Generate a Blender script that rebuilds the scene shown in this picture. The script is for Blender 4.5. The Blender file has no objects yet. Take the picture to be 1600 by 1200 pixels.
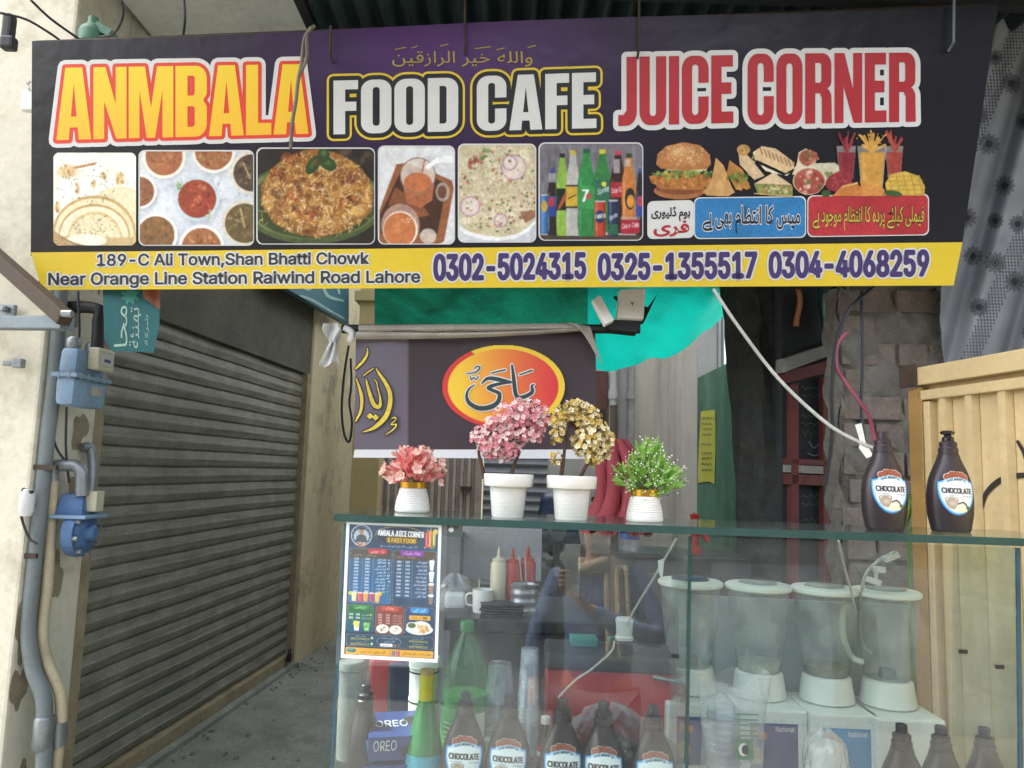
import bpy, bmesh, math, random, unicodedata
import numpy as np
from mathutils import Vector, Matrix, geometry as GEO
R = math.radians
random.seed(7); rng = np.random.default_rng(7)
scn = bpy.context.scene
COL = scn.collection

# ------------------------------------------------------------------ camera
PITCH, ROLL, F = R(6.5), 0.030, 1190.0
CAM = np.array([0.0, 0.0, 1.5])
_f = np.array([0, math.cos(PITCH), math.sin(PITCH)]); _u0 = np.array([0, -math.sin(PITCH), math.cos(PITCH)]); _r0 = np.array([1.0, 0, 0])
_r = _r0*math.cos(ROLL)+_u0*math.sin(ROLL); _u = -_r0*math.sin(ROLL)+_u0*math.cos(ROLL)
cd = bpy.data.cameras.new('camera'); cam = bpy.data.objects.new('camera', cd); COL.objects.link(cam)
cd.sensor_width = 36; cd.lens = 36*F/1600; cd.clip_start = 0.01; cd.clip_end = 500
cam.matrix_world = Matrix(((_r[0], _u[0], -_f[0], 0), (_r[1], _u[1], -_f[1], 0), (_r[2], _u[2], -_f[2], 1.5), (0, 0, 0, 1)))
scn.camera = cam
# ------------------------------------------------------------------ sky, sun, exposure
SUN_EL, SUN_AZ = R(58), R(-80)           # azimuth measured from +Y (into the scene) towards +X
w = bpy.data.worlds.new('World'); scn.world = w; w.use_nodes = True
nt = w.node_tree; bg = nt.nodes['Background']
sky = nt.nodes.new('ShaderNodeTexSky'); sky.sky_type = 'NISHITA'; sky.sun_disc = False
sky.sun_elevation = SUN_EL; sky.sun_rotation = SUN_AZ; sky.dust_density = 3.5; sky.air_density = 1.2
hsv = nt.nodes.new('ShaderNodeHueSaturation'); hsv.inputs['Saturation'].default_value = .35
nt.links.new(sky.outputs[0], hsv.inputs['Color']); nt.links.new(hsv.outputs[0], bg.inputs[0]); bg.inputs[1].default_value = 0.15
sl = bpy.data.lights.new('sun', 'SUN'); sl.energy = 3.0; sl.angle = R(0.5); sl.color = (1, .95, .86)
so = bpy.data.objects.new('sun', sl); COL.objects.link(so)
sd = Vector((math.sin(SUN_AZ)*math.cos(SUN_EL), math.cos(SUN_AZ)*math.cos(SUN_EL), math.sin(SUN_EL)))
so.rotation_euler = sd.to_track_quat('Z', 'Y').to_euler(); so.location = (0, 0, 12)
scn.view_settings.view_transform = 'Standard'; scn.view_settings.look = 'None'
scn.view_settings.exposure = 2.4; scn.view_settings.gamma = 1
scn.cycles.transparent_max_bounces = 32; scn.cycles.max_bounces = 10

# ------------------------------------------------------------------ pixel -> space (photo pixels, used to measure)
def ray(px, py):
    px = np.asarray(px, float); py = np.asarray(py, float)
    x = (px-800)/F; y = -(py-600)/F
    return x[..., None]*_r+y[..., None]*_u+_f
def at(px, py, Y):
    d = ray(px, py); t = Y/d[..., 1]
    return CAM+d*np.asarray(t)[..., None]
def atz(px, py, z):
    d = ray(px, py); t = (z-1.5)/d[..., 2]
    return CAM+d*np.asarray(t)[..., None]
def atx(px, py, X):
    d = ray(px, py); t = X/d[..., 0]
    return CAM+d*np.asarray(t)[..., None]
def V(a): return Vector([float(k) for k in a])
class Plane:
    "ang: turns the right side towards the viewer; tilt>0: top leans towards the viewer"
    def __init__(s, p, ang, tilt):
        s.p = np.array(p, float); a = R(ang); t = R(tilt)
        s.u = np.array([math.cos(a), -math.sin(a), 0]); back = np.array([math.sin(a), math.cos(a), 0])
        s.n = -back*math.cos(t)+np.array([0, 0, -1.])*math.sin(t)
        s.v = np.array([0, 0, 1.])*math.cos(t)-back*math.sin(t)
    def at(s, px, py, off=0.0):
        d = ray(px, py); t = ((s.p-CAM)@s.n+off)/(d@s.n)
        return CAM+d*np.asarray(t)[..., None]
    def uv(s, u, v, off=0.0):
        u = np.asarray(u, float); v = np.asarray(v, float)
        return s.p+u[..., None]*s.u+v[..., None]*s.v+s.n*off

# ------------------------------------------------------------------ colours and materials
def l1(c): return c/12.92 if c <= .04045 else ((c+.055)/1.055)**2.4
def hx(h):
    h = h.lstrip('#'); return tuple(l1(int(h[i:i+2], 16)/255) for i in (0, 2, 4))
def hs(h):
    h = h.lstrip('#'); return np.array([int(h[i:i+2], 16)/255 for i in (0, 2, 4)])
MATS = {}
def nodes(name):
    m = bpy.data.materials.new(name); m.use_nodes = True; MATS[name] = m
    n = m.node_tree.nodes; return m, m.node_tree, n['Principled BSDF'], n['Material Output']
def N(t, kind, **kw):
    n = t.nodes.new(kind)
    for k, v in kw.items():
        if k in n.inputs: n.inputs[k].default_value = v
        else: setattr(n, k, v)
    return n
def mix_rgb(t, fac, a, b, blend='MIX'):
    m = t.nodes.new('ShaderNodeMix'); m.data_type = 'RGBA'; m.blend_type = blend
    for s, v in ((0, fac), (6, a), (7, b)):
        if hasattr(v, 'links'): t.links.new(v, m.inputs[s])
        else: m.inputs[s].default_value = (v if s == 0 else (tuple(v)+(1,) if len(v) == 3 else v))
    return m.outputs[2]
def ramp(t, src, a, b):
    r = t.nodes.new('ShaderNodeMapRange'); t.links.new(src, r.inputs[0]); r.inputs[1].default_value = a; r.inputs[2].default_value = b
    return r.outputs[0]
def noise(t, scale, detail=5, rough=.6, vec=None, stretch=None):
    n = N(t, 'ShaderNodeTexNoise'); n.inputs['Scale'].default_value = scale; n.inputs['Detail'].default_value = detail; n.inputs['Roughness'].default_value = rough
    tc = N(t, 'ShaderNodeTexCoord'); src = tc.outputs['Object']
    if stretch:
        mp = N(t, 'ShaderNodeMapping'); mp.inputs['Scale'].default_value = stretch; t.links.new(src, mp.inputs[0]); src = mp.outputs[0]
    t.links.new(src, n.inputs['Vector']); return n.outputs['Fac']
def M(name, col, rough=.6, metal=0., var=.25, scale=9, bump=0., bscale=60, dirt=None, damt=.5, dscale=3, dstretch=None, spec=.5, trans=0.):
    if name in MATS: return MATS[name]
    if isinstance(col, str): col = hx(col)
    m, t, b, o = nodes(name)
    f = noise(t, scale)
    c = mix_rgb(t, ramp(t, f, .3, .7), tuple(k*(1-var) for k in col), tuple(min(1, k*(1+var*.6)) for k in col))
    f3 = noise(t, scale*11, 3, .6); c = mix_rgb(t, ramp(t, f3, .3, .75), c, mix_rgb(t, .5, c, (.0, .0, .0)) if False else c) if var <= 0 else mix_rgb(t, ramp(t, f3, .42, .8), c, tuple(k*(1-var*1.3) if var < .7 else k*.3 for k in col))
    if dirt:
        d = hx(dirt) if isinstance(dirt, str) else dirt
        g = noise(t, dscale, 8, .7, stretch=dstretch); r = ramp(t, g, .5, .72)
        mm = N(t, 'ShaderNodeMath', operation='MULTIPLY'); t.links.new(r, mm.inputs[0]); mm.inputs[1].default_value = damt
        c = mix_rgb(t, mm.outputs[0], c, d)
    t.links.new(c, b.inputs['Base Color'])
    b.inputs['Roughness'].default_value = rough; b.inputs['Metallic'].default_value = metal; b.inputs['Specular IOR Level'].default_value = spec
    rr = N(t, 'ShaderNodeMapRange'); t.links.new(f, rr.inputs[0]); rr.inputs[3].default_value = max(.02, rough-.12); rr.inputs[4].default_value = min(1, rough+.12)
    t.links.new(rr.outputs[0], b.inputs['Roughness'])
    if bump:
        bp = N(t, 'ShaderNodeBump'); bp.inputs['Strength'].default_value = bump; bp.inputs['Distance'].default_value = .01
        t.links.new(noise(t, bscale, 6, .65), bp.inputs['Height']); t.links.new(bp.outputs[0], b.inputs['Normal'])
    if trans:
        tr = N(t, 'ShaderNodeBsdfTranslucent'); t.links.new(c, tr.inputs[0])
        mx = N(t, 'ShaderNodeMixShader'); mx.inputs[0].default_value = trans
        t.links.new(b.outputs[0], mx.inputs[1]); t.links.new(tr.outputs[0], mx.inputs[2]); t.links.new(mx.outputs[0], o.inputs[0])
    return m
def clear(name, tint, dust=.03, dustcol=(.6, .62, .6), rough=.02, refl=1.0, dscale=4, smear=0.):
    "clear sheet or thin plastic: see-through with Fresnel mirror and a film of dust"
    if name in MATS: return MATS[name]
    m, t, b, o = nodes(name); t.nodes.remove(b)
    tp = N(t, 'ShaderNodeBsdfTransparent'); tp.inputs[0].default_value = tuple(tint)+(1,)
    gl = N(t, 'ShaderNodeBsdfGlossy'); gl.inputs['Roughness'].default_value = rough
    df = N(t, 'ShaderNodeBsdfDiffuse'); df.inputs[0].default_value = tuple(dustcol)+(1,)
    fr = N(t, 'ShaderNodeFresnel'); ge = N(t, 'ShaderNodeNewGeometry'); io = N(t, 'ShaderNodeMapRange'); io.inputs[3].default_value = 1.5; io.inputs[4].default_value = 1/1.5
    t.links.new(ge.outputs['Backfacing'], io.inputs[0]); t.links.new(io.outputs[0], fr.inputs[0])
    mu = N(t, 'ShaderNodeMath', operation='MULTIPLY'); t.links.new(fr.outputs[0], mu.inputs[0]); mu.inputs[1].default_value = refl
    d = ramp(t, noise(t, dscale, 7, .7), .35, .75); dm = N(t, 'ShaderNodeMath', operation='MULTIPLY'); t.links.new(d, dm.inputs[0]); dm.inputs[1].default_value = dust*2
    if smear:
        s1 = ramp(t, noise(t, 3.2, 6, .65, stretch=(1.6, 1, .35)), .56, .74); s2 = ramp(t, noise(t, 26, 4, .7), .62, .8); ad = N(t, 'ShaderNodeMath', operation='ADD'); t.links.new(s1, ad.inputs[0]); t.links.new(s2, ad.inputs[1])
        m2 = N(t, 'ShaderNodeMath', operation='MULTIPLY_ADD'); t.links.new(ad.outputs[0], m2.inputs[0]); m2.inputs[1].default_value = smear; t.links.new(dm.outputs[0], m2.inputs[2]); dm = m2
    a = N(t, 'ShaderNodeMixShader'); t.links.new(dm.outputs[0], a.inputs[0]); t.links.new(tp.outputs[0], a.inputs[1]); t.links.new(df.outputs[0], a.inputs[2])
    c = N(t, 'ShaderNodeMixShader'); t.links.new(mu.outputs[0], c.inputs[0]); t.links.new(a.outputs[0], c.inputs[1]); t.links.new(gl.outputs[0], c.inputs[2])
    t.links.new(c.outputs[0], o.inputs[0]); return m
def vcol(name, rough=.45, spec=.5, bump=0, trans=0):
    if name in MATS: return MATS[name]
    m, t, b, o = nodes(name)
    a = N(t, 'ShaderNodeVertexColor', layer_name='print'); t.links.new(a.outputs[0], b.inputs['Base Color'])
    b.inputs['Roughness'].default_value = rough; b.inputs['Specular IOR Level'].default_value = spec
    if bump:
        bp = N(t, 'ShaderNodeBump'); bp.inputs['Strength'].default_value = bump; bp.inputs['Distance'].default_value = .02
        t.links.new(noise(t, 5, 3, .5), bp.inputs['Height']); t.links.new(bp.outputs[0], b.inputs['Normal'])
    return m

# ------------------------------------------------------------------ objects
WL = {}
def link(o, parent):
    COL.objects.link(o)
    if parent is not None: o.parent = parent; WL[o.name] = WL[parent.name]
    else: WL[o.name] = np.zeros(3)
    return o
def tag(o, label=None, cat=None, group=None, kind=None):
    if label: o['label'] = label
    if cat: o['category'] = cat
    if group: o['group'] = group
    if kind: o['kind'] = kind
    return o
def thing(name, label, cat, loc=(0, 0, 0), group=None):
    o = bpy.data.objects.new(name, None); o.empty_display_size = .05; COL.objects.link(o)
    o.location = V(loc); WL[o.name] = np.array([float(k) for k in loc]); return tag(o, label, cat, group)
def copy_tree(o, parent=None):
    c = o.copy(); COL.objects.link(c); c.parent = parent
    for ch in list(o.children): copy_tree(ch, c)
    return c
class MB:
    def __init__(s): s.v = []; s.f = []
    def add(s, vs, fs):
        k = len(s.v); s.v.extend([tuple(float(q) for q in p) for p in vs]); s.f.extend([tuple(i+k for i in f) for f in fs]); return s
    def box(s, c, d, rot=None, tap=1.0):
        x, y, z = (q/2 for q in d); vs = []
        for k in (-1, 1):
            for (a, b) in ((-1, -1), (1, -1), (1, 1), (-1, 1)):
                p = Vector((a*x*(tap if k > 0 else 1), b*y*(tap if k > 0 else 1), k*z))
                if rot is not None: p = rot@p
                vs.append(p+Vector([float(q) for q in c]))
        return s.add(vs, [(3, 2, 1, 0), (4, 5, 6, 7), (0, 1, 5, 4), (1, 2, 6, 5), (2, 3, 7, 6), (3, 0, 4, 7)])
    def hexa(s, bot, top):
        return s.add(list(bot)+list(top), [(3, 2, 1, 0), (4, 5, 6, 7), (0, 1, 5, 4), (1, 2, 6, 5), (2, 3, 7, 6), (3, 0, 4, 7)])
    def slab(s, quad, n, th):
        "flat quad given thickness th along -n"
        q = [np.array(p, float) for p in quad]; n = np.array(n, float)
        return s.hexa([p-n*th for p in q], q)
    def tube(s, pts, r, n=10, caps=True):
        P = [V(p) for p in pts]; L = len(P)
        rr = r if hasattr(r, '__len__') else [r]*L; vs = []; up = None
        for i in range(L):
            d = (P[min(i+1, L-1)]-P[max(i-1, 0)]).normalized()
            if up is None: up = Vector((0, 0, 1)) if abs(d.z) < .9 else Vector((1, 0, 0))
            a = d.cross(up).normalized(); b = a.cross(d).normalized(); up = b
            for j in range(n):
                t = 2*math.pi*j/n; vs.append(P[i]+(a*math.cos(t)+b*math.sin(t))*rr[i])
        fs = [(i*n+j, i*n+(j+1) % n, (i+1)*n+(j+1) % n, (i+1)*n+j) for i in range(L-1) for j in range(n)]
        if caps: fs += [tuple(range(n-1, -1, -1)), tuple(range((L-1)*n, L*n))]
        return s.add(vs, fs)
    def lathe(s, prof, c=(0, 0, 0), n=28, sx=1., sy=1., sq=2.0, caps=True, fn=None):
        "prof: (r,z) list; sq>2 squares the section"
        vs = []
        for (r, z) in prof:
            for j in range(n):
                t = 2*math.pi*j/n; ct, st = math.cos(t), math.sin(t)
                x = math.copysign(abs(ct)**(2/sq), ct); y = math.copysign(abs(st)**(2/sq), st)
                q = r*(fn(t, z) if fn else 1)
                vs.append((c[0]+q*x*sx, c[1]+q*y*sy, c[2]+z))
        L = len(prof)
        fs = [(i*n+j, i*n+(j+1) % n, (i+1)*n+(j+1) % n, (i+1)*n+j) for i in range(L-1) for j in range(n)]
        if caps: fs += [tuple(range(n-1, -1, -1)), tuple(range((L-1)*n, L*n))]
        return s.add(vs, fs)
    def sheet(s, fn, nu, nv):
        vs = [fn(i/nu, j/nv) for j in range(nv+1) for i in range(nu+1)]
        return s.add(vs, [(j*(nu+1)+i, j*(nu+1)+i+1, (j+1)*(nu+1)+i+1, (j+1)*(nu+1)+i) for j in range(nv) for i in range(nu)])
    def build(s, name, mat, parent=None, smooth=False, bevel=0., solid=0., angle=40):
        me = bpy.data.meshes.new(name); off = WL[parent.name] if parent is not None else np.zeros(3)
        me.from_pydata([(p[0]-off[0], p[1]-off[1], p[2]-off[2]) for p in s.v], [], s.f)
        bm = bmesh.new(); bm.from_mesh(me); bmesh.ops.recalc_face_normals(bm, faces=bm.faces)
        if bevel:
            bmesh.ops.bevel(bm, geom=[e for e in bm.edges if len(e.link_faces) == 2 and e.calc_face_angle(0) > .6], offset=bevel, segments=2, affect='EDGES', profile=.6)
        bm.to_mesh(me); bm.free()
        me.materials.append(mat)
        if smooth:
            me.polygons.foreach_set('use_smooth', [True]*len(me.polygons))
            me.set_sharp_from_angle(angle=R(angle))
        o = bpy.data.objects.new(name, me); link(o, parent)
        if solid:
            md = o.modifiers.new('thick', 'SOLIDIFY'); md.thickness = solid; md.offset = 0
        return o
def spline(pts, n=8):
    P = [np.array(p, float) for p in pts]; P = [2*P[0]-P[1]]+P+[2*P[-1]-P[-2]]; out = []
    for i in range(1, len(P)-2):
        a, b, c, d = P[i-1:i+3]
        for k in range(n):
            t = k/n; out.append(.5*((2*b)+(c-a)*t+(2*a-5*b+4*c-d)*t*t+(3*b-a-3*c+d)*t**3))
    out.append(P[-2]); return out
def one(name, mb, mat, label, cat, group=None, **kw):
    return tag(mb.build(name, mat, None, **kw), label, cat, group)
def struct(name, mb, mat, **kw): return tag(mb.build(name, mat, None, **kw), kind='structure')

# ------------------------------------------------------------------ text
_FORMS = {}
for _c in list(range(0xFB50, 0xFDFE))+list(range(0xFE70, 0xFEFD)):
    d = unicodedata.decomposition(chr(_c)).split()
    if len(d) == 2 and d[0] in ('<initial>', '<medial>', '<final>', '<isolated>'):
        _FORMS.setdefault(chr(int(d[1], 16)), {})[d[0][1:4]] = chr(_c)
_FORMS['ی'] = {'iso': '\ufbfc', 'fin': '\ufbfd', 'ini': '\ufbfe', 'med': '\ufbff'}
def urdu(s):
    out = []; L = len(s)
    def joins_next(ch): f = _FORMS.get(ch); return bool(f and 'ini' in f)
    def joins_prev(ch): f = _FORMS.get(ch); return bool(f and 'fin' in f)
    for i, ch in enumerate(s):
        f = _FORMS.get(ch)
        if not f: out.append(ch); continue
        p = i > 0 and joins_next(s[i-1]) and joins_prev(ch); n = i+1 < L and joins_next(ch) and joins_prev(s[i+1])
        out.append(f.get('med' if p and n else 'fin' if p else 'ini' if n else 'iso', ch))
    return ''.join(reversed(out))
def load_font():
    try:
        import os
        p = os.path.join(bpy.utils.system_resource('DATAFILES'), 'fonts', 'Inter.woff2')
        return bpy.data.fonts.load(p) if os.path.exists(p) else None
    except Exception: return None
SANS = load_font()
def glyphs(body, offset=0.0, spacing=1.0):
    c = bpy.data.curves.new('tmp', 'FONT'); c.body = body; c.size = 1; c.offset = offset; c.space_character = spacing; c.resolution_u = 3
    if SANS is not None and body.isascii(): c.font = SANS; c.offset = 0
    o = bpy.data.objects.new('tmp', c); COL.objects.link(o); dg = bpy.context.evaluated_depsgraph_get()
    me = o.evaluated_get(dg).to_mesh()
    v = np.array([q.co[:2] for q in me.vertices]) if len(me.vertices) else np.zeros((0, 2)); f = [tuple(p.vertices) for p in me.polygons]
    o.evaluated_get(dg).to_mesh_clear(); bpy.data.objects.remove(o); bpy.data.curves.remove(c)
    return v, f
CAPH = glyphs('H')[0][:, 1].max()
def embolden(q, f, r):
    "grow a flat triangle mesh by r (same units): triangles plus capsules along its outline, merged glyph by glyph"
    from collections import Counter
    par = list(range(len(q)))
    def find(a):
        while par[a] != a: par[a] = par[par[a]]; a = par[a]
        return a
    for t in f:
        for k in t[1:]: par[find(k)] = find(t[0])
    groups = {}
    for t in f: groups.setdefault(find(t[0]), []).append(t)
    V_, F_ = [], []
    for ts in groups.values():
        P = [[tuple(q[k]) for k in t] for t in ts]
        cnt = Counter(tuple(sorted((t[k], t[(k+1) % len(t)]))) for t in ts for k in range(len(t)))
        for (a, b), c in cnt.items():
            if c == 1: P.append(capsule(tuple(q[a]), tuple(q[b]), r, n=3))
        v, fs = union(P); k = len(V_); V_ += [tuple(p) for p in v]; F_ += [tuple(i+k for i in t) for t in fs]
    return np.array(V_), F_
def text_px(body, x0, y0, x1, y1, h, offset=0.0, spacing=1.0):
    "glyph points in photo pixels: baseline (x0,y0)-(x1,y1), capital height h; offset thickens the strokes"
    v, f = glyphs(body, 0, spacing); a, b = v[:, 0].min(), v[:, 0].max()
    t = (v[:, 0]-a)/(b-a); q = np.stack([x0+(x1-x0)*t, y0+(y1-y0)*t-v[:, 1]/CAPH*h], 1)
    return embolden(q, f, offset*h/CAPH) if offset else (q, f)
def text_box(body, x0, y0, x1, y1, offset=0.0):
    "fit the glyph block in the box x0,y0 (top left) - x1,y1"
    v, f = glyphs(body, offset); v0 = glyphs(body, 0)[0] if offset else v
    a, b = v0.min(0), v0.max(0); t = (v-a)/(b-a)
    return np.stack([x0+(x1-x0)*t[:, 0], y1+(y0-y1)*t[:, 1]], 1), f
def arc(cx, cy, rx, ry, a0, a1, n=6): return [(cx+rx*math.cos(R(a0+(a1-a0)*i/n)), cy+ry*math.sin(R(a0+(a1-a0)*i/n))) for i in range(n+1)]
def rr(x0, y0, x1, y1, r=.06, tl=None, tr=None, br=None, bl=None):
    r4 = [r if q is None else q for q in (br, tr, tl, bl)]; P = []
    for (cx, cy, sx, sy, a, q) in ((x1, y0, -1, 1, 270, r4[0]), (x1, y1, -1, -1, 0, r4[1]), (x0, y1, 1, -1, 90, r4[2]), (x0, y0, 1, 1, 180, r4[3])):
        P += arc(cx+sx*q, cy+sy*q, q, q, a, a+90) if q > 1e-6 else [(cx, cy)]
    return P
_slot = lambda: [(.19, .19)]+arc(.25, .19, .06, .06, 180, 360)[1:]
IMP = {
 'A': (.58, [[(0, 0), (.15, 1), (.43, 1), (.58, 0), (.37, 0), (.355, .17), (.225, .17), (.21, 0)], [(.243, .32), (.337, .32), (.29, .78)]]),
 'N': (.55, [[(0, 0), (0, 1), (.2, 1), (.37, .48), (.37, 1), (.55, 1), (.55, 0), (.38, 0), (.18, .52), (.18, 0)]]),
 'M': (.74, [[(0, 0), (0, 1), (.27, 1), (.37, .42), (.47, 1), (.74, 1), (.74, 0), (.56, 0), (.56, .66), (.44, 0), (.30, 0), (.18, .66), (.18, 0)]]),
 'B': (.52, [[(0, 0), (0, 1)]+arc(.34, .82, .18, .18, 90, 0)+[(.52, .6), (.46, .51), (.52, .43)]+arc(.34, .18, .18, .18, 0, -90), rr(.2, .14, .32, .43, .04, tl=0, bl=0), rr(.2, .58, .32, .86, .04, tl=0, bl=0)]),
 'L': (.42, [[(0, 0), (0, 1), (.2, 1), (.2, .17), (.42, .17), (.42, 0)]]),
 'F': (.42, [[(0, 0), (0, 1), (.42, 1), (.42, .83), (.2, .83), (.2, .6), (.39, .6), (.39, .43), (.2, .43), (.2, 0)]]),
 'E': (.43, [[(0, 0), (0, 1), (.42, 1), (.42, .83), (.2, .83), (.2, .6), (.39, .6), (.39, .43), (.2, .43), (.2, .17), (.43, .17), (.43, 0)]]),
 'O': (.52, [rr(0, 0, .52, 1, .2), rr(.2, .14, .32, .86, .055)]),
 'D': (.52, [rr(0, 0, .52, 1, .2, tl=0, bl=0), rr(.2, .15, .32, .85, .05, tl=0, bl=0)]),
 'C': (.52, [[(.52, .6), (.32, .6), (.32, .82)]+arc(.26, .82, .06, .05, 0, 180)+[(.2, .18)]+arc(.26, .18, .06, .05, 180, 360)+[(.32, .4), (.52, .4)]+arc(.32, .2, .2, .2, 0, -90)+arc(.2, .2, .2, .2, 270, 180)+arc(.2, .8, .2, .2, 180, 90)+arc(.32, .8, .2, .2, 90, 0)]),
 'J': (.36, [[(.16, 1), (.36, 1)]+arc(.16, .2, .2, .2, 0, -90)+[(0, 0), (0, .16), (.1, .16), (.16, .22)]]),
 'U': (.52, [[(0, 1)]+arc(.2, .2, .2, .2, 180, 270)+arc(.32, .2, .2, .2, 270, 360)+[(.52, 1), (.32, 1), (.32, .18)]+arc(.26, .18, .06, .05, 0, -180)+[(.2, .18), (.2, 1)]]),
 'I': (.2, [[(0, 0), (0, 1), (.2, 1), (.2, 0)]]),
 'R': (.53, [[(0, 0), (0, 1)]+arc(.35, .83, .17, .17, 90, 0)+[(.52, .62)]+arc(.42, .6, .1, .1, 0, -80)+[(.48, .47), (.52, .4), (.53, 0), (.33, 0), (.33, .36), (.29, .43), (.2, .43), (.2, 0)], rr(.2, .58, .32, .86, .04, tl=0, bl=0)]),
}
def impact_px(word, x0, yb0, yt0, x1, yb1, yt1, gap=.06, slant=0.0):
    "block letters between two heights given at the left and right ends (photo pixels) -> list of letters [outer, holes...]"
    tot = sum(IMP[c][0] for c in word if c != ' ')+gap*(len(word)-1)+word.count(' ')*.18; x = 0; out = []
    for c in word:
        if c == ' ': x += .18+gap; continue
        wd, loops = IMP[c]; L = []
        for lp in loops:
            q = []
            for (a, b) in lp:
                t = (x+a)/tot; yb = yb0+(yb1-yb0)*t; yt = yt0+(yt1-yt0)*t
                q.append((x0+(x1-x0)*t+slant*b, yb+(yt-yb)*b))
            L.append(q)
        out.append(L); x += wd+gap
    return out
def tess(loops):
    f = GEO.tessellate_polygon([[Vector((p[0], p[1], 0)) for p in lp] for lp in loops]); pts = [p for lp in loops for p in lp]
    return np.array(pts, float), [tuple(q) for q in f]
def union(polys):
    "merge convex polygons into one flat triangle mesh"
    vs = []; fs = []; Q = []
    for p in polys:
        k = len(vs); a = sum(p[i][0]*p[(i+1) % len(p)][1]-p[(i+1) % len(p)][0]*p[i][1] for i in range(len(p)))
        if a < 0: p = p[::-1]
        Q.append(np.array(p, float)); vs += [Vector((float(q[0]), float(q[1]))) for q in p]; fs.append(list(range(k, k+len(p))))
    ov, oe, of, _, _, _ = GEO.delaunay_2d_cdt(vs, [], fs, 0, 1e-5)
    ov = np.array([tuple(q) for q in ov]); of = np.array([tuple(f) for f in of if len(f) == 3]); c = ov[of].mean(1); ins = np.zeros(len(c), bool)
    order = np.argsort(c[:, 0]); cx = c[order, 0]
    for p in Q:
        lo, hi = np.searchsorted(cx, p[:, 0].min()), np.searchsorted(cx, p[:, 0].max()); k = order[lo:hi]; g = c[k]; ok = np.ones(len(k), bool)
        for a, b in zip(p, np.roll(p, -1, 0)): ok &= (b[0]-a[0])*(g[:, 1]-a[1])-(b[1]-a[1])*(g[:, 0]-a[0]) >= -1e-9
        ins[k[ok]] = True
    return ov, [tuple(int(q) for q in f) for f in of[ins]]
def capsule(p, q, r0, r1=None, n=5):
    r1 = r0 if r1 is None else r1; a = math.degrees(math.atan2(q[1]-p[1], q[0]-p[0]))
    return arc(p[0], p[1], r0, r0, a+90, a+270, n)+arc(q[0], q[1], r1, r1, a-90, a+90, n)
def dilate(letters, r):
    P = []
    for L in letters:
        v, f = tess(L)
        P += [[tuple(v[i]) for i in t] for t in f]
        for lp in L:
            for i in range(len(lp)):
                p, q = lp[i], lp[(i+1) % len(lp)]
                if math.hypot(p[0]-q[0], p[1]-q[1]) > .05: P.append(capsule(p, q, r))
    return union(P)
def fill(letters):
    V_, F_ = [], []
    for L in letters:
        v, f = tess(L); k = len(V_); V_ += [tuple(q) for q in v]; F_ += [tuple(i+k for i in t) for t in f]
    return np.array(V_), F_
def pen(strokes, grow=0.0, n=5):
    "calligraphy: strokes of (x,y,width), swept and merged"
    P = []
    for s in strokes:
        if len(s) == 1: x, y, q = s[0]; P.append([(x-q-grow, y), (x, y-q-grow), (x+q+grow, y), (x, y+q+grow)]); continue
        S = spline(s, n)
        for a, b in zip(S[:-1], S[1:]): P.append(capsule(a[:2], b[:2], max(.2, a[2]/2+grow), max(.2, b[2]/2+grow), 4))
    return union(P)
def flat(name, vf, plane, off, mat, parent):
    v, f = vf; w_ = plane.at(v[:, 0], v[:, 1], off); mb = MB(); mb.add(w_, f)
    return mb.build(name, mat, parent)

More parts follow.
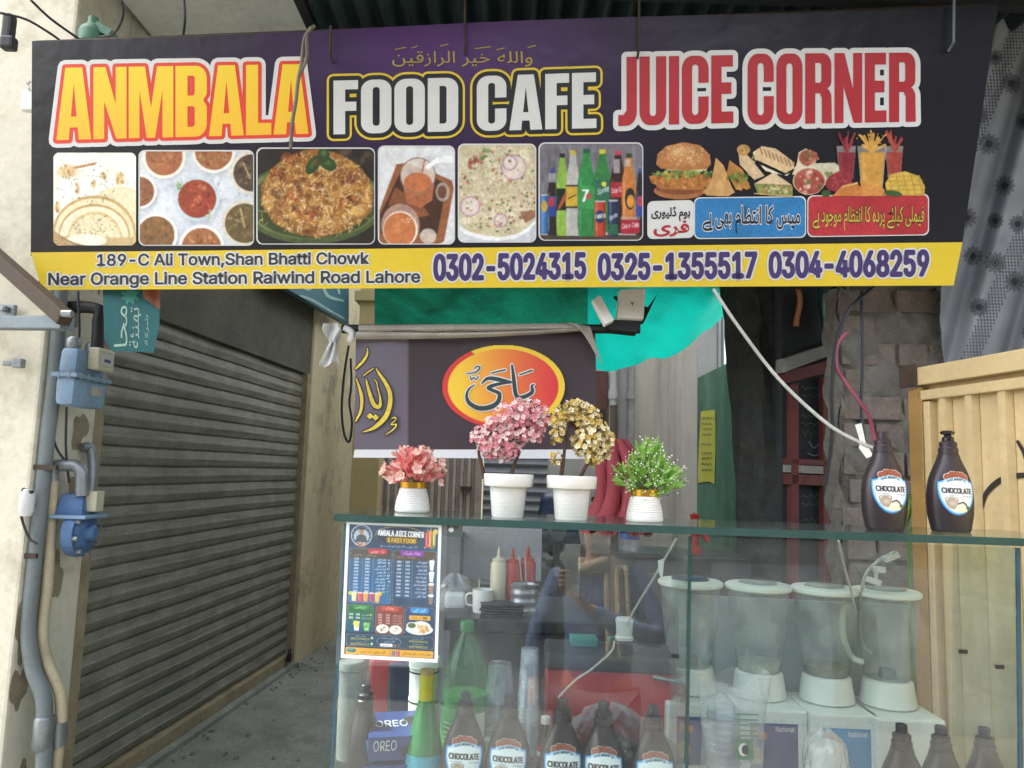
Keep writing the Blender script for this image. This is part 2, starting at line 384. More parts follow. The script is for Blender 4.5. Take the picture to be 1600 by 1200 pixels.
# ------------------------------------------------------------------ painter for printed pictures (colours per mesh vertex)
class Cv:
    def __init__(s, w, h, bg='#ffffff', ss=2):
        s.w, s.h, s.ss = w, h, ss; s.a = np.ones((h*ss, w*ss, 3))*hs(bg); s.m = np.zeros((h*ss, w*ss))
    def _bb(s, x0, y0, x1, y1):
        k = s.ss; H, W = s.m.shape
        X0, X1 = max(0, int(x0*k)-1), min(W, int(x1*k)+2); Y0, Y1 = max(0, int(y0*k)-1), min(H, int(y1*k)+2)
        if X1 <= X0 or Y1 <= Y0: return None
        yy, xx = np.mgrid[Y0:Y1, X0:X1]; return X0, X1, Y0, Y1, (xx+.5)/k, (yy+.5)/k
    def _put(s, b, al, col):
        col = hs(col) if isinstance(col, str) else np.asarray(col); sl = (slice(b[2], b[3]), slice(b[0], b[1]))
        s.a[sl] = s.a[sl]*(1-al[..., None])+col*al[..., None]; s.m[sl] = np.maximum(s.m[sl], al > .3)
    def ell(s, cx, cy, rx, ry, col, a=1., rot=0., soft=0.):
        r = max(rx, ry); b = s._bb(cx-r, cy-r, cx+r, cy+r)
        if b is None: return
        dx, dy = b[4]-cx, b[5]-cy; c, q = math.cos(R(rot)), math.sin(R(rot)); u = (dx*c+dy*q)/rx; v = (-dx*q+dy*c)/ry; d = np.sqrt(u*u+v*v)
        al = (d < 1)*1. if not soft else np.clip((1-d)/soft, 0, 1); s._put(b, al*a, col)
    def ring(s, cx, cy, r, wd, col, a=1., ry=None):
        ry = ry or r; b = s._bb(cx-r, cy-ry, cx+r, cy+ry)
        if b is None: return
        d = np.sqrt(((b[4]-cx)/r)**2+((b[5]-cy)/ry)**2); s._put(b, ((d < 1)&(d > 1-wd/r))*a, col)
    def poly(s, pts, col, a=1.):
        x = [p[0] for p in pts]; y = [p[1] for p in pts]; b = s._bb(min(x), min(y), max(x), max(y))
        if b is None: return
        ins = np.zeros(b[4].shape, bool)
        for i in range(len(pts)):
            (x0, y0), (x1, y1) = pts[i], pts[(i+1) % len(pts)]
            if y0 == y1: continue
            c = ((b[5] >= min(y0, y1))&(b[5] < max(y0, y1))); ins ^= c&(b[4] < x0+(b[5]-y0)*(x1-x0)/(y1-y0))
        s._put(b, ins*a, col)
    def rect(s, x0, y0, x1, y1, col, a=1., r=0.):
        s.poly(rr(x0, y0, x1, y1, min(r, (x1-x0)/2, (y1-y0)/2)) if r else [(x0, y0), (x1, y0), (x1, y1), (x0, y1)], col, a)
    def line(s, p, q, wd, col, a=1.):
        s.poly(capsule(p, q, wd/2, n=2), col, a)
    def grad(s, c0, c1, vert=True):
        H, W = s.m.shape; t = np.linspace(0, 1, H if vert else W); t = t[:, None, None] if vert else t[None, :, None]; s.a[:] = hs(c0)*(1-t)+hs(c1)*t
    def grains(s, n, cx, cy, rx, ry, cols, ln=4, wd=1.1, a=.9):
        for _ in range(n):
            t = random.random()*6.283; q = math.sqrt(random.random()); x, y = cx+rx*q*math.cos(t), cy+ry*q*math.sin(t); g = random.random()*6.283; l = ln*(.5+random.random())/2
            s.line((x-l*math.cos(g), y-l*math.sin(g)), (x+l*math.cos(g), y+l*math.sin(g)), wd, random.choice(cols), a)
    def blobs(s, n, cx, cy, rx, ry, cols, r=4, a=.7, soft=.6):
        for _ in range(n):
            t = random.random()*6.283; q = math.sqrt(random.random()); z = r*(.5+random.random()); s.ell(cx+rx*q*math.cos(t), cy+ry*q*math.sin(t), z, z*(.5+.5*random.random()), random.choice(cols), a, random.random()*180, soft)
    def tris(s, vf, col, a=1.):
        for f in vf[1]: s.poly([tuple(vf[0][i]) for i in f], col, a)
    def text(s, body, x0, y0, x1, y1, h, col, off=.0):
        q, f = text_px(body, x0, y0, x1, y1, h); d = off*h/CAPH
        for k in ((-d, 0), (d, 0), (0, d*.6)) if off else ((0, 0),): s.tris((q+np.array(k), f), col)
    def utext(s, body, x0, y0, x1, y1, col, off=.0): s.tris(text_box(urdu(body), x0, y0, x1, y1, off), col)
    def out(s):
        k = s.ss; a = s.a.reshape(s.h, k, s.w, k, 3).mean((1, 3)); m = s.m.reshape(s.h, k, s.w, k).mean((1, 3)); return a, m
def tolin(a): return np.where(a <= .04045, a/12.92, ((a+.055)/1.055)**2.4)
def print_grid(name, cv, fmap, mat, parent, keep=None, gain=1.0, raw=None):
    "vertex-coloured sheet; fmap(x,y arrays in canvas px)->world; keep: mask fn"
    a, m = cv.out() if raw is None else raw
    h, wd = a.shape[:2]; yy, xx = np.mgrid[0:h, 0:wd]; P = np.asarray(fmap(xx+.5, yy+.5)).reshape(-1, 3)
    ok = np.ones((h, wd), bool) if keep is None else keep(xx+.5, yy+.5, m)
    i = (yy*wd+xx)[:-1, :-1]; q = np.stack([i+wd, i+wd+1, i+1, i], -1).reshape(-1, 4)
    q = q[(ok[:-1, :-1]&ok[1:, :-1]&ok[:-1, 1:]&ok[1:, 1:]).ravel()]
    used = np.unique(q); re = np.full(h*wd, -1); re[used] = np.arange(len(used)); q = re[q]; P = P[used]
    C = np.concatenate([np.clip(tolin(np.clip(a, 0, 1))*gain, 0, .9), np.ones((h, wd, 1))], -1).reshape(-1, 4)[used]
    if parent is not None: P = P-WL[parent.name]
    me = bpy.data.meshes.new(name); me.vertices.add(len(P)); me.vertices.foreach_set('co', P.ravel().astype(np.float32))
    me.loops.add(len(q)*4); me.loops.foreach_set('vertex_index', q.ravel().astype(np.int32)); me.polygons.add(len(q)); me.polygons.foreach_set('loop_start', np.arange(0, len(q)*4, 4, dtype=np.int32))
    me.update(calc_edges=True); me.validate()
    at_ = me.color_attributes.new('print', 'FLOAT_COLOR', 'POINT'); at_.data.foreach_set('color', C.ravel().astype(np.float32))
    me.materials.append(mat); o = bpy.data.objects.new(name, me); return link(o, parent)
def round_keep(wd, h, r):
    def k(x, y, m):
        dx = np.maximum(np.maximum(r-x, x-(wd-r)), 0); dy = np.maximum(np.maximum(r-y, y-(h-r)), 0); return dx*dx+dy*dy <= r*r
    return k
# ================================================================== planes of the place
BAN = Plane(at(770, 450, 2.55), 5, 12)
HB = Plane(at(740, 620, 2.75), 4, 0)
ZT = 1.3925
FL, FR = atz(523, 803, ZT), atz(1600, 841, ZT)
CA = math.degrees(math.atan2(-(FR-FL)[1], (FR-FL)[0]))
CNT = Plane(FL+np.array([0, .014, -.017]), CA, -5.9)
_p0, _p1 = at(70, 520, 2.91)*[1, 1, 0], atz(475, 1030, 0.0)
LW = Plane(_p0, math.degrees(math.atan2(-(_p1-_p0)[1], (_p1-_p0)[0])), 0)      # wall on the left, runs into the alley
def lw(Y, z, off=0.0):
    t = (Y-LW.p[1])/LW.u[1]; p = LW.p+LW.u*t+LW.n*off; return np.array([p[0], p[1], z])
GA, GB = at(1452, 575, 2.3), at(1600, 528, 1.96)
GT = Plane(GA, math.degrees(math.atan2(-(GB-GA)[1], (GB-GA)[0])), 0)
XR = 1.32

# ================================================================== materials of the setting
m_conc = M('cement', '#8d8f84', .9, var=.3, scale=5, bump=.5, dirt='#3c403c', damt=.6, dscale=1.5)
m_street = M('road', '#625f59', .95, var=.3, scale=2, bump=.5, dirt='#4d4a45', dscale=.8)
m_cream = M('cream_plaster', '#cfc9b6', .85, var=.10, scale=3, bump=.25, bscale=30, dirt='#8a7f62', damt=.75, dscale=3.2)
m_cream2 = M('old_plaster', '#cdc09a', .88, var=.15, scale=3, bump=.35, bscale=25, dirt='#5f5847', damt=.8, dscale=3.0)
m_white = M('whitewash', '#efeee8', .85, var=.1, scale=2, bump=.2, dirt='#8d8a7c', damt=.4)
m_lint = M('shaded_plaster', '#5b574a', .9, var=.25, scale=4, bump=.3, dirt='#2f2e29')  # shadow over the shutter is put into this darker lintel colour
m_steel = M('shutter_steel', '#8b897b', .6, .2, var=.3, scale=7, bump=.15, dirt='#3a3428', damt=.6, dscale=5, dstretch=(.4, .4, 6))
m_rail = M('rail_paint', '#9a8d6f', .7, .0, var=.3, dirt='#3a2d20')
m_gpipe = M('grey_pipe', '#737b7c', .6, var=.2, scale=12, dirt='#4f4a42', damt=.6, dscale=6)
m_cpipe = M('cream_pipe', '#b9ad8f', .6, var=.15, dirt='#6d6350', damt=.6)
m_galv = M('galvanised', '#8b9092', .45, .6, var=.25, scale=20)
m_blue = M('meter_blue', '#7896b2', .55, var=.15, scale=9, dirt='#6a5a4a', damt=.55, dscale=7, bump=.15)
m_blue2 = M('regulator_blue', '#4a6c98', .55, var=.2, scale=12, dirt='#3a3630', damt=.6, dscale=9, bump=.2)
m_beige = M('index_box', '#b9b59d', .5, var=.1)
m_black = M('black_rubber', '#1c1d1e', .55, var=.3)
m_wire = M('black_wire', '#24262a', .6, var=.3)
m_rust = M('rusty_steel', '#4a3c30', .75, .2, var=.35, scale=20, bump=.3, dirt='#33261c')
m_gsteel = M('grey_angle', '#6f7a80', .55, .4, var=.2, dirt='#5a4a3a')
m_awn = M('awning_sheet', '#2a3a3d', .6, .3, var=.3, scale=4, dirt='#14191a', damt=.6)
m_greywall = M('grey_render', '#b3b1ac', .92, var=.12, scale=3, bump=.3, dirt='#6b6965', damt=.6, dscale=1.2, dstretch=(1, 1, .25))
m_green = M('green_paint', '#4d7a6a', .8, var=.3, scale=3, bump=.2, dirt='#1f3a30', damt=.8, dscale=2.5, dstretch=(1, 1, .3))
m_gate = M('gate_yellow', '#c9b184', .5, var=.12, scale=4, dirt='#77633c', damt=.65, dscale=3, dstretch=(1, 1, .3))
m_bark = M('bark', '#3c403c', .95, var=.5, scale=18, bump=1.0, bscale=45, dirt='#3a2a20', damt=.6)
m_brick = M('old_brick', '#766a60', .95, var=.35, scale=14, bump=.9, bscale=70, dirt='#74706a', damt=.9, dscale=4)
m_mud = M('mud_mortar', '#706c64', .95, var=.35, scale=16, bump=1.0, bscale=40, dirt='#3f3d38')
m_red = M('red_frame', '#6a302b', .7, var=.3, dirt='#3a2420', damt=.8, dscale=6)
m_dark = M('dark_recess', '#33383a', .9, var=.3)
m_farshut = M('far_shutter', '#8a8d92', .6, .1, var=.2)
m_fargate = M('far_gate', '#b0a598', .7, var=.2, scale=5, dirt='#5c4a3c')
m_wpipe = M('white_pipe', '#b4b6b6', .5, var=.1)
m_maroon = M('maroon_cloth', '#86323a', .8, var=.2, scale=10)
m_print = vcol('print_gloss', .30, .45, bump=.3)
m_paper = vcol('print_paper', .5, .4)
m_cloth = vcol('print_cloth', .9, .2)
m_bag = M('white_plastic', '#dedede', .4, var=.08, trans=.3)

# ================================================================== ground and street
struct('ground', MB().add([(-60, -60, -.004), (60, -60, -.004), (60, 60, -.004), (-60, 60, -.004)], [(0, 1, 2, 3)]), m_street)
g = MB(); g.sheet(lambda u, v: (-6+12*u, .6+11*v, .004+.006*math.sin(9*u+7*v)*math.sin(5*v+3*u)), 40, 40); struct('alley_floor', g, m_conc, smooth=True)

g = MB(); random.seed(77)
for k in range(170):
    yq = 2.4+random.random()**1.5*5; xq = lw(yq, 0, .05+random.random()**2*1.1)[0]; s_ = random.uniform(.003, .014); g.box((xq, yq, .008+s_*.4), (s_*2, s_*1.6, s_), Matrix.Rotation(random.random()*3, 3, 'Z'), tap=.7)
tag(g.build('grit', m_conc), 'scattered grit and small stones on the alley floor', 'grit', kind='stuff')
# ---- building on the left
Y0, Y1, Y2, Y3 = 2.91, 3.27, 5.93, 8.6
bld = thing('corner_building', 'cream plastered building at the left with a peeling pier beside the roller shutter', 'building', lw(Y0, 0))
def prismz(pts, z0, z1): return MB().hexa([(p[0], p[1], z0) for p in pts], [(p[0], p[1], z1) for p in pts])
prismz([lw(Y0, 0), lw(Y1, 0), lw(Y1, 0, -.5), np.array([-7, Y1, 0]), np.array([-7, Y0, 0])][:3]+[lw(Y0, 0, -.5)], 0, 7.8).build('pier', m_cream, bld, bevel=.012)
prismz([lw(Y0, 0, -.503)+[0, .02, 0], lw(Y1, 0, -.503), np.array([-7, Y1, 0]), np.array([-7, Y0+.02, 0])], 0, 7.8).build('front_wall', m_cream, bld)
prismz([lw(Y2, 0), lw(24, 0), lw(24, 0, -.6), lw(Y2, 0, -.6)], 0, 7.8).build('side_wall', m_cream2, bld, bevel=.01)  # unseen length and height added to keep sun out of the alley
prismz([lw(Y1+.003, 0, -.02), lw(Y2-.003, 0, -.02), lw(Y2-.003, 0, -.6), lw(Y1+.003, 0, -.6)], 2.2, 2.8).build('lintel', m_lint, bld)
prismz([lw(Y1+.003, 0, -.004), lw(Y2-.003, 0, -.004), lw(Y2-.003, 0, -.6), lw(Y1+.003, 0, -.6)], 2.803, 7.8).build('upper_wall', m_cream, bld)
MB().box((-1.1, 3.1, 3.6), (1.32, 4.2, .2)).build('balcony_slab', m_white, bld)  # front part added out of view to keep sun off the counter
prismz([lw(Y1+.01, 0, -.2), lw(Y2-.01, 0, -.2), np.array([-7, Y2, 0]), np.array([-7, Y1+.01, 0])], 0, 7.8).build('sun_block', m_lint, bld)  # solid block added behind the shutter to stop sun leaking through
g = MB(); random.seed(3)
for k in range(9):
    zc = .3+k*.24+random.random()*.12; yc = Y0+.03+.30*random.random()**2; n_ = 22; p1, p2, p3 = [random.random()*6.283 for _ in range(3)]; ry_, rz_ = .015+.03*random.random(), .04+.09*random.random()
    g.add([lw(yc+ry_*w2*math.cos(q*6.283/n_), zc+rz_*w2*math.sin(q*6.283/n_), .0015) for q in range(n_) for w2 in [1+.22*math.sin(2*q*6.283/n_+p1)+.16*math.sin(3*q*6.283/n_+p2)+.12*math.sin(5*q*6.283/n_+p3)]], [tuple(range(n_))])
g.build('peeled_patch', M('peeled_plaster', '#8f866f', .95, var=.3, bump=.5), bld)

# ---- roller shutter
sh = thing('roller_shutter', 'closed grey corrugated steel roller shutter with dirt streaks, left of the alley', 'shutter', lw(4.6, 0))
prof = []
ns = 23; z0 = .10; pz = (2.2-z0)/ns
for k in range(ns):
    for (t, d) in ((0, -.012), (.05, -.012), (.07, .001), (.42, .013), (.50, .013), (.53, .009), (.93, .001), (.95, -.012)): prof.append((z0+(k+t)*pz, d))
prof.append((2.2, 0))
g = MB(); nY = 14
vs = []
for (z, d) in prof:
    for i in range(nY+1):
        Yc = Y1+.05+(Y2-Y1-.1)*i/nY; vs.append(lw(Yc, z+.0012*math.sin(i*.7+z*1.3), -.06+d+.003*math.sin(i*1.3+z*1.5)))
g.add(vs, [(j*(nY+1)+i, j*(nY+1)+i+1, (j+1)*(nY+1)+i+1, (j+1)*(nY+1)+i) for j in range(len(prof)-1) for i in range(nY)])
g.build('curtain', m_steel, sh)
MB().hexa([lw(Y1+.05, .03, -.09), lw(Y2-.05, .03, -.09), lw(Y2-.05, .03, -.02), lw(Y1+.05, .03, -.02)], [lw(Y1+.05, .098, -.09), lw(Y2-.05, .098, -.09), lw(Y2-.05, .098, -.02), lw(Y1+.05, .098, -.02)]).build('bottom_bar', m_rail, sh, bevel=.006)
for (a, b) in ((Y1+.004, Y1+.075), (Y2-.075, Y2-.004)):
    MB().hexa([lw(a, .0, -.1), lw(b, .0, -.1), lw(b, .0, -.01), lw(a, .0, -.01)], [lw(a, 2.2, -.1), lw(b, 2.2, -.1), lw(b, 2.2, -.01), lw(a, 2.2, -.01)]).build('guide_rail', m_rail, sh)
g = MB(); g.box(lw(Y2-.15, .09, .005), (.03, .05, .05)); g.tube([lw(Y2-.17, .115, .005), lw(Y2-.17, .15, .005), lw(Y2-.13, .15, .005), lw(Y2-.13, .115, .005)], .005); g.build('padlock', m_black, sh)
random.seed(5)
p = [lw(Y1, .015, .02), lw(Y2, .015, .02)]
g = MB(); g.hexa([lw(Y1-.3, 0, -.3), lw(Y2+.0, 0, -.3), lw(Y2, 0, .03), lw(Y1-.3, 0, .03)], [lw(Y1-.3, .03, -.3), lw(Y2, .03, -.3), lw(Y2, .03, .03), lw(Y1-.3, .03, .03)]); one('threshold', g, m_conc, 'low worn cement threshold under the roller shutter', 'threshold')

# ---- pipes, meters and fittings on the pier
def pxtube(name, pts, r, mat, label, cat, n=10, sp=7, **kw):
    g = MB(); g.tube(spline([at(x, y, Y) for (x, y, Y) in pts], sp), r, n); return one(name, g, mat, label, cat, smooth=True, **kw)
gp = thing('conduit_pipe', 'grey conduit pipe bending along the corner of the cream pier', 'pipe', at(66, 1240, 2.86)*[1, 1, 0])
g = MB(); g.tube(spline([at(x, y, 2.95) for x, y in ((96, 420), (90, 520), (84, 600), (74, 680), (66, 760), (58, 840), (48, 930), (44, 985), (52, 1045), (68, 1090), (70, 1150), (68, 1210), (64, 1330))], 8), .028, 14); g.build('tube', m_gpipe, gp, smooth=True)
for (x, y) in ((69, 730), (38, 868)): MB().box(at(x, y, 2.93), (.1, .02, .018)).build('clamp', m_rust, gp)
g = MB(); c = at(68, 1145, 2.95); g.lathe([(.03, -.06), (.036, -.05), (.036, .05), (.031, .06)], c, 16); g.build('coupling', m_galv, gp, smooth=True)
cp = thing('gas_pipe', 'cream painted gas pipe rising beside the conduit to the small blue regulator', 'pipe', at(90, 1240, 3.0)*[1, 1, 0])
g = MB(); g.tube(spline([at(x, y, 3.0) for x, y in ((82, 748), (79, 830), (73, 920), (66, 990), (74, 1035), (94, 1085), (95, 1140), (88, 1200), (86, 1320))], 8), .021, 12); g.build('tube', m_cpipe, cp, smooth=True)
g = MB(); g.tube(spline([at(x, y, 3.0) for x, y in ((82, 752), (82, 737), (90, 728), (104, 727), (118, 728), (127, 737), (128, 752), (128, 775))], 5), .024, 12); g.build('elbow', m_galv, cp, smooth=True)
g = MB(); g.tube([at(92, 1128, 3.0), at(91, 1165, 3.0)], .03, 12); g.build('joint', m_galv, cp, smooth=True)
mt = thing('gas_meter', 'pale blue gas meter with a beige reading window, high on the pier under the signboard', 'meter', at(115, 640, 3.05))
zb, zm, zt = at(90, 634, 2.88)[2], at(90, 586, 2.88)[2], at(90, 541, 2.88)[2]
X0, X1, YA, YB = -1.722, -1.65, 2.86, 3.09
g = MB(); g.box(((X0+X1)/2, (YA+YB)/2, (zb+zm)/2), (X1-X0, YB-YA, zm-zb-.004), tap=1.03); g.build('lower_case', m_blue, mt, smooth=True, bevel=.022)
g = MB(); g.box(((X0+X1)/2, (YA+YB)/2, (zm+zt)/2), (X1-X0, YB-YA, zt-zm-.004), tap=.94); g.build('upper_case', m_blue, mt, smooth=True, bevel=.022)
g = MB(); g.box(((X0+X1)/2, (YA+YB)/2, zm), (X1-X0+.026, YB-YA+.026, .016)); g.build('flange', m_blue, mt, bevel=.004)
z = at(150, 562, 2.98)[2]
w_ = MB().box((X1+.022, YA+.13, z), (.044, .12, .088)).build('index_box', m_beige, mt, bevel=.008)
MB().box((X1+.0455, YA+.135, z), (.003, .085, .05)).build('window', M('index_window', '#c8c8c0', .15), w_)
MB().box((X1+.0475, YA+.13, z-.004), (.002, .045, .012)).build('blue_plate', M('plate_blue', '#2a3a7a', .4), w_)
for (xx, yy) in [(X1+.010, YA+.02+k*.048) for k in range(5)]+[(X0+.015+k*.04, YA-.009) for k in range(2)]: MB().lathe([(0, -.012), (.006, -.012), (.006, .012), (0, .012)], (xx, yy, zm), 6).build('bolt', m_galv, mt)
MB().box((X1+.002, YA+.15, (zb+zm)/2+.01), (.002, .075, .04)).build('rating_plate', M('worn_plate', '#a9a898', .5, var=.3, scale=60, dirt='#5a564a', damt=.7, dscale=40), mt)
for dy in (.04, .17): MB().lathe([(.022, 0), (.026, .01), (.026, .035), (.018, .045)], (-1.69, YA+dy, zt-.005), 14).build('inlet', m_galv, mt, smooth=True)
rg = thing('gas_regulator', 'small dark blue round gas regulator low on the pier below the meter', 'meter', at(125, 862, 3.05))
c = at(124, 832, 3.05); g = MB()
g.lathe([(.0, -.075), (.05, -.07), (.078, -.04), (.085, -.01), (.085, .01), (.078, .03), (.06, .06), (.0, .07)], (0, 0, 0), 24)
g.v = [(c[0]+p[2]*.55, c[1]+p[0], c[2]+p[1]) for p in g.v]; g.build('round_case', m_blue2, rg, smooth=True)
g = MB()
g.lathe([(.074, -.022), (.092, -.022), (.095, 0), (.092, .022), (.074, .022)], (0, 0, 0), 24, caps=False); g.v = [(c[0]+p[2], c[1]+p[0], c[2]+p[1]) for p in g.v]; g.build('bolt_ring', m_blue2, rg)
MB().box(at(122, 788, 3.05), (.11, .13, .085), tap=.8).build('upper_case', m_blue2, rg, bevel=.012, smooth=True)
MB().box(at(124, 806, 3.05), (.14, .17, .014)).build('flange', m_blue, rg, bevel=.003)
MB().box(at(147, 783, 3.05), (.05, .06, .08)).build('side_box', m_beige, rg, bevel=.006)
for k in range(8): q_ = k*math.pi/4+.2; g = MB(); g.lathe([(0, -.01), (.009, -.01), (.009, .01), (0, .01)], (0, 0, 0), 6); g.v = [(c[0]+.03+p[2], c[1]+.082*math.cos(q_)+p[0], c[2]+.082*math.sin(q_)+p[1]) for p in g.v]; g.build('bolt', m_galv, rg)
g = MB(); g.lathe([(0, 0), (.032, 0), (.032, .02), (.022, .03), (0, .03)], (0, 0, 0), 18, caps=False); g.v = [(c[0]+.035+p[2], c[1]+p[0], c[2]+p[1]) for p in g.v]; g.build('vent_cap', m_blue2, rg, smooth=True)
pxtube('riser_pipe', [(128, 700, 3.15), (140, 700, 3.18), (145, 725, 3.18), (142, 770, 3.16)], .02, m_galv, 'short galvanised elbow pipe between the gas meter and the regulator', 'pipe')
pxtube('black_hose', [(80, 480, 3.0), (150, 482, 3.0), (154, 505, 3.0), (152, 545, 3.0)], .024, m_black, 'black hose bending down into the top of the gas meter', 'hose')
for k, (pts, lab) in enumerate((([(122, 455, 2.9), (124, 520, 2.92), (118, 545, 2.95)], 'thin black cable dropping from the signboard to the gas meter'),
    ([(84, 640, 2.94), (85, 690, 2.97), (104, 722, 3.0), (130, 740, 3.05)], 'thin black cable looping under the gas meter to the regulator'),
    ([(104, 636, 2.94), (103, 700, 2.98), (108, 755, 3.0)], 'straight thin black cable hanging from the base of the gas meter'),
    ([(0, 20, 2.6), (40, 30, 2.65), (75, 50, 2.7), (95, 64, 2.75)], 'black cable crossing the top of the cream pier'),
    ([(48, 0, 2.5), (80, 30, 2.6), (125, 62, 2.75)], 'slack black cable slanting over the top corner of the signboard'),
    ([(190, 0, 2.5), (192, 25, 2.55), (178, 52, 2.7), (155, 58, 2.8)], 'curved black cable hanging beside the green fitting'),
    ([(288, 0, 2.6), (289, 30, 2.62), (286, 60, 2.7)], 'lone black wire hanging in front of the pale balcony'),
    ([(36, 770, 2.9), (32, 800, 2.9), (44, 838, 2.9), (58, 850, 2.9)], 'short looped wire beside the white valve on the pier'))):
    pxtube('cable', pts, .0045, m_wire, lab, 'cable', n=6)
g = MB(); g.lathe([(.012, 0), (.045, .01), (.05, .05), (.042, .07), (.02, .09), (.018, .12)], at(142, 72, 2.85), 18); g.box(at(165, 50, 2.85), (.07, .05, .03), Matrix.Rotation(.5, 3, 'Y')); one('cable_fitting', g, M('mint_plastic', '#4f7a64', .5), 'mint green plastic fitting behind the top left corner of the signboard', 'fitting', smooth=True)
g = MB(); c = at(14, 45, 2.7); g.box(c, (.035, .04, .11)); g.box(c+[.02, -.02, -.07], (.05, .04, .05)); one('cable_clamp', g, m_black, 'dark cable clamp at the top left of the pier', 'clamp', bevel=.01)
g = MB(); g.box(at(46, 158, 2.87), (.05, .03, .085)); g.tube(spline([at(46, 140, 2.85), at(42, 132, 2.85), at(48, 126, 2.85)], 4), .006); one('wall_switch', g, m_white, 'small white switch on the pier left of the signboard', 'switch', bevel=.005)
vl = thing('wall_valve', 'small white plastic valve with tape on the pier beside the conduit', 'valve', at(42, 800, 2.88))
MB().lathe([(.02, -.05), (.026, -.03), (.026, .03), (.014, .05)], at(42, 785, 2.88), 12).build('body', m_bag, vl, smooth=True); MB().tube([at(36, 765, 2.88), at(50, 770, 2.87)], .008).build('handle', m_black, vl)
g = MB(); c = at(4, 488, 2.89); g.box(c, (.1, .02, .06)); g.lathe([(.014, 0), (.014, .02)], c+[.02, -.02, 0], 8); one('anchor_plate', g, m_galv, 'small bolted steel plate at the left edge above the bracket', 'plate', bevel=.004)
g = MB(); c = at(20, 568, 2.89); g.box(c, (.07, .02, .02)); g.box(c+[.03, -.01, 0], (.035, .03, .035)); one('wall_tap', g, m_galv, 'small grey tap stub on the bright face of the pier', 'tap', bevel=.004)

# ---- bracket arm at the far left
br = thing('steel_bracket', 'rusty diagonal strut meeting a grey steel bar at the left edge under the signboard', 'bracket', at(50, 510, 2.5))
def bar(p, q, wd, hh, up=(0, 0, 1)):
    p, q = V(p), V(q); d = (q-p); z = d.normalized(); x = z.cross(Vector(up)).normalized(); y = z.cross(x); rot = Matrix((x, y, z)).transposed()
    return MB().box((p+q)/2, (wd, hh, d.length), rot)
bar(at(-120, 505, 2.93), at(106, 505, 2.5), .05, .045).build('bar', m_gsteel, br, bevel=.004)
bar(at(-120, 300, 2.93), at(103, 498, 2.46), .045, .05).build('strut', m_rust, br, bevel=.004)
g = MB(); g.lathe([(.012, -.04), (.012, .04)], (0, 0, 0), 10); c = at(105, 490, 2.44); g.v = [(c[0]+p[2]*.4, c[1]+p[1], c[2]+p[0]) for p in g.v]; g.build('bolt', m_galv, br)

# ---- teal hanging sign
ts = thing('hanging_sign', 'teal board with pale upright Arabic lettering hanging below the left of the signboard', 'sign', at(204, 470, 2.72))
TS = Plane(at(204, 500, 2.72), -8, 0)
q = [(160, 440), (250, 440), (249, 505), (243, 538), (240, 551), (175, 548), (163, 530)]
MB().add(list(TS.at(*np.array(q).T))+list(TS.at(*np.array(q).T, -.012)), [tuple(range(7)), tuple(range(13, 6, -1))]+[(i, (i+1) % 7, 7+(i+1) % 7, 7+i) for i in range(7)]).build('board', M('teal_board', '#1f5f62', .55, var=.15, dirt='#17403f'), ts)
m_pale = M('pale_lettering', '#9fb8a8', .6)
for (word, x0, x1, y0, y1) in (('محا', 178, 199, 478, 542), ('تهنئة', 202, 222, 480, 544), ('شركة', 226, 233, 492, 540)):
    v, f = glyphs(urdu(word)); a, b = v.min(0), v.max(0); t = (v-a)/(b-a)
    flat('lettering', (np.stack([x0+(x1-x0)*(1-t[:, 1]), y1+(y0-y1)*t[:, 0]], 1), f), TS, .002, m_pale, ts)
flat('star', (np.array([(203+(16 if k % 2 else 9)*math.sin(k*math.pi/8), 462-(16 if k % 2 else 9)*math.cos(k*math.pi/8)) for k in range(16)]), [tuple(range(16))]), TS, .002, M('sign_star', '#3f8f80', .5), ts)
g = MB(); g.sheet(lambda u, v: TS.at(224+26*u, 452+32*v*(.4+.6*u), .012+.006*math.sin(6*u)), 6, 6); g.build('ribbon', M('orange_ribbon', '#8a5138', .6), ts, solid=.003)
# teal shop board on the left wall beyond the shutter
tb = thing('wall_board', 'blue green board with pale script high on the left wall above the shutter end', 'sign', LW.at(505, 470, .12))
q = [(440, 446), (545, 508), (545, 400), (440, 300)]
MB().slab(LW.at(*np.array(q, float).T, .16), LW.n, .05).build('board', M('blue_board', '#2d6670', .5, var=.2), tb)
flat('lettering', pen([[(466, 430, 3), (480, 452, 5), (500, 440, 4), (512, 462, 5), (536, 470, 3)], [(498, 420, 3), (506, 446, 4)], [(524, 430, 3), (530, 458, 4)]]), LW, .163, M('board_letters', '#8fb0a8', .5), tb)
flat('scroll', pen([[(470, 462, 3), (490, 470, 4), (515, 485, 3), (538, 498, 2)]]), LW, .163, MATS['board_letters'], tb)

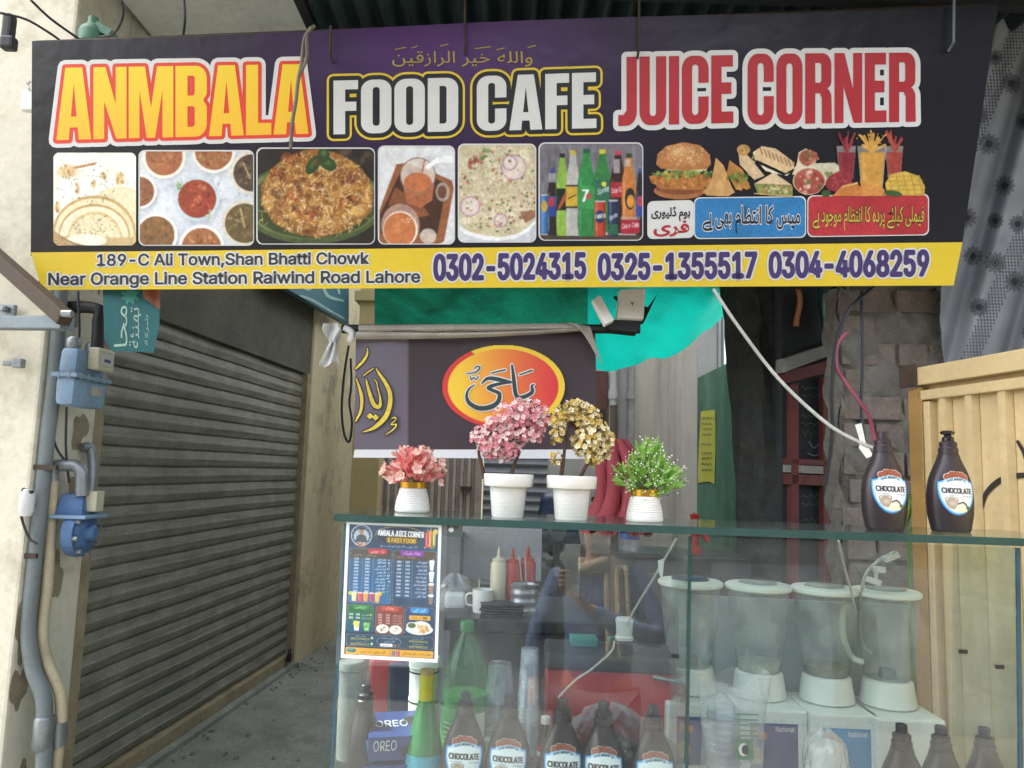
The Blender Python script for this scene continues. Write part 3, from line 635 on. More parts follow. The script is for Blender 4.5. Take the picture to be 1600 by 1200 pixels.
# ---- corrugated awning over the signboard
aw = thing('awning', 'dark corrugated metal awning seen from below, above the signboard', 'awning', (1.2, 2.6, 3.1))
Lx = atz(478, 20, 3.12)[0]
g = MB(); g.sheet(lambda u, v: (Lx+(4.2-Lx)*u, 1.8+1.95*v, 3.12+.018*math.cos(u*(4.2-Lx)/.085*6.283)-.03*v), 460, 6); g.build('sheet', m_awn, aw, smooth=True, solid=.004)  # front edge carried forward out of view to shade the gate
for yy in (2.35, 3.3): MB().box((1.75, yy, 3.06-.03*(yy-2.15)/1.6+.02), (4.9, .04, .03)).build('purlin', m_black, aw)
MB().box((Lx+.01, 2.8, 3.11), (.035, 1.9, .05)).build('edge_bar', m_black, aw)
for (x, y, b, lab) in ((517, 40, 84, 'short dark hook rod hanging over the purple of the signboard beside the loose wire'), (727, -30, 72, 'long dark hanger rod above the gold calligraphy of the signboard'), (999, -30, 78, 'long dark hanger rod above the first red letter of the signboard'), (1491, -30, 66, 'pale hanger rod near the dark right end of the signboard')):
    g = MB(); a = BAN.at(x, y, .03); e = BAN.at(x-1, b, .03); g.tube([a, e], .0042, 8); g.tube([e, e+[0, .03, -.012]], .0042, 8); one('hanger_rod', g, m_rust if x < 1200 else m_gsteel, lab, 'rod', group='hanger rods over the signboard')

# ================================================================== main signboard
sb = thing('signboard', 'long printed flex signboard with big shop lettering, food pictures and a yellow phone number strip', 'sign', BAN.at(770, 455))
X = [(50, 64), (1560, 6), (1503, 384), (48, 400)]
def quadpt(q, u, v):
    a, b, c, d = [np.array(p, float) for p in q]; u = u[..., None]; v = v[..., None]; return (a*(1-u)+b*u)*(1-v)+(d*(1-u)+c*u)*v
yy, xx = np.mgrid[0:70, 0:260]; u, v = xx/259., yy/69.
pu = np.exp(-((u-.43)/.22)**2)*np.clip(1.15-v*1.15, 0, 1); bl = hs('#121014')*(1-u[..., None])+hs('#100f17')*u[..., None]
img = bl*(1-pu[..., None])+hs('#4a2a63')*pu[..., None]
pts = quadpt(X, u, v); print_grid('backdrop', None, lambda x, y: BAN.at(pts[..., 0], pts[..., 1]+2.5*np.sin(u*9)*(1-v), -.001), m_print, sb, raw=(img, np.ones((70, 260))))
m_yel = M('sign_yellow', '#d3b62c', .35, var=.05, scale=3); m_wht = M('sign_white', '#cccccb', .35, var=.04)
YS = [(48, 394.5), (1504, 378.5), (1490, 446), (66, 453)]
def quadgrid(q, nu, nv): 
    return MB().sheet(lambda a, b: BAN.at(*quadpt(q, np.array(a), np.array(b)), .0), nu, nv)
quadgrid(YS, 40, 3).build('yellow_strip', m_yel, sb)
g = MB()
for (a, b) in (((58, 72), (1545, 15)), ((64, 444), (1480, 437)), ((60, 70), (72, 444)), ((1545, 15), (1480, 437))): g.tube([BAN.at(*a, -.03), BAN.at(*b, -.03)], .018, 6)
g.build('frame', m_rust, sb)
m_tred = M('title_red', '#d23a28', .35, var=.05); m_jred = M('title_crimson', '#a6262e', .35, var=.06); m_tblk = M('title_black', '#1a1a1f', .35)
W1 = impact_px('ANMBALA', 88, 219, 106, 482, 209, 100, .035)
flat('title_border', dilate(W1, 12), BAN, .0012, m_wht, sb); flat('title_outline', dilate(W1, 5.5), BAN, .0018, m_tred, sb)
tv = fill(W1); o = flat('title_lettering', tv, BAN, .0024, vcol('print_letters', .35, .5), sb)
a_ = o.data.color_attributes.new('print', 'FLOAT_COLOR', 'POINT')
for i, p in enumerate(tv[0]):
    t = min(1, max(0, (p[1]-100)/120)); c = hs('#e6c42a')*(1-t)+hs('#e2ac28')*t; a_.data[i].color = tuple(tolin(c))+(1,)
W2 = impact_px('FOOD', 521, 210, 126, 716, 205, 121, .05)+impact_px('CAFE', 745, 205, 119, 932, 200, 113, .05)
flat('title_border', dilate(W2, 10.5), BAN, .0012, m_yel, sb); flat('title_outline', dilate(W2, 7), BAN, .0018, m_tblk, sb); flat('title_lettering', fill(W2), BAN, .0024, m_wht, sb)
W3 = impact_px('JUICE', 966, 197, 89, 1146, 192, 86, .05)+impact_px('CORNER', 1168, 195, 84, 1431, 190, 82, .05)
flat('title_border', dilate(W3, 8), BAN, .0012, m_wht, sb); flat('title_lettering', fill(W3), BAN, .0024, m_jred, sb)
m_gold = M('gold_script', '#a89138', .4)
flat('calligraphy', text_box(urdu('والله خير الرازقين'), 613, 80, 832, 104), BAN, .0016, m_gold, sb)
flat('calligraphy_marks', pen([[(x, y, 1.6), (x+l, y-3, 1.6)] for (x, y, l) in ((618, 77, 16), (644, 75, 8), (688, 72, 12), (742, 76, 24), (776, 78, 12), (825, 74, 12))]), BAN, .0016, m_gold, sb)
m_ink = M('address_ink', '#2e2f33', .4); m_pur = M('phone_purple', '#3f2f66', .4)
for (s, x0, y0, x1, y1, h, of, ink, ow) in (('189-C Ali Town,Shan Bhatti Chowk', 152, 415, 576, 412, 17.5, .02, m_ink, .065), ('Near Orange Line Station Raiwind Road Lahore', 76, 445, 656, 441, 18, .02, m_ink, .065),
        ('0302-5024315', 679, 437, 914, 434, 38, .03, m_pur, .035), ('0325-1355517', 936, 436, 1181, 433, 38, .03, m_pur, .035), ('0304-4068259', 1203, 433, 1450, 430, 38, .03, m_pur, .035)):
    flat('strip_lettering_border', text_px(s, x0, y0, x1, y1, h, of+ow), BAN, .0010, m_wht, sb); flat('strip_lettering', text_px(s, x0, y0, x1, y1, h, of), BAN, .0018, ink, sb)
# badges
for (q, m_, words, ink, inkc) in (([(1013, 318), (1083, 316), (1083, 371), (1013, 372)], m_wht, [('ہوم ڈلیوری', 1018, 322, 1078, 345), ('فری', 1022, 345, 1076, 369)], None, None),
        ([(1086, 312), (1258, 310), (1258, 369), (1086, 372)], M('badge_blue', '#2a77b0', .35), [('میس کا انتظام بھی ہے', 1098, 322, 1250, 364)], m_tblk, m_wht),
        ([(1263, 310), (1450, 307), (1450, 366), (1263, 369)], M('badge_red', '#b02e36', .35), [('فیملی کیلئے پردہ کا انتظام موجود ہے', 1270, 322, 1444, 360)], M('badge_gold', '#c0a83c', .4), m_tblk)):
    def rq(grow):
        P = rr(0, 0, 1, 1, .0); (x0, y0), (x1, y1), (x2, y2), (x3, y3) = q; L = rr(x0-grow, min(y0, y1)-grow, x1+grow, max(y2, y3)+grow, 9)
        sl = (y1-y0)/(x1-x0); return np.array([(a, b+sl*(a-x0)) for a, b in L]), [tuple(range(len(L)))]
    flat('badge_border', rq(1.6), BAN, .0010, m_wht, sb); flat('badge', rq(0), BAN, .0016, m_, sb)
    for i, (wd, x0, y0, x1, y1) in enumerate(words):
        b = text_box(urdu(wd), x0, y0, x1, y1, .03 if inkc is None else .012)
        if inkc is not None: flat('badge_lettering_border', text_box(urdu(wd), x0, y0, x1, y1, .055), BAN, .0022, inkc, sb)
        flat('badge_lettering', b, BAN, .0028, (ink if inkc is not None else (m_tblk if i == 0 else m_jred)), sb)
# ================================================================== food pictures printed on the signboard
def vnoise(h, wd, cell):
    g = rng.random((h//cell+3, wd//cell+3)); y = np.arange(h)/cell; x = np.arange(wd)/cell; i = y.astype(int); j = x.astype(int); fy = (y-i)[:, None]; fx = (x-j)[None]; fy = fy*fy*(3-2*fy); fx = fx*fx*(3-2*fx)
    return (g[i][:, j]*(1-fy)+g[i+1][:, j]*fy)*(1-fx)+(g[i][:, j+1]*(1-fy)+g[i+1][:, j+1]*fy)*fx-.5
def photo_grain(a, m, amt=1.0):
    "the mottled light and shade of a printed photograph"
    h, wd = m.shape; n = .34*vnoise(h, wd, 3)+.30*vnoise(h, wd, 6)+.26*vnoise(h, wd, 13)+.16*(rng.random((h, wd))-.5)
    b = (a+np.roll(a, 1, 0)+np.roll(a, 1, 1)+np.roll(np.roll(a, 1, 0), 1, 1))/4; L = b.mean(-1, keepdims=True); b = L+(b-L)*.86
    return np.clip(b*(1+amt*.45*n[..., None]*(1.15-.75*L))*.95, 0, 1), m
def picture(cv, x0, y0, border=True):
    wd, h = cv.w, cv.h
    if border:
        L = rr(x0-1.6, y0-1.6, x0+wd+1.0, y0+h+1.0, 10); flat('picture_border', (np.array(L), [tuple(range(len(L)))]), BAN, .0010, m_wht, sb)
    a, m = photo_grain(*cv.out())
    return print_grid('food_picture', cv, lambda x, y: BAN.at(x0+x, y0+y, .0017), m_print, sb, keep=round_keep(wd, h, 9), raw=(a, m))
random.seed(11)
def Z(s, ox, oy, x0, y0): return lambda x, y: (ox+x/s-x0, oy+y/s-y0)
# flat breads
c = Cv(130, 146, '#f4f0e6'); z = Z(4.444, 60, 220, 83, 238)
c.blobs(40, 60, 40, 60, 40, ['#fffdf6', '#efe6d2'], 12, .5)
for (x, y, rx, ry) in ((200, 210, 90, 60), (560, 260, 40, 60), (450, 240, 30, 30), (380, 300, 22, 40), (130, 460, 26, 50), (270, 330, 16, 60)): c.ell(*z(x, y), rx/4.4, ry/4.4, '#dfb26a', .8, 0, .6); c.blobs(6, *z(x, y), rx/6, ry/6, ['#b5723a', '#e9cf98', '#8f5a30'], 3)
c.line(z(250, 185), z(395, 155), 3.5, '#c98a54')
for (x, y, rx, ry, col) in ((560, 470, 200, 150, '#ecd9a8'), (560, 470, 190, 142, '#f1e2b8'), (385, 640, 285, 260, '#cfa867'), (385, 650, 272, 250, '#f3e2b4'), (385, 655, 245, 215, '#c99f5d'), (385, 660, 236, 205, '#f5e8c3'), (390, 690, 190, 200, '#e3c486'), (390, 700, 178, 190, '#f4e4b9')):
    c.ell(*z(x, y), rx/4.4, ry/4.4, col)
c.grains(70, *z(390, 600), 34, 22, ['#8f6a3a', '#b98d50', '#5f6a30'], 4, .8); c.grains(60, *z(330, 300), 46, 36, ['#55602c', '#8a6a3a', '#3d4426'], 3, .9)
c.poly([z(90, 600), z(150, 660), z(640, 670), z(680, 640), z(680, 745), z(90, 745)], '#d8b880'); c.ell(*z(330, 690), 32, 10, '#fbf3da')
for k in range(6): c.line(z(90, 620+22*k), z(280+30*k, 735), 1.2, '#9a6c3c')
picture(c, 83, 238, False)
# curry bowls
c = Cv(178, 147, '#d3d8e2'); z = Z(4.444, 60, 220, 218, 236); c.blobs(60, 89, 73, 89, 73, ['#eef2f8', '#b9c0ce', '#dfe5ee'], 22, .5, .9); c.blobs(20, 130, 70, 40, 50, ['#8f96a6', '#aab0be'], 3, .5)
for (x, y, r, rim, c1, cs) in ((870, 110, 150, '#f3ecd8', '#b0653a', ['#8f4b26', '#c98a4e', '#6f6a30']), (1215, 70, 152, '#efe9dc', '#a8673c', ['#7d3f22', '#c69058', '#d9b070', '#6c6a34']), (1480, 220, 150, '#ded6c2', '#5a4636', ['#3e3028', '#8a7050']), (700, 350, 120, '#f6f3ee', '#9c5f3c', ['#7a4428', '#b57a4a']), (1100, 400, 155, '#c5d8e0', '#a8432c', ['#7f2c1c', '#5c2a1c', '#c8643c', '#d08050']), (815, 650, 150, '#f4f1ec', '#8f6238', ['#6d4a26', '#a87c44', '#6f7034']), (1130, 740, 160, '#f5f2ee', '#ad6a3e', ['#8a4526', '#d09a58', '#e0b878']), (1430, 570, 160, '#d9d3bf', '#6d5a34', ['#4e4026', '#8f7a48', '#b09a66'])):
    q = z(x, y); c.ell(q[0]+3, q[1]+4, r/4.2+2, r/4.2+1, '#8a90a0', .5, 0, .3); c.ell(*q, r/4.44, r/4.44, rim); c.ell(*q, r/5.2, r/5.2, c1); c.blobs(26, *q, r/6.4, r/6.4, cs, 4, .7); c.grains(34, *q, r/6, r/6, cs, 3, .9)
c.grains(30, *z(980, 300), 5, 9, ['#6f9a50', '#9abf70'], 3); c.grains(30, *z(1190, 520), 6, 9, ['#a9c090', '#dfe8d0'], 3)
c.line(z(1400, 470), z(1430, 600), 3, '#b8a068'); c.line(z(1420, 150), z(1470, 260), 2.6, '#b79a70')
picture(c, 218, 236)
# biryani
c = Cv(183, 149, '#2a241f'); z = Z(4.848, 390, 220, 402, 232); c.blobs(12, 150, 12, 30, 12, ['#4a3a30', '#6a5244'], 9, .6)
c.ell(*z(470, 470), 112, 64, '#4c5a2f'); c.ell(*z(470, 460), 107, 58, '#6c7a42'); c.ell(*z(480, 470), 100, 55, '#3f4a26')
mound = [(90, 330), (160, 210), (260, 130), (400, 70), (560, 55), (700, 110), (820, 180), (900, 280), (940, 400), (920, 540), (830, 620), (700, 690), (520, 735), (330, 700), (180, 620), (100, 500)]
c.poly([z(*p) for p in mound], '#93602a')
c.blobs(160, *z(510, 400), 82, 62, ['#8a4a22', '#c8843c', '#d8a04c', '#a05c2a', '#e0b560'], 9, .55)
for (x, y, rx, ry) in ((300, 480, 110, 80), (520, 340, 60, 60), (740, 460, 80, 60), (430, 580, 70, 50), (760, 300, 60, 70), (200, 260, 60, 50), (320, 130, 80, 40)): c.blobs(16, *z(x, y), rx/5, ry/5, ['#7a3418', '#a0512a', '#5c2812', '#b8622f'], 6, .75)
c.grains(800, *z(510, 400), 86, 66, ['#f0cf78', '#e2ac4a', '#f6e4b0', '#d98a34', '#c8742c', '#fbeec8'], 6.5, 1.0, .85); c.grains(170, *z(470, 470), 98, 55, ['#e0b060', '#f0d080'], 6, 1.)
for (x, y, a, b, r_) in ((480, 180, 17, 9, -55), (590, 170, 15, 10, 30), (560, 100, 9, 13, 0)): c.ell(*z(x, y), a, b, '#2f4a22', 1, r_); c.ell(*z(x, y-8), a*.6, b*.5, '#4f6f38', .9, r_, .5)
c.blobs(60, *z(510, 420), 84, 60, ['#6a3216', '#8a4a22', '#5c2a12', '#4a2412'], 6, .4); picture(c, 402, 232)
# tea
c = Cv(118, 152, '#d9dade'); z = Z(4.848, 390, 220, 592, 229); c.blobs(20, 60, 30, 60, 40, ['#eceef2', '#c4c6cc'], 16, .5, .9)
c.poly([z(1110, 175), z(1180, 165), z(1400, 240), z(1530, 300), z(1545, 360), z(1470, 760), z(1400, 790), z(960, 790), z(960, 580)], '#9a5a34'); c.poly([z(1150, 210), z(1390, 270), z(1490, 330), z(1420, 700), z(990, 700), z(985, 560)], '#4a2c20'); c.poly([z(1100, 350), z(1300, 470), z(1360, 560), z(1200, 600), z(1050, 480)], '#8a4e2e')
c.ell(*z(1460, 385), 11, 15, '#c8c0b8', .7); c.ell(*z(1455, 385), 7, 10, '#7a4a34'); c.poly([z(1140, 260), z(1405, 260), z(1380, 450), z(1290, 505), z(1190, 470)], '#b5653c'); c.ell(*z(1272, 260), 28, 29, '#d8c8bc', .85); c.ell(*z(1272, 320), 22, 17, '#c96f40'); c.ring(*z(1272, 260), 28, 1.5, '#7a6a60'); c.line(z(1325, 140), z(1305, 235), 2.2, '#b8653c'); c.poly([z(1330, 190), z(1420, 120), z(1560, 105), z(1560, 160), z(1420, 165), z(1345, 215)], '#eef0f2')
c.ell(*z(1350, 720), 13, 12, '#d8d0c8', .8); c.ell(*z(1140, 640), 30, 34, '#b08878'); c.ell(*z(1140, 670), 27, 29, '#f0e0d0'); c.ell(*z(1135, 672), 25, 27, '#cf7440'); c.blobs(16, *z(1200, 600), 12, 8, ['#f5e6d8', '#b05c34'], 1.6, .8); c.ell(*z(1120, 640), 12, 16, '#d8854c', .6, 20, .6)
picture(c, 592, 229)
# white rice
c = Cv(120, 152, '#cbbd98'); z = Z(5, 700, 210, 717, 226); c.blobs(160, 60, 70, 70, 80, ['#e6dcc0', '#b8a878', '#d8cca8', '#c8b088'], 9, .6)
c.grains(900, 60, 74, 66, 78, ['#f2ead4', '#e4d6b0', '#cdb98a', '#f8f2e4'], 5, 1., .8); c.blobs(46, 60, 70, 60, 66, ['#a0482c', '#c0683c', '#b85838', '#8a3c24'], 3, .75); c.blobs(90, 60, 70, 62, 70, ['#4a5f2c', '#6a7f40', '#384a22'], 2.4, .8); c.blobs(9, *z(290, 160), 9, 9, ['#5a7a38', '#7f9f50'], 4, .8); c.blobs(10, *z(190, 210), 12, 10, ['#a04a34', '#c8785a', '#8a3422'], 5, .8)
for (x, y, r) in ((510, 255, 100), (480, 220, 60), (170, 560, 80), (410, 670, 56)): q = z(x, y); c.ell(*q, r/5, r/5, '#e6d8cc', .85); c.ring(*q, r/5, 2, '#b58a9a'); c.ring(*q, r/6.4, 1.3, '#d8bcc4'); c.blobs(5, *q, r/9, r/9, ['#a04a34', '#c88a70', '#55683a'], 2.5)
c.poly([z(70, 700), z(140, 760), z(260, 800), (60, 150), z(540, 790), z(620, 730), z(690, 660), z(700, 900), z(60, 900)], '#c8ccd2'); c.poly([z(70, 690), z(140, 745), z(260, 785), z(400, 800), z(540, 775), z(630, 715), z(690, 650), z(690, 690), z(630, 750), z(520, 812), z(380, 832), z(240, 815), z(130, 775), z(70, 725)], '#eceef0')
c.poly([z(560, 600), z(690, 590), z(690, 640), z(600, 690)], '#8a5238', .8)
picture(c, 717, 226)
# soft drinks
c = Cv(161, 151, '#77737c'); z = Z(5, 700, 210, 843, 224)
for k in range(60): x = random.random()*161; c.line((x, random.random()*60), (x+random.random()*4, 60+random.random()*90), 2+random.random()*3, random.choice(['#8f8b95', '#5f5b66', '#a5a2ab', '#4b4853']), .35)
c.rect(0, 142, 161, 151, '#4a3c36'); c.rect(0, 139, 161, 143, '#b5aca4')
def bottle(x0, x1, yt, yb, body, cap, neck=.42, capcol=None):
    m_ = (x0+x1)/2; w2 = (x1-x0)/2; n_ = w2*neck; H = yb-yt
    c.poly([z(m_-n_, yt+28), z(m_+n_, yt+28), z(m_+n_*1.15, yt+H*.13), z(x1-w2*.12, yt+H*.3), z(x1, yt+H*.4), z(x1, yt+H*.62), z(x1-w2*.1, yt+H*.7), z(x1, yt+H*.78), z(x1-w2*.1, yb), z(x0+w2*.1, yb), z(x0, yt+H*.78), z(x0+w2*.1, yt+H*.7), z(x0, yt+H*.62), z(x0, yt+H*.4), z(x0+w2*.12, yt+H*.3), z(m_-n_*1.15, yt+H*.13)], body)
    c.rect(*z(m_-n_*.95, yt), *z(m_+n_*.95, yt+36), cap, r=1.5); c.line(z(x0+w2*.35, yt+H*.35), z(x0+w2*.3, yt+H*.92), 1.6, '#ffffff', .3); c.line(z(x1-w2*.3, yt+H*.38), z(x1-w2*.3, yt+H*.9), 2, '#000000', .18)
bottle(775, 850, 265, 785, '#2a2322', '#35489a'); c.rect(*z(778, 480), *z(842, 640), '#2c3f92'); c.ell(*z(806, 525), 5, 8, '#c03040'); c.rect(*z(785, 300), *z(838, 372), '#d8d8dc', .6)
bottle(1465, 1530, 262, 785, '#28222a', '#3a4a90'); c.rect(*z(1466, 480), *z(1530, 640), '#3048a0'); c.ell(*z(1500, 520), 5, 8, '#c03a48')
bottle(842, 940, 145, 790, '#8ab83a', '#202a22'); c.rect(*z(844, 420), *z(920, 590), '#1c2a1c'); c.poly([z(850, 580), z(915, 440), z(915, 510), z(870, 585)], '#b04a30')
bottle(918, 1030, 122, 790, '#b5b4b0', '#d8c02c'); c.rect(*z(918, 398), *z(1010, 568), '#d0a52c'); c.rect(*z(918, 392), *z(1010, 404), '#2a2620'); c.rect(*z(918, 560), *z(1010, 572), '#2a2620'); c.line(z(935, 500), z(995, 470), 2, '#4a3818')
bottle(1140, 1270, 115, 760, '#2f7f3c', '#d6c32a'); c.rect(*z(1146, 350), *z(1262, 505), '#2a6f50'); c.text('Sprite', *z(1165, 470), *z(1255, 440), 9, '#dfe8ee', .01); c.ell(*z(1216, 385), 4, 4, '#d8d040')
bottle(1262, 1390, 125, 770, '#3a2220', '#c84050'); c.rect(*z(1290, 190), *z(1340, 300), '#c8c4c8', .7); c.rect(*z(1268, 370), *z(1375, 490), '#b02a34'); c.text('Coca-Cola', *z(1275, 460), *z(1372, 440), 8, '#e8dcdc', .01)
bottle(1355, 1465, 145, 775, '#d07a34', '#2a4a30'); c.ell(*z(1420, 500), 8, 17, '#2c2a20'); c.ell(*z(1425, 520), 6, 10, '#d8922c'); c.rect(*z(1374, 190), *z(1420, 250), '#c8c0bc', .6)
bottle(1010, 1148, 110, 795, '#2c8a42', '#24583c'); c.rect(*z(1012, 400), *z(1140, 580), '#35994c'); c.text('7', *z(1045, 522), *z(1092, 522), 19, '#eef2f0', .03); c.ell(*z(1097, 482), 4, 5, '#b84a3c')
def can(x0, x1, y0, y1, col, word=None, wc='#ffffff'):
    c.rect(*z(x0, y0), *z(x1, y1), col, r=2); c.rect(*z(x0+4, y0-4), *z(x1-4, y0+10), '#b8bcc0', r=1); c.line(z(x0+18, y0+12), z(x0+18, y1-6), 2.5, '#ffffff', .22); c.line(z(x1-12, y0+12), z(x1-12, y1-6), 3, '#000000', .25)
    if word: c.text(word, *z(x0+10, (y0+y1)/2+20), *z(x1-10, (y0+y1)/2+12), 8, wc, .02)
can(718, 782, 468, 775, '#3a72b8'); c.ell(*z(750, 560), 5, 9, '#c8a040')
can(1142, 1230, 518, 795, '#c03c28'); c.ell(*z(1186, 640), 8, 10, '#22305a'); c.text('FANTA', *z(1150, 660), *z(1226, 650), 7, '#f0ece0', .02)
can(1248, 1328, 512, 795, '#24335a', None); c.rect(*z(1252, 700), *z(1324, 780), '#2c6a48'); c.text('Sprite', *z(1258, 670), *z(1322, 640), 7, '#d8e0ea', .01)
c.rect(*z(1345, 660), *z(1495, 775), '#b02232', r=5); c.text('Coca-Cola', *z(1358, 735), *z(1486, 720), 8, '#f0e2e2', .01); c.rect(*z(1345, 640), *z(1500, 664), '#c8bcb8', .5)
picture(c, 843, 224)
# fast food cut-outs, printed straight on the black
c = Cv(446, 118, '#151417'); z = Z(3.478, 1000, 200, 1008, 198)
def bl(n, x, y, rx, ry, cols, r=4, a=.7): c.blobs(n, *z(x, y), rx/3.478, ry/3.478, cols, r, a)
c.ell(*z(215, 340), 41, 14, '#b0683a'); c.ell(*z(215, 325), 38, 10, '#8a4a28'); c.poly([z(45, 260), z(120, 240), z(380, 250), z(400, 300), z(330, 335), z(130, 330), z(60, 300)], '#b8702e'); bl(70, 220, 285, 150, 40, ['#d08a3c', '#a05a22', '#c87c34', '#8f4e20', '#e0a050'], 4)
bl(70, 230, 245, 165, 24, ['#5a7a2c', '#86a63e', '#3f5a20', '#a8bf58'], 4, .85); c.poly([z(120, 212), z(380, 215), z(350, 232), z(150, 230)], '#e4dcc4')
c.poly([z(85, 200), z(92, 140), z(140, 95), z(235, 74), z(330, 92), z(380, 140), z(388, 200), z(360, 222), z(240, 232), z(110, 222)], '#b8743a'); c.ell(*z(235, 150), 34, 19, '#cd8d4c', .8, 0, .6); c.ell(*z(215, 125), 20, 10, '#e2b074', .6, 0, .8); c.grains(90, *z(235, 145), 36, 17, ['#f2dfb4', '#e8cc98'], 2, 1.1)
c.poly([z(410, 155), z(455, 200), z(500, 320), z(520, 350), z(480, 372), z(360, 368), z(340, 345), z(385, 290)], '#cf9a58'); bl(20, 440, 310, 60, 40, ['#e0b878', '#b87f3e', '#d8a460'], 5, .5); c.poly([z(485, 170), z(560, 225), z(600, 320), z(520, 340), z(470, 240)], '#b87834'); bl(30, 540, 265, 60, 25, ['#5f8030', '#3f5c20', '#7fa040'], 4, .8); bl(12, 560, 315, 40, 22, ['#d89a48', '#b87230'], 5)
c.poly([z(530, 120), z(590, 150), z(680, 260), z(620, 285), z(540, 200)], '#d6b68a'); c.ell(*z(562, 118), 11, 9, '#b88a48'); bl(10, 562, 115, 22, 16, ['#d0a850', '#8a6a30', '#708038'], 3)
c.poly([z(610, 130), z(660, 95), z(740, 110), z(840, 185), z(840, 220), z(790, 248), z(690, 200), z(620, 170)], '#dcb888'); 
for k in range(9): c.line(z(650+22*k, 105+9*k), z(665+22*k, 145+9*k), 1.6, '#8a5a30')
c.poly([z(610, 150), z(640, 190), z(780, 255), z(830, 235), z(800, 262), z(680, 235)], '#e6dac0'); bl(16, 620, 160, 16, 30, ['#6a8038', '#8a9a50', '#d8c8a0'], 3)
c.poly([z(725, 238), z(830, 310), z(620, 300)], '#dcc094'); c.poly([z(615, 300), z(830, 312), z(832, 372), z(640, 362)], '#7f8a44'); bl(40, 730, 335, 100, 22, ['#a8b060', '#5a6a2c', '#c86a4a', '#e2d0a0', '#b8843c'], 3.4, .8); c.line(z(620, 355), z(830, 372), 3, '#cfa868')
c.poly([z(820, 260), z(850, 190), z(860, 130), z(900, 108), z(960, 130), z(975, 170), z(920, 210)], '#d8c8a8'); c.ell(*z(915, 160), 15, 13, '#a04c34'); bl(22, 915, 160, 42, 36, ['#c86a50', '#e0b090', '#8a3426', '#6f8038'], 3.4, .8)
c.poly([z(840, 240), z(940, 190), z(1060, 185), z(1090, 220), z(1000, 300), z(900, 250)], '#cdc5a5'); bl(10, 1010, 250, 60, 14, ['#5a7030', '#7f9048'], 4, .7); c.ell(*z(918, 290), 25, 21, '#a84838'); bl(36, 918, 290, 75, 62, ['#e0a48c', '#c05a44', '#f0d8c4', '#8f3026', '#5f7034'], 4.4, .8); c.ring(*z(918, 288), 26, 2, '#d8c8a4', 1, 22)
for (x0, x1, y0, y1, c1, c2) in ((1065, 1175, 95, 275, '#8a2430', '#a83a3c'), (1330, 1432, 95, 270, '#a83a32', '#b84c3c'), (1178, 1340, 95, 365, '#d89a3c', '#e0aa44')):
    w2 = (x1-x0)*.07; c.poly([z(x0, y0), z(x1, y0), z(x1-w2*2, y1), z(x0+w2*2, y1)], '#d8ccc4', .55); c.poly([z(x0+w2, y0+35), z(x1-w2, y0+35), z(x1-w2*2.6, y1-6), z(x0+w2*2.6, y1-6)], c1); c.line(z(x0+w2*3, y0+45), z(x0+w2*4, y1-15), 4, c2, .7)
    for k in range(12): c.line(z((x0+x1)/2, y0+30), z(x0+random.random()*(x1-x0), y0-85*random.random()), 2.5+random.random()*3, c2 if k % 2 else c1, .9); 
    c.blobs(9, *z((x0+x1)/2, y0-20), (x1-x0)/6.5, 17, [c1, c2], 2, .9)
c.ell(*z(1080, 290), 22, 15, '#9a2a34', 1, -20); c.grains(40, *z(1080, 290), 18, 12, ['#d88a70', '#6f1a22'], 1.6, 1); c.poly([z(1040, 370), z(1100, 310), z(1180, 290), z(1230, 372)], '#d07a34'); c.poly([z(1190, 285), z(1330, 330), z(1330, 370), z(1215, 370)], '#d88a3c'); c.line(z(1100, 318), z(1185, 296), 2, '#f0c070')
c.poly([z(1330, 300), z(1360, 250), z(1440, 232), z(1520, 260), z(1550, 320), z(1545, 368), z(1340, 368)], '#d8b040'); 
for k in range(5): c.line(z(1350+40*k, 250), z(1370+42*k, 365), 1.2, '#a87a20'); c.line(z(1335, 265+24*k), z(1548, 255+26*k), 1.2, '#b88a28')
c.ell(*z(1375, 355), 14, 5, '#3f5f2c', 1, 8); c.ell(*z(1010, 355), 8, 6, '#3a5a28')
print_grid('food_picture', c, lambda x, y: BAN.at(1008+x, 198+y, .0030), m_print, sb, keep=lambda x, y, m: m > .3, raw=photo_grain(*c.out()))

# ================================================================== hanging banner behind the counter
hb = thing('hanging_banner', 'purple brown banner with a red yellow oval and Arabic script behind flower pots', 'banner', HB.at(740, 710))
HQ = [(556, 514), (930, 514), (934, 702), (554, 702)]
def hbpts(nu, nv, q, sag=0.0):
    yy, xx = np.mgrid[0:nv, 0:nu]; u, v = xx/(nu-1.), yy/(nv-1.); p = quadpt(q, u, v); return p, u, v
m_hb = vcol('banner_cloth', .6, .3, bump=.35)
p, u, v = hbpts(90, 48, HQ); img = np.where((p[..., 0] < 637)[..., None], hs('#605964'), hs('#3a3034')); print_grid('cloth', None, lambda x, y: HB.at(p[..., 0], p[..., 1], .004*np.sin(u*11+v*3)), m_hb, hb, raw=(img, None))
p, u, v = hbpts(60, 5, [(554, 702.5), (934, 702.5), (936, 717), (552, 715)]); print_grid('white_hem', None, lambda x, y: HB.at(p[..., 0], p[..., 1], .004*np.sin(u*11+3)), m_hb, hb, raw=(np.ones((5, 60, 3))*hs('#c8c8cc'), None))
c = Cv(200, 150, '#000000'); 
yy, xx = np.mgrid[0:300, 0:400]; X_, Y_ = 687+xx/2., 530+yy/2.; d1 = np.hypot((X_-786.5)/96.5, (Y_-604)/66); d2 = np.hypot((X_-786)/86.5, (Y_-604)/59)
t = np.clip((X_-720)/150, 0, 1)[..., None]; ringc = np.where(((X_-786)/96-(Y_-604)/66*.8 < .15)[..., None], hs('#c23a36'), hs('#d9b83a')); inn = hs('#e0b83a')*(1-t)+hs('#c8353c')*t
c.a = np.where((d2 < 1)[..., None], inn, ringc); c.m = (d1 < 1)*1.
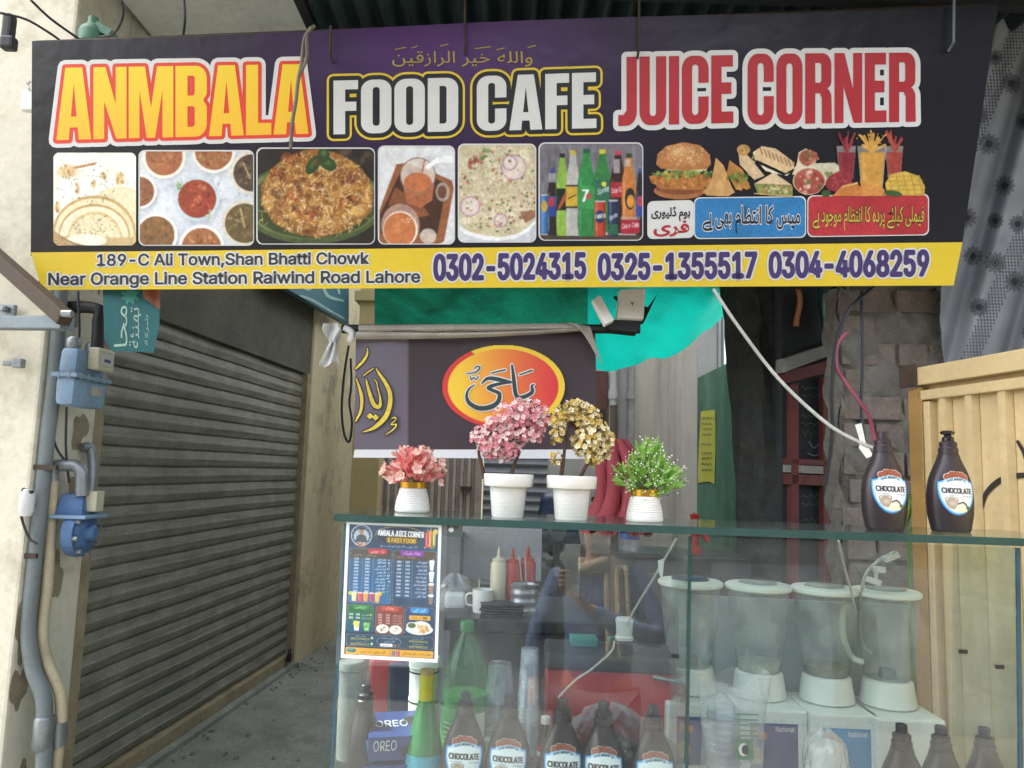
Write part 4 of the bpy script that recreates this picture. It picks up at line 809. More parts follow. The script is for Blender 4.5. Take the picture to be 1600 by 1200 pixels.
print_grid('oval', c, lambda x, y: HB.at(687+x, 530+y, .006), m_hb, hb, keep=lambda x, y, m: m > .5)
def zz(L, k=1.0): return [[(540+x/3.8095, 500+y/3.8095, q/3.8095) for (x, y, q) in s] for s in L]
HAY = zz([[(810, 378, 6), (845, 348, 18), (900, 352, 24), (982, 370, 16)], [(975, 372, 12), (905, 382, 18), (850, 402, 20), (878, 420, 18), (915, 440, 22), (905, 490, 24), (855, 520, 28), (790, 524, 26), (735, 492, 22), (720, 448, 14), (735, 410, 9), (768, 385, 4)],
    [(990, 268, 10), (1000, 340, 20), (1010, 430, 22), (1030, 462, 22), (1080, 450, 22), (1112, 425, 20), (1108, 392, 12), (1122, 384, 5)], [(868, 316, 6), (950, 296, 8)], [(1035, 326, 6), (1110, 300, 8)], [(742, 338, 5), (750, 356, 6), (762, 342, 5), (775, 354, 6), (792, 336, 5)], [(720, 318, 4), (770, 312, 6), (800, 285, 7), (782, 276, 6), (768, 290, 5)], [(1075, 488, 14)], [(1105, 490, 14)]])
m_hw = M('calligraphy_white', '#d8d4cc', .6); m_hd = M('calligraphy_dark', '#27393c', .6); m_hy = M('calligraphy_yellow', '#d2b83e', .6); m_hk = M('calligraphy_edge', '#2a2226', .6)
flat('calligraphy_border', pen(HAY, 1.9), HB, .0085, m_hw, hb); flat('calligraphy', pen(HAY, .2), HB, .0095, m_hd, hb)
IYA = zz([[(182, 288, 5), (200, 320, 14), (235, 370, 20), (262, 430, 24), (264, 500, 26), (238, 575, 28), (185, 630, 24), (140, 655, 12), (104, 666, 4)], [(122, 352, 5), (130, 390, 14), (150, 460, 22), (172, 508, 24), (202, 515, 20), (206, 470, 12), (192, 405, 5)], [(104, 335, 4), (130, 312, 8), (166, 288, 5)], [(130, 168, 5), (128, 205, 12), (100, 250, 16), (60, 290, 10)], [(62, 345, 5), (84, 410, 16), (96, 470, 20), (90, 540, 16), (60, 602, 8)], [(168, 352, 5), (185, 372, 6), (190, 410, 5)], [(272, 588, 4), (292, 580, 9), (300, 592, 6), (270, 622, 6), (302, 622, 8), (285, 650, 8), (240, 682, 4)], [(145, 572, 20)], [(178, 580, 20)]])
flat('calligraphy_border', pen(IYA, 1.6), HB, .006, m_hk, hb); flat('calligraphy', pen(IYA, .0), HB, .0075, m_hy, hb)
g = MB(); g.tube([HB.at(535, 514, .0), HB.at(1000, 514, .0)], .017, 12); g.build('pole', m_black, hb, smooth=True)
random.seed(2)
g = MB(); g.sheet(lambda a, b: HB.at(560+345*a, 508-3*a+12*b, .022+.014*math.sin(b*3.1)+.004*math.sin(a*23)), 60, 5); g.sheet(lambda a, b: HB.at(556+352*a, 518+4*math.sin(a*2)-9*a*a+(12-7*a)*b, .03+.012*math.sin(b*3.1+.5)+.004*math.sin(a*31+1)), 60, 5); g.build('rolled_edge', M('dirty_cloth', '#a39d92', .9, var=.25, scale=14, bump=.3, dirt='#6d675c'), hb, smooth=True)
g = MB(); g.sheet(lambda a, b: HB.at(888+34*a+20*b, 504+6*a+58*b*a+6*b, .036+.012*math.sin(a*5)), 10, 12); g.build('folded_corner', MATS['dirty_cloth'], hb, smooth=True, solid=.003)
bg_ = thing('plastic_bag', 'knotted white plastic bag tied to the left end of the banner pole', 'bag', HB.at(520, 560, .03))
random.seed(9)
g = MB(); g.sheet(lambda a, b: HB.at(516+26*(a-.5)*(1.2-abs(b-.35))+6*b, 505+30*b, .03+.02*math.sin(a*7+b*5)), 12, 8); g.sheet(lambda a, b: HB.at(521+(8+24*b)*(a-.5)-7*b, 530+40*b+4*math.sin(a*6), .03+.018*math.sin(a*9+b*3)), 12, 10); g.build('folds', m_bag, bg_, smooth=True, solid=.001)
g = MB(); g.tube(spline([HB.at(538, 512, .03), HB.at(550, 520, .03), HB.at(545, 536, .03)], 5), [.012]*10+[.004]); g.build('knot', m_bag, bg_, smooth=True)

# ================================================================== tarpaulin
tp = thing('tarpaulin', 'sagging teal tarpaulin roof glowing with daylight over the alley behind the signboard', 'tarpaulin', (0.2, 3.6, 2.3))
def tarp(u, v):
    x = 585+575*u; yn = 395; fe = [(585, 520), (700, 548), (800, 572), (880, 584), (930, 584), (1000, 572), (1060, 550), (1110, 518), (1150, 468), (1175, 430)]
    yf = np.interp(x, [q[0] for q in fe], [q[1] for q in fe]); Y = 2.95+1.7*v; y = yn+(yf-yn)*v
    p = at(x, y, Y); p[2] += .035*math.sin(u*17+v*4)*math.sin(v*3.1)+.014*math.sin(u*41+v*9)+.012*abs(math.sin(u*9+v*5))+.006*math.sin(u*83-v*23); return p
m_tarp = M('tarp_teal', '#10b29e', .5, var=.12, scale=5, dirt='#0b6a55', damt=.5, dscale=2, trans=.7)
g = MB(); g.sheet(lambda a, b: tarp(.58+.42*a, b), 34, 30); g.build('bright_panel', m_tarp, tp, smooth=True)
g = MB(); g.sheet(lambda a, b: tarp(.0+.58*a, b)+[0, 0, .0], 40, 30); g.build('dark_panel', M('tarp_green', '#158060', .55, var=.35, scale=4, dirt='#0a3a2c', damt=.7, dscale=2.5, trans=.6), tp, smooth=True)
lt = thing('solar_lamp', 'white boxy lamp head on a dark bracket hanging below the teal tarpaulin', 'lamp', at(975, 500, 2.7))
LP = Plane(at(975, 480, 2.68), -6, -12)
MB().slab(LP.at(np.array([969, 1009, 1006, 964.]), np.array([452, 450, 498, 496.])), LP.n, .03).build('panel', M('lamp_white', '#e6e4dc', .45, var=.04), lt, bevel=.004)
MB().slab(LP.at(np.array([926, 938, 960, 946.]), np.array([468, 460, 500, 507.]), .02), LP.n, .03).build('side_panel', MATS['lamp_white'], lt, bevel=.004)
MB().slab(LP.at(np.array([960, 1012, 1028, 1006., 955]), np.array([462, 480, 458, 504., 504]), -.034)[:4], LP.n, .02).build('back_plate', m_black, lt)
MB().slab(LP.at(np.array([942, 1004, 996, 950.]), np.array([499, 501, 519, 514.]), -.02), LP.n, .04).build('bracket', m_black, lt)
flat('mark', (np.array([(985, 470), (988, 474), (991, 470), (988, 478)]), [(0, 1, 2, 3)]), LP, .002, m_ink, lt)

# ================================================================== alley behind
YF = 8.3
ew = thing('end_wall', 'grey rendered wall with white pipes closing the far end of the alley', 'wall', (0, YF, 0))
a0, a1 = at(858, 700, YF), at(1000, 700, YF)
MB().box(((a0[0]+1.6)/2, YF+.1, 1.9), (1.6-a0[0], .2, 3.8)).build('render', m_greywall, ew)
MB().box(at(940, 630, YF-.05)+[0, .02, 0], (.12, .1, .7)).build('brick_patch', M('far_brick', '#6a4a40', .9, var=.4, scale=25), ew)
MB().box(at(937, 660, YF-.06), (.10, .06, .28)).build('vent_opening', m_dark, ew)
for (x, r, lab) in ((957, .045, 0), (988, .06, 1)):
    p = at(x, 700, YF-.12); g = MB(); g.tube([(p[0], p[1], 0), (p[0], p[1], 3.4)], r, 10)
    for zc in (.9, 1.6, 2.3): g.tube([(p[0], p[1], zc), (p[0], p[1], zc+.1)], r*1.25, 10)
    one('drain_pipe', g, m_wpipe if lab == 0 else M('pipe_grey', '#9a9a98', .5), ('thin white drain pipe on the far wall right of the banner', 'thicker grey drain pipe in the far corner beside the grey alley wall')[lab], 'pipe', smooth=True)
fg = thing('far_gate', 'brownish grey ribbed metal gate at the far left end of the alley', 'gate', at(660, 720, YF)*[1, 1, 0])
b0, b1 = at(556, 740, YF)[0], at(753, 740, YF)[0]
g = MB(); g.sheet(lambda u, v: (b0+(b1-b0)*u, YF-.02+.03*(1 if math.sin(u*110) > 0 else -1), .05+2.4*v), 220, 1); g.build('panel', m_fargate, fg)
MB().box((b1-.03, YF-.05, 1.25), (.07, .08, 2.5)).build('post', M('gate_post', '#a39a8c', .7), fg); MB().box((b1-.16, YF-.08, 1.3), (.12, .06, .04)).build('bolt', m_rust, fg)
MB().box((.0+(b0+b1)/2, YF-.05, 2.47), (b1-b0, .08, .07)).build('top_rail', MATS['gate_post'], fg)
fs = thing('far_shutter', 'small dark grey shutter at the end of the alley beside the ribbed gate', 'shutter', at(806, 720, YF)*[1, 1, 0])
g = MB(); g.sheet(lambda u, v: (b1+.02+(a0[0]-b1-.03)*u, YF-.02+.02*math.sin(v*160), .03+2.5*v), 2, 260); g.build('curtain', m_farshut, fs, smooth=True)
MB().box(((b1+a0[0])/2, YF-.03, 2.62), (a0[0]-b1, .14, .2)).build('housing', m_dark, fs)
MB().box(((b0+a0[0])/2, YF+.1, 3.3), (a0[0]-b0, .2, 1.1)).build('lintel', m_greywall, ew)
sw = thing('alley_wall', 'tall grey rendered wall along the right of the alley', 'wall', (XR, 5.45, 0))
yg = atx(1089, 590, XR)[1]
MB().box((XR+.1, (yg+YF)/2, 1.9), (.2, YF-yg, 3.8)).build('render', m_greywall, sw, bevel=.01)
gw = thing('green_wall', 'lower dark green painted wall with peeling streaks right of the grey alley wall', 'wall', (XR, 4, 0))
zg = atx(1089, 590, XR)[2]
MB().box((XR+.1, (3.2+yg)/2, zg/2), (.2, yg-3.2-.004, zg)).build('painted_wall', m_green, gw, bevel=.008)
ra = thing('wall_railing', 'thin grey vertical bars of a railing on top of the green wall', 'railing', (XR+.1, 4.5, zg))
for k in range(16):
    yq = 3.5+k*.115; g = MB(); g.tube([(XR+.1, yq, zg), (XR+.1, yq, zg+.42)], .007, 6); g.build('bar', m_gsteel, ra)
MB().box((XR+.1, 4.3, zg+.43), (.03, 2.2, .02)).build('top_rail', m_gsteel, ra)
PW = Plane((XR, 4.5, 1.5), 90, 0); PW.u = np.array([0, -1., 0]); PW.v = np.array([0, 0, 1.]); PW.n = np.array([-1., 0, 0])
po = thing('wall_poster', 'torn yellow poster with dark writing on the green wall', 'poster', PW.at(1103, 755))
q = np.array([(1095, 643), (1117, 640), (1118, 700), (1116, 757), (1108, 752), (1090, 755), (1092, 700)], float)
flat('sheet', (q, [tuple(range(7))]), PW, .004, M('poster_yellow', '#b8b84a', .7, var=.15), po)
flat('lettering', pen([[(1096+2*k, y+1.6*math.sin(k*2.3+y), .9+.5*(k % 2)) for k in range(9)] for y in (653, 662, 670, 679, 694, 708, 716, 725, 734)]), PW, .007, M('poster_ink', '#5a7a58', .7), po)
fc = thing('plaster_column', 'beige plaster column high behind the banner pole', 'column', at(585, 520, 6.2)*[1, 1, 0])
p = at(583, 480, 6.2); MB().box((p[0], 6.3, 2.2), (.22, .2, 4.4)).build('shaft', M('beige_plaster', '#bda878', .85, var=.1), fc); MB().box((p[0], 6.3, 2.9), (.3, .28, .08)).build('band', MATS['beige_plaster'], fc)
pxtube('wall_cable', [(545, 540, 5.6), (538, 585, 5.6), (534, 640, 5.6), (538, 678, 5.6), (546, 690, 5.6), (550, 660, 5.6), (546, 630, 5.6), (549, 600, 5.6), (548, 560, 5.6)], .009, m_wire, 'black cable hanging in a loop on the old plaster wall left of the banner', 'cable', n=6)
# motorbike in the alley
mb_ = thing('motorbike', 'dark motorbike parked in the alley, seen between the two tree pots', 'motorbike', at(872, 800, 6.6)*[1, 1, 0])
cx, cy = at(872, 780, 6.6)[:2]
for dy, nm in ((-.0, 'wheel'), (1.25, 'wheel')):
    g = MB(); pts = [(cx, cy+dy+.28*math.cos(t), .3+.28*math.sin(t)) for t in np.linspace(0, 2*math.pi, 25)]; g.tube(pts, .045, 8, caps=False); g.build(nm, m_black, mb_, smooth=True)
MB().box((cx, cy+.62, .52), (.22, .5, .3)).build('engine', m_galv, mb_, bevel=.04)
g = MB(); g.lathe([(.05, 0), (.13, .06), (.14, .2), (.08, .28)], (cx, cy+.45, .75), 14, sx=.8, sy=1.6); g.build('tank', M('tank_paint', '#223048', .25), mb_, smooth=True)
MB().box((cx, cy+.95, .86), (.24, .6, .1)).build('saddle', m_black, mb_, bevel=.03)
g = MB(); g.tube([(cx, cy-.02, .3), (cx, cy+.12, .98)], .03); g.tube([(cx-.34, cy+.18, 1.12), (cx-.2, cy+.08, 1.06), (cx+.2, cy+.08, 1.06), (cx+.34, cy+.18, 1.12)], .014); g.build('handlebar', m_galv, mb_, smooth=True)
g = MB(); g.lathe([(.02, 0), (.085, .03), (.09, .08), (.06, .13)], (0, 0, 0), 16); g.v = [(cx+p_[0], cy-.04-p_[2]+.1, .98+p_[1]) for p_ in g.v]; g.build('headlight', M('headlight', '#9aa4aa', .1, .5), mb_, smooth=True)
for s_ in (-1, 1): g = MB(); g.tube([(cx+.28*s_, cy+.12, 1.1), (cx+.33*s_, cy+.1, 1.24)], .008); g.lathe([(0, -.035), (.04, -.02), (.05, 0), (.04, .025), (0, .035)], (cx+.34*s_, cy+.09, 1.27), 14, sy=.3, caps=False); g.build('mirror', m_black, mb_, smooth=True)
g = MB(); g.sheet(lambda u, v: (cx+.2*(u-.5)*2*(1-.3*v), cy-.06+.1*abs(u-.5)+.1*v, .9+.42*v), 8, 6); g.build('visor', M('visor_blue', '#2c3a55', .25, var=.2), mb_, smooth=True, solid=.004)
# folded maroon parasol
um = thing('folded_parasol', 'folded maroon parasol leaning behind the yellow flower tree', 'parasol', at(960, 1200, 2.7)*[1, 1, 0])
top, bot = at(958, 686, 2.7), at(962, 818, 2.7); bs = np.array([bot[0]+.02, bot[1], 0])
g = MB(); g.tube([bs, top+[0, 0, .12]], .014, 10); g.build('pole', m_rust, um)
g = MB(); nn = 80
def fold(u, v):
    a = u*2*math.pi; rad = (.04+.075*v+.012*math.sin(v*6))*(1+.6*abs(math.sin(a*4+v*1.4))**.5-.35); p = top*(1-v)+bot*v; return (p[0]+rad*math.cos(a)+.03*math.sin(v*3), p[1]+rad*math.sin(a), p[2]-.04*abs(math.sin(a*4))*v)
g.sheet(fold, nn, 22); g.build('canopy', m_maroon, um)
# ================================================================== right side: trunk, cabinet, pillar, gate, cloth
tk = thing('tree_trunk', 'thick dark bare tree trunk between the green wall and the red frame', 'tree', at(1205, 1100, 3.15)*[1, 1, 0])
g = MB(); pts = [at(x, y, 3.15) for x, y in ((1222, 1330), (1210, 1100), (1203, 950), (1200, 830), (1196, 740), (1190, 640), (1180, 550), (1172, 470), (1160, 380), (1150, 250))]
S = spline(pts, 8); vs = []; nn = 40
for i, p in enumerate(S):
    r0 = .135-.035*i/len(S)
    for j in range(nn):
        t = 2*math.pi*j/nn; r_ = r0*(1+.07*math.sin(5*t+i*.11)+.05*math.sin(9*t-i*.17)+.03*math.sin(17*t+i*.4)); vs.append((p[0]+r_*math.cos(t), p[1]+r_*math.sin(t), p[2]))
g.add(vs, [(i*nn+j, i*nn+(j+1) % nn, (i+1)*nn+(j+1) % nn, (i+1)*nn+j) for i in range(len(S)-1) for j in range(nn)]); g.build('trunk', m_bark, tk, smooth=True)
g = MB(); g.tube(spline([at(1165, 420, 3.15), at(1225, 380, 3.1), at(1290, 300, 3.0)], 5), [.07-.0035*i for i in range(11)], 10); g.build('branch', m_bark, tk, smooth=True)
CB = Plane(at(1270, 650, 3.0), -16, 0)
cb = thing('red_cabinet', 'rusty red framed cabinet with dark panes of faded script beside the brick pillar', 'cabinet', CB.at(1268, 900)*[1, 1, 0])
def slabpx(q, pl, off, th): return MB().slab(pl.at(*np.array(q, float).T, off), pl.n, th)
slabpx([(1222, 420), (1330, 420), (1330, 1150), (1222, 1150)], CB, -.03, .05).build('back_panel', m_dark, cb)
for q in ([(1226, 580), (1322, 556), (1322, 574), (1226, 600)], [(1230, 740), (1312, 744), (1312, 760), (1230, 757)], [(1230, 716), (1312, 720), (1312, 729), (1230, 725)], [(1236, 600), (1248, 598), (1250, 1150), (1238, 1150)], [(1286, 590), (1296, 588), (1298, 1150), (1288, 1150)]):
    slabpx(q, CB, .005, .03).build('rail', m_red, cb, bevel=.003)
slabpx([(1230, 726), (1312, 730), (1312, 742), (1230, 738)], CB, .004, .028).build('stripe', M('old_white', '#8a8a84', .7, var=.2), cb)
slabpx([(1226, 560), (1322, 528), (1322, 546), (1226, 582)], CB, .03, .06).build('top_ledge', M('ledge_paint', '#8f9088', .7, var=.25, dirt='#4a4a44'), cb, bevel=.004)
m_fs = M('faded_script', '#4a5c50', .8, var=.2)
for a in (606, 618, 650, 662, 676, 775, 788, 812, 824): flat('lettering', pen([[(1252+3*k, a+4*math.sin(k*1.9+a)+(2 if k % 3 else -3), 1+.8*(k % 2)) for k in range(12)]]), CB, -.026, m_fs, cb)
flat('lettering', pen([[(1264, 690, 1.5), (1272, 700, 2), (1283, 690, 2), (1280, 706, 1.5)], [(1262, 708, 1.5), (1275, 712, 2), (1286, 704, 1.5)]]), CB, -.026, M('script_white', '#7d8584', .7), cb)
g = MB(); g.sheet(lambda a, b: CB.at(1243+8*a+3*math.sin(b*5), 452+58*b, .06+.02*math.sin(a*5)), 6, 10); one('orange_rag', g, M('orange_cloth', '#a8642a', .7, var=.3), 'narrow orange rag hanging in the dark opening above the red cabinet', 'rag', smooth=True, solid=.003)
g = MB(); g.sheet(lambda a, b: CB.at(1275+(52-18*b)*a+10*b, 446+70*b+8*math.sin(a*6), .04+.03*math.sin(a*8+b)), 16, 10); one('green_sheet', g, M('green_plastic', '#1f5a50', .5, var=.35, trans=.2), 'crumpled dark green plastic sheet draped above the red cabinet', 'sheet', smooth=True, solid=.003)
sd_ = thing('recess_backdrop', 'added dark backdrop for the shaded recess behind the trunk, the red cabinet and the gate', 'wall', (2.2, 3.75, 0)); MB().box((2.55, 3.8, 1.7), (2.3, .1, 3.4)).build('backing', M('recess_shade', '#4c4b44', .9, var=.4, scale=6, dirt='#1f1e1c'), sd_)  # backdrop added to block the sky; dark colour stands in for recess shade
# brick pillar
bp = thing('brick_pillar', 'crumbling brick pillar smeared with grey mud between the red cabinet and the yellow gate', 'pillar', at(1390, 900, 2.75)*[1, 1, 0])
pl, pr_ = at(1316, 700, 2.62)[0], at(1480, 700, 2.62)[0]; y0_ = 2.62; random.seed(21)
g = MB(); gm = MB(); zt_ = at(1380, 450, 2.62)[2]
row = 0; z = 0.0
while z < zt_-.02:
    x = pl-(.09 if row % 2 else 0)+random.uniform(-.01, .01)
    while x < pr_:
        wdt = random.choice((.2, .21, .11)); a, b = max(x, pl+random.uniform(-.015, .01)), min(x+wdt, pr_)
        if b-a > .04 and not (z > zt_-.2 and random.random() < .25): g.box(((a+b)/2, y0_+.05+random.uniform(-.012, .012), z+.042), (b-a-.012, .1, .08), Matrix.Rotation(random.uniform(-.03, .03), 3, 'Y'))
        x += wdt
    z += .095; row += 1
g.build('bricks', m_brick, bp, bevel=.006)
def mudf(u, v):
    x = pl-.004+(pr_-pl+.0)*u; zz_ = zt_*v*1.0; return (x, y0_+.009+.008*math.sin(x*23+zz_*17)+.009*math.sin(zz_*31-x*11)+.006*math.sin(x*71+zz_*53), zz_+.02*math.sin(x*30))
g = MB(); g.sheet(mudf, 40, 140); g.sheet(lambda u, v: (pl-.004+.012*math.sin(v*70+u*9), y0_+.12*u, zt_*v), 6, 100); g.build('mud_mortar', m_mud, bp, smooth=True)
# yellow gate
gt = thing('yellow_gate', 'open cream yellow ribbed steel gate with black graffiti at the right', 'gate', GT.at(1500, 900)*[1, 1, 0])
gz = GA[2]
def gtp(s_, z, off=0): p = GT.p+GT.u*s_+GT.n*off; return np.array([p[0], p[1], z])
g = MB(); g.sheet(lambda u, v: gtp(-.02+1.7*u, .12+(gz-.165)*v), 6, 4); g.build('panel', m_gate, gt, solid=.004)
for s_ in (.075, .175, .29, .41, .53, .66): MB().hexa([gtp(s_-.018, .1, .004), gtp(s_+.018, .1, .004), gtp(s_+.012, .1, .024), gtp(s_-.012, .1, .024)], [gtp(s_-.018, gz-.1, .004), gtp(s_+.018, gz-.1, .004), gtp(s_+.012, gz-.1, .024), gtp(s_-.012, gz-.1, .024)]).build('rib', m_gate, gt)
def gbar(s0, s1, z0_, z1_, off, th, name, mt): return MB().hexa([gtp(s0, z0_, off), gtp(s1, z0_, off), gtp(s1, z0_, off+th), gtp(s0, z0_, off+th)], [gtp(s0, z1_, off), gtp(s1, z1_, off), gtp(s1, z1_, off+th), gtp(s0, z1_, off+th)]).build(name, mt, gt, bevel=.004)
gbar(-.04, 1.7, gz-.055, gz, -.01, .05, 'top_rail', m_gate); gbar(-.02, 1.7, gz-.1, gz-.07, .0, .03, 'inner_rail', m_gate); gbar(-.06, .0, .0, gz-.06, -.02, .05, 'stile', M('gate_stile', '#a07c46', .6, var=.2, dirt='#5f4a2c', damt=.7)); gbar(.004, .03, .05, gz-.105, .0, .03, 'inner_stile', m_gate); gbar(-.075, -.0, gz-.058, gz+.012, .042, .006, 'corner_plate', m_rust); gbar(-.04, 1.7, .05, .11, -.01, .05, 'bottom_rail', m_gate)
flat('graffiti', pen([[(1533, 800, 3), (1540, 772, 7), (1560, 752, 9), (1585, 744, 9), (1612, 742, 8)], [(1590, 690, 5), (1604, 720, 7), (1615, 800, 6)]]), GT, .0055, M('graffiti_black', '#2b2620', .8, var=.3), gt)
# patterned cloth
random.seed(17); c = Cv(370, 604, '#74777a', ss=1)
c.m[:] = 0; outline = [(200, 0), (150, 150), (138, 380), (141, 440), (138, 500), (143, 545), (150, 602), (369, 602), (369, 0)]
c.poly(outline, '#74777a')
mk = c.m.copy(); c.blobs(80, 220, 280, 150, 280, ['#808386', '#676a6e', '#8a8d90'], 26, .5, .9)
for k in range(9):
    xo = -120+k*70
    for j in range(120):
        y = j*5; x = xo+260-y*.42
        if k % 2 == 0:
            for i in range(6): c.ell(x+i*5-12+(2.5 if j % 2 else 0), y, 1.7, 1.7, '#2f3134' if k % 4 else '#3a3c40', .8)
def flower(x, y, r_):
    for k in range(12):
        a = k*math.pi/6; c.ell(x+r_*.66*math.cos(a), y+r_*.66*math.sin(a), r_*.36, r_*.13, '#45474b', .75, math.degrees(a)); c.line((x+r_*.3*math.cos(a+.26), y+r_*.3*math.sin(a+.26)), (x+r_*.85*math.cos(a+.26), y+r_*.85*math.sin(a+.26)), 1.1, '#2f3034', .8)
    c.ring(x, y, r_*.34, 2.5, '#2b2c30'); c.ell(x, y, r_*.18, r_*.18, '#2b2c30')
for (x, y) in ((300, 60), (250, 130), (330, 170), (215, 225), (290, 262), (345, 330), (225, 345), (200, 480), (255, 440), (300, 392), (60, 500), (130, 520), (110, 478), (190, 400), (340, 440), (330, 100), (270, 190), (240, 290), (310, 215), (350, 260), (260, 350), (310, 330), (225, 410), (330, 500), (280, 520), (180, 340), (200, 180), (225, 90)): flower(x, y, 13+random.random()*5)
for k in range(24): x, y = 170+random.random()*190, random.random()*500; c.line((x, y), (x+20, y-30), 1.6, '#8b8e90', .5)
c.m = mk
def clothmap(x, y):
    px, py = 1330+x, y; Yd = 2.53+.03*np.sin((px+.30*py)/16)+.015*np.sin((px+.26*py)/7+1)-.0*x; return at(px, py, Yd)
o = print_grid('patterned_cloth', c, clothmap, m_cloth, None, keep=lambda x, y, m: m > .5); tag(o, 'grey flowered cloth hanging in folds at the upper right beside the signboard', 'cloth'); o.modifiers.new('thick', 'SOLIDIFY').thickness = .003
pxtube('white_cable', [(1115, 452, 2.3), (1150, 505, 2.26), (1215, 590, 2.2), (1290, 660, 2.12), (1345, 692, 2.05), (1372, 702, 2.0)], .0052, M('cable_white', '#aaa9a0', .5), 'thick white cable slanting down from the signboard to the left syrup bottle', 'cable')
pxtube('pink_string', [(1322, 520, 2.5), (1308, 540, 2.5), (1308, 575, 2.5), (1320, 595, 2.5), (1345, 630, 2.45), (1358, 650, 2.4), (1368, 690, 2.3), (1380, 715, 2.2)], .006, M('pink_cord', '#8f4254', .6), 'pink cord hanging in front of the brick pillar', 'cord')
pxtube('loose_wire', [(1365, 448, 2.55), (1330, 480, 2.5), (1308, 530, 2.5), (1300, 600, 2.5), (1300, 680, 2.5), (1290, 760, 2.5)], .006, m_wire, 'black wire curving down the left edge of the brick pillar', 'wire', n=6)
pxtube('loose_wire', [(1346, 455, 2.55), (1348, 560, 2.52), (1346, 640, 2.5), (1352, 700, 2.45)], .005, m_wire, 'straight black wire hanging down the middle of the brick pillar', 'wire', n=6)
g = MB(); g.add([at(x, y, 2.2) for x, y in ((1336, 664), (1346, 661), (1352, 690), (1364, 712), (1354, 716), (1342, 700), (1344, 690))], [(0, 1, 2, 3, 4, 5, 6)]); one('paper_tag', g, m_white, 'small white paper tag on the white cable above the left syrup bottle', 'tag', solid=.002)
pxtube('sign_wire', [(488, 42, 2.25), (476, 60, 2.3), (471, 100, 2.33), (466, 125, 2.34), (462, 160, 2.36), (457, 190, 2.38), (454, 232, 2.42)], .006, M('wire_grey', '#6a6458', .6), 'loose grey wire dangling over the last letter of the yellow title', 'wire', n=6)
pxtube('sign_wire', [(492, 40, 2.26), (480, 52, 2.28), (479, 90, 2.32), (468, 118, 2.34)], .006, MATS['wire_grey'], 'short grey wire hooked from the awning edge above the yellow title', 'wire', n=6)
# weeds
wd = thing('weed', 'tall bright green grass weed between the brick pillar and the yellow gate', 'plant', at(1425, 1000, 2.45)*[1, 1, 0])
g = MB(); random.seed(4)
for (x0, y0, x1, y1, bw) in ((1412, 830, 1434, 620, 6), (1415, 830, 1447, 640, 4), (1425, 830, 1412, 770, 5), (1408, 830, 1440, 700, 4), (1430, 830, 1438, 780, 6), (1414, 828, 1424, 720, 5)):
    for i in range(10):
        t, t2 = i/10, (i+1)/10; f_ = lambda q: (x0+(x1-x0)*q+10*math.sin(q*2.4), y0+(y1-y0)*q, bw*(1-q*.9))
        a, b = f_(t), f_(t2); g.add([at(a[0]-a[2]/2, a[1], 2.4), at(a[0]+a[2]/2, a[1], 2.39), at(b[0]+b[2]/2, b[1], 2.39), at(b[0]-b[2]/2, b[1], 2.4)], [(0, 1, 2, 3)])
g.build('blades', M('weed_green', '#6a8f2c', .6, trans=.3), wd)
g = MB(); g.tube([at(1420, 835, 2.4), at(1420, 835, 2.4)*[1, 1, 0]], .006, 6); g.build('stem', MATS['weed_green'], wd)
# ================================================================== glass counter
a_c = R(CA); cu = np.array([math.cos(a_c), -math.sin(a_c), 0]); cbk = np.array([math.sin(a_c), math.cos(a_c), 0]); UZ = np.array([0, 0, 1.])
def fe(px): return atz(px, 803+.03528*(px-523), ZT)
SZ = .775
m_glass = clear('counter_glass', (.94, .97, .955), .035, (.55, .58, .56), .012, 1.7, 4, .05)
m_pane2 = clear('side_glass', (.9, .95, .93), .09, (.55, .6, .58), .03, .45)
m_slab = clear('slab_glass', (.78, .90, .85), .10, (.45, .5, .48), .03, 1.0)
m_edge = M('glass_edge', '#2f4a45', .15, var=.2, scale=20); m_edge2 = M('glass_edge_blue', '#33505c', .15, var=.2)
ct = thing('glass_counter', 'long glass display counter with green edged panes in front of the alley', 'counter', (fe(1060)+cbk*.2)*[1, 1, 0])
E0, E1 = fe(523), fe(1690)
def block(a, b, d0, d1, z0, z1): return MB().hexa([np.array([*(a+cbk*d0)[:2], z0]), np.array([*(b+cbk*d0)[:2], z0]), np.array([*(b+cbk*d1)[:2], z0]), np.array([*(a+cbk*d1)[:2], z0])], [np.array([*(a+cbk*d0)[:2], z1]), np.array([*(b+cbk*d0)[:2], z1]), np.array([*(b+cbk*d1)[:2], z1]), np.array([*(a+cbk*d1)[:2], z1])])
block(E0, E1, .0015, .285, ZT-.0165, ZT).build('top_slab', m_slab, ct)
block(E0, E1, .0, .0014, ZT-.0165, ZT-.0005).build('slab_edge', m_edge, ct)
block(E0+cu*-.0015, E0, .0, .285, ZT-.0165, ZT-.0005).build('slab_edge', m_edge, ct)
def pane(q, name='front_pane', off=0, th=.005): return MB().slab(CNT.at(*np.array(q, float).T, off), CNT.n, th).build(name, m_glass, ct)
pane([(541, 819), (1075.5, 838), (1068, 1300), (514, 1300)]); pane([(1081.5, 838.3), (1587, 856), (1592, 1300), (1074, 1300)])
def sidepane(x0, y0, x1, y1, name, edge, dep=.27, wd=.006):
    a, b = CNT.at(x0, y0, -.006), CNT.at(x1, y1, -.006); MB().hexa([b, b+cu*wd, b+cu*wd+cbk*dep, b+cbk*dep], [a, a+cu*wd, a+cu*wd+cbk*dep, a+cbk*dep]).build(name, m_pane2, ct)
    a, b = CNT.at(x0, y0, .0), CNT.at(x1, y1, .0); MB().hexa([b, b+cu*wd, b+cu*wd+cbk*.005, b+cbk*.005], [a, a+cu*wd, a+cu*wd+cbk*.005, a+cbk*.005]).build('pane_edge', edge, ct)
